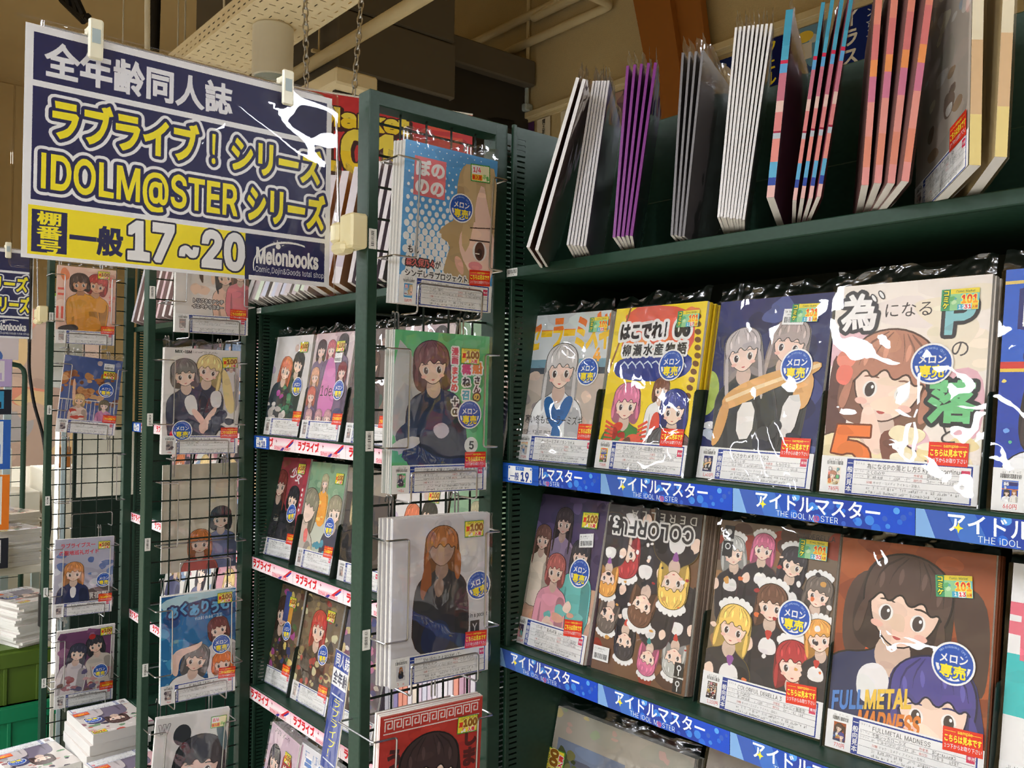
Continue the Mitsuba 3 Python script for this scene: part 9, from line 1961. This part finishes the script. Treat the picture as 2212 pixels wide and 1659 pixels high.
# cards on a rack at the left picture edge
for _i, (_z0, _z1, _c1, _c2, _s) in enumerate(((1.50, 1.60, (226, 222, 232), (190, 170, 220), 'white and lilac'), (1.40, 1.49, (60, 150, 200), (30, 34, 50), 'black and sky blue'), (1.20, 1.38, (226, 234, 244), (50, 100, 190), 'white and blue'), (0.98, 1.18, (240, 240, 236), (240, 130, 40), 'white and orange'), (0.84, 0.95, (230, 228, 226), (30, 34, 44), 'white and black'))):
    _a = Print(0.2, _z1 - _z0, _c2); _H = _a.H; _a.r(6, 3, 88, _H - 10, _c1); _a.dashes(10, 80, _H * 0.35, 5, (90, 90, 100), _i); _a.r(50, _H * 0.5, 84, _H * 0.75, _c2)
    k = thing('goods_card', f'{_s} goods card hanging at the left picture edge', 'card')
    _mm = frame((-2.6, -0.39, _z0), (0, 1, 0), (0, 0, 1))
    part(k, 'card', _a.shape(shift(_mm, 0, 0, 0.001))); part(k, 'backing', placed(mikit.ply(block(0, 0.2, 0, _z1 - _z0, -0.004, 0.0004), 'white_paint'), _mm))
k = thing('card_rack', 'slim steel rack carrying the goods cards at the left picture edge', 'rack')
part(k, 'upright', mikit.ply(tube([(-2.615, -0.29, 0.0), (-2.615, -0.29, 1.63)], 0.008, 8), 'green_steel', smooth=50)); part(k, 'foot', mikit.ply(block(-2.75, -2.48, -0.31, -0.27, 0.0, 0.012), 'green_steel'))
# store counter with boxes and bags behind the fence
k = thing('counter', 'pale counter behind the wire fence at the far left', 'counter')
part(k, 'body', mikit.ply(block(-4.8, -3.48, -0.6, 0.9, 0.0, 0.72, 0.005), 'white_paint')); part(k, 'top', mikit.ply(block(-4.82, -3.46, -0.62, 0.92, 0.72, 0.75, 0.005), 'cream_paint'))
for _i, (_x, _y, _z, _sx_, _sy_, _sz_, _m2, _s) in enumerate(((-3.85, -0.25, 0.751, 0.3, 0.36, 0.26, 'white_paint', 'large white'), (-3.85, 0.12, 0.751, 0.3, 0.3, 0.36, 'white_paint', 'tall white'), (-3.87, -0.2, 1.012, 0.26, 0.2, 0.2, 'white_paint', 'small white top'), (-3.7, 0.2, 1.112, 0.06, 0.06, 0.1, 'brown_paint', 'little brown'))):
    single('carton', mikit.ply(join(block(_x, _x + _sx_, _y, _y + _sy_, _z, _z + _sz_, 0.004), block(_x + _sx_ - 0.004, _x + _sx_ + 0.001, _y + 0.02, _y + _sy_ - 0.02, _z + _sz_ * 0.45, _z + _sz_ * 0.52)), _m2), f'{_s} carton on the counter behind the wire fence', 'box')
_a = Print(1.6, 1.0, (150, 128, 114)); _a.blobs(40, (0, 0, 100, 62), (5, 14), [(160, 136, 120), (170, 112, 92), (140, 118, 106), (172, 146, 108), (136, 130, 128)], 4)
k = thing('poster', 'faded peach coloured poster wall far behind the wire fence', 'poster'); _mm = frame((-5.2, -0.8, 1.0), (0, 1, 0), (0, 0, 1))
part(k, 'sheet', _a.shape(shift(_mm, 0, 0, 0.002), bsdf='matte_print')); part(k, 'board', placed(mikit.ply(block(0, 1.6, -1.0, 1.0, -0.02, 0.001), 'white_paint'), _mm))
k = thing('poster_screen', 'pale anime free display board behind the left end of the large sign'.replace('anime free ', ''), 'display board')
_a = Print(0.6, 0.5, (226, 216, 224)); _a.blobs(26, (0, 0, 100, 83), (5, 12), [(236, 228, 234), (206, 196, 214), (90, 120, 190), (214, 190, 200)], 6)
_mm = frame((-3.41, -0.62, 1.62), (0, 1, 0), (0, 0, 1)); part(k, 'sheet', _a.shape(shift(_mm, 0, 0, 0.002), bsdf='matte_print')); part(k, 'board', placed(mikit.ply(block(0, 0.6, 0, 0.5, -0.012, 0.001), 'white_paint'), _mm))
part(k, 'leg', mikit.ply(block(-3.44, -3.4225, -0.6, -0.57, 0, 1.63), 'grey_plastic')); part(k, 'leg', mikit.ply(block(-3.44, -3.4225, -0.07, -0.04, 0, 1.63), 'grey_plastic'))

# crates and stacked comics at the lower left
def crate(x0, x1, y0, y1, z0, z1, mat, label):
    t = 0.012
    m = join(block(x0, x1, y0, y1, z0, z0 + t), block(x0, x0 + t, y0, y1, z0, z1, 0.002), block(x1 - t, x1, y0, y1, z0, z1, 0.002), block(x0, x1, y0, y0 + t, z0, z1, 0.002), block(x0, x1, y1 - t, y1, z0, z1, 0.002))
    k = thing('storage_crate', label, 'crate')
    part(k, 'walls', mikit.ply(m, mat))
    part(k, 'rim', mikit.ply(join(block(x1, x1 + 0.01, y0 - 0.01, y1 + 0.01, z1 - 0.05, z1 - 0.001, 0.003), block(x0 - 0.01, x1 + 0.01, y0 - 0.012, y0, z1 - 0.05, z1 - 0.001, 0.003)), mat))
    n = 5
    for i in range(n):
        y = y0 + 0.03 + (y1 - y0 - 0.06) * i / (n - 1)
        part(k, 'rib', mikit.ply(block(x1, x1 + 0.008, y - 0.006, y + 0.006, z0, z1 - 0.05, 0.002), mat))
    for i in range(2):
        x = x0 + (x1 - x0) * (0.3 + 0.4 * i); part(k, 'rib', mikit.ply(block(x - 0.006, x + 0.006, y0 - 0.008, y0, z0, z1 - 0.05, 0.002), mat))
    return k
crate(-2.62, -2.17, -0.60, -0.12, 0.03, 0.47, 'crate_green', 'bright green plastic storage crate at the lower left, under the olive one')
crate(-2.62, -2.19, -0.58, -0.14, 0.472, 0.64, 'crate_olive', 'olive green crate at the lower left, stacked on the bright green one')
structure_top = part('storage_crate_001', 'lid', mikit.ply(block(-2.615, -2.195, -0.575, -0.145, 0.64, 0.648), 'crate_olive'))
def flat_comic(x, y, z, rot, w, h, t, col, label, group, art_seed=None, film=False, edge=(226, 224, 218)):
    m = np.eye(4); a = math.radians(rot); m[:2, :2] = [[math.cos(a), -math.sin(a)], [math.sin(a), math.cos(a)]]; m[:3, 3] = (x, y, z + t)
    if art_seed is None:
        return single('comic_book', placed(block_shape(w, h, t * 0.97, col, edge, col, edge), m), label, 'comic book', group)
    k = thing('comic_book', label, 'comic book', group)
    part(k, 'page_block', placed(block_shape(w, h, t * 0.97, col, edge, col, edge), m))
    p = Print(w, h, col); p.blobs(40, (0, 0, 100, 118), (4, 11), [(206, 170, 160), (70, 64, 80), (230, 224, 220), (150, 110, 120), (120, 150, 120), (190, 90, 80)], art_seed); p.person(44, 50, 16, (90, 66, 64), SKIN, (120, 110, 130)); p.person(76, 66, 13, (70, 70, 110), SKIN, (200, 190, 190))
    part(k, 'front_cover', p.shape(shift(m, 0, 0, 0.0002)))
    part(k, 'information_card', card_print(w, seed=art_seed * 3, far=True).shape(shift(m, 0, 0, p.top + 0.0004)))
    part(k, 'round_sticker', placed(_round_shape, shift(m, 0.1, h * 0.42, p.top + 0.0006))); part(k, 'sample_sticker', placed(_sample_shape, shift(m, 0.115, h * 0.19, p.top + 0.0008))); part(k, 'event_sticker', placed(event_shape('100')[1], shift(m, 0.118, h * 0.88, p.top + 0.0006)))
    if film: part(k, 'clear_sleeve', placed(SLEEVES[art_seed % 6], scaled(shift(m, 0, 0, p.top + 0.0006), w / 0.165, h / 0.233)))
_rr = random.Random(5)
def stack(x, y, z, n, t, label, group, top_label, seed, rot=0, w=0.165, h=0.233, col=(214, 206, 200), film=False, edge=(226, 224, 218)):
    for i in range(n):
        last = i == n - 1
        flat_comic(x + _rr.uniform(-0.004, 0.004), y + _rr.uniform(-0.004, 0.004), z + i * t, rot + _rr.uniform(-3, 3), w, h, t, col, top_label if last else f'{ORD[i]} {label}, counted from the bottom', None if last else group, seed if last else None, film and last, edge)
    return z + n * t
# on the low shelf of the farthest bay: two stacks (rot -90 lays the card towards the aisle)
k = thing('plinth', 'low grey plinth on the floor under the thick comic stacks', 'plinth')
part(k, 'body', mikit.ply(block(-1.72, -1.12, -0.42, -0.02, 0.012, 0.30, 0.003), 'grey_plastic')); part(k, 'skirting', mikit.ply(block(-1.71, -1.13, -0.41, -0.03, 0.0, 0.012), 'black_rubber'))
stack(-1.635, -0.062, 0.3005, 11, 0.0275, 'thick comic in the tallest stack at the lower left', 'thick comics in the tallest stack', 'thick comic on top of the tallest stack at the lower left', 5, rot=-86, w=0.155, h=0.225, edge=(214, 212, 208))
stack(-1.69, -0.24, 0.3005, 8, 0.027, 'thick comic in the front left stack', 'thick comics in the front left stack', 'thick comic on top of the front left stack', 8, rot=-84, w=0.155, h=0.225)
stack(-1.385, -0.075, 0.3005, 9, 0.0275, 'thick comic in the stack under the pink one', 'thick comics under the pink one', 'thick pink comic on top of the stack at the very bottom', 9, rot=-86, w=0.155, h=0.225, col=(220, 176, 180))
# sleeved comics on the olive crate
stack(-2.46, -0.155, 0.6485, 16, 0.009, 'sleeved comic in the near olive crate stack', 'sleeved comics in the near stack on the olive crate', 'sleeved comic on top of the near stack on the olive crate', 11, rot=-70, film=True)
stack(-2.52, -0.37, 0.6485, 12, 0.008, 'sleeved comic in the second olive crate stack', 'sleeved comics in the second stack on the olive crate', 'sleeved comic on top of the second stack on the olive crate', 13, rot=-86, film=True)
k = thing('display_table', 'low table carrying bright sleeved stacks at the left edge', 'table')
part(k, 'top', mikit.ply(block(-3.25, -2.66, -0.95, 0.05, 0.80, 0.83, 0.003), 'white_paint'))
for _x, _y in ((-3.23, -0.93), (-2.7, -0.93), (-3.23, 0.01), (-2.7, 0.01)): part(k, 'leg', mikit.ply(block(_x, _x + 0.03, _y, _y + 0.03, 0, 0.80), 'grey_plastic'))
for _j, (_x, _y, _n, _c) in enumerate(((-3.1, -0.32, 14, (214, 200, 210)), (-2.9, -0.12, 16, (226, 224, 230)), (-3.12, -0.10, 20, (220, 210, 190)), (-2.88, -0.42, 8, (200, 206, 214)))):
    _s = ('left back', 'front', 'tall back', 'left front')[_j]
    stack(_x, _y, 0.8305, _n, 0.0085, f'sleeved comic in the {_s} stack on the low table', f'sleeved comics in the {_s} stack on the low table', f'sleeved comic on top of the {_s} stack on the low table', 20 + _j, rot=-82 + 6 * _j, col=_c, film=True)
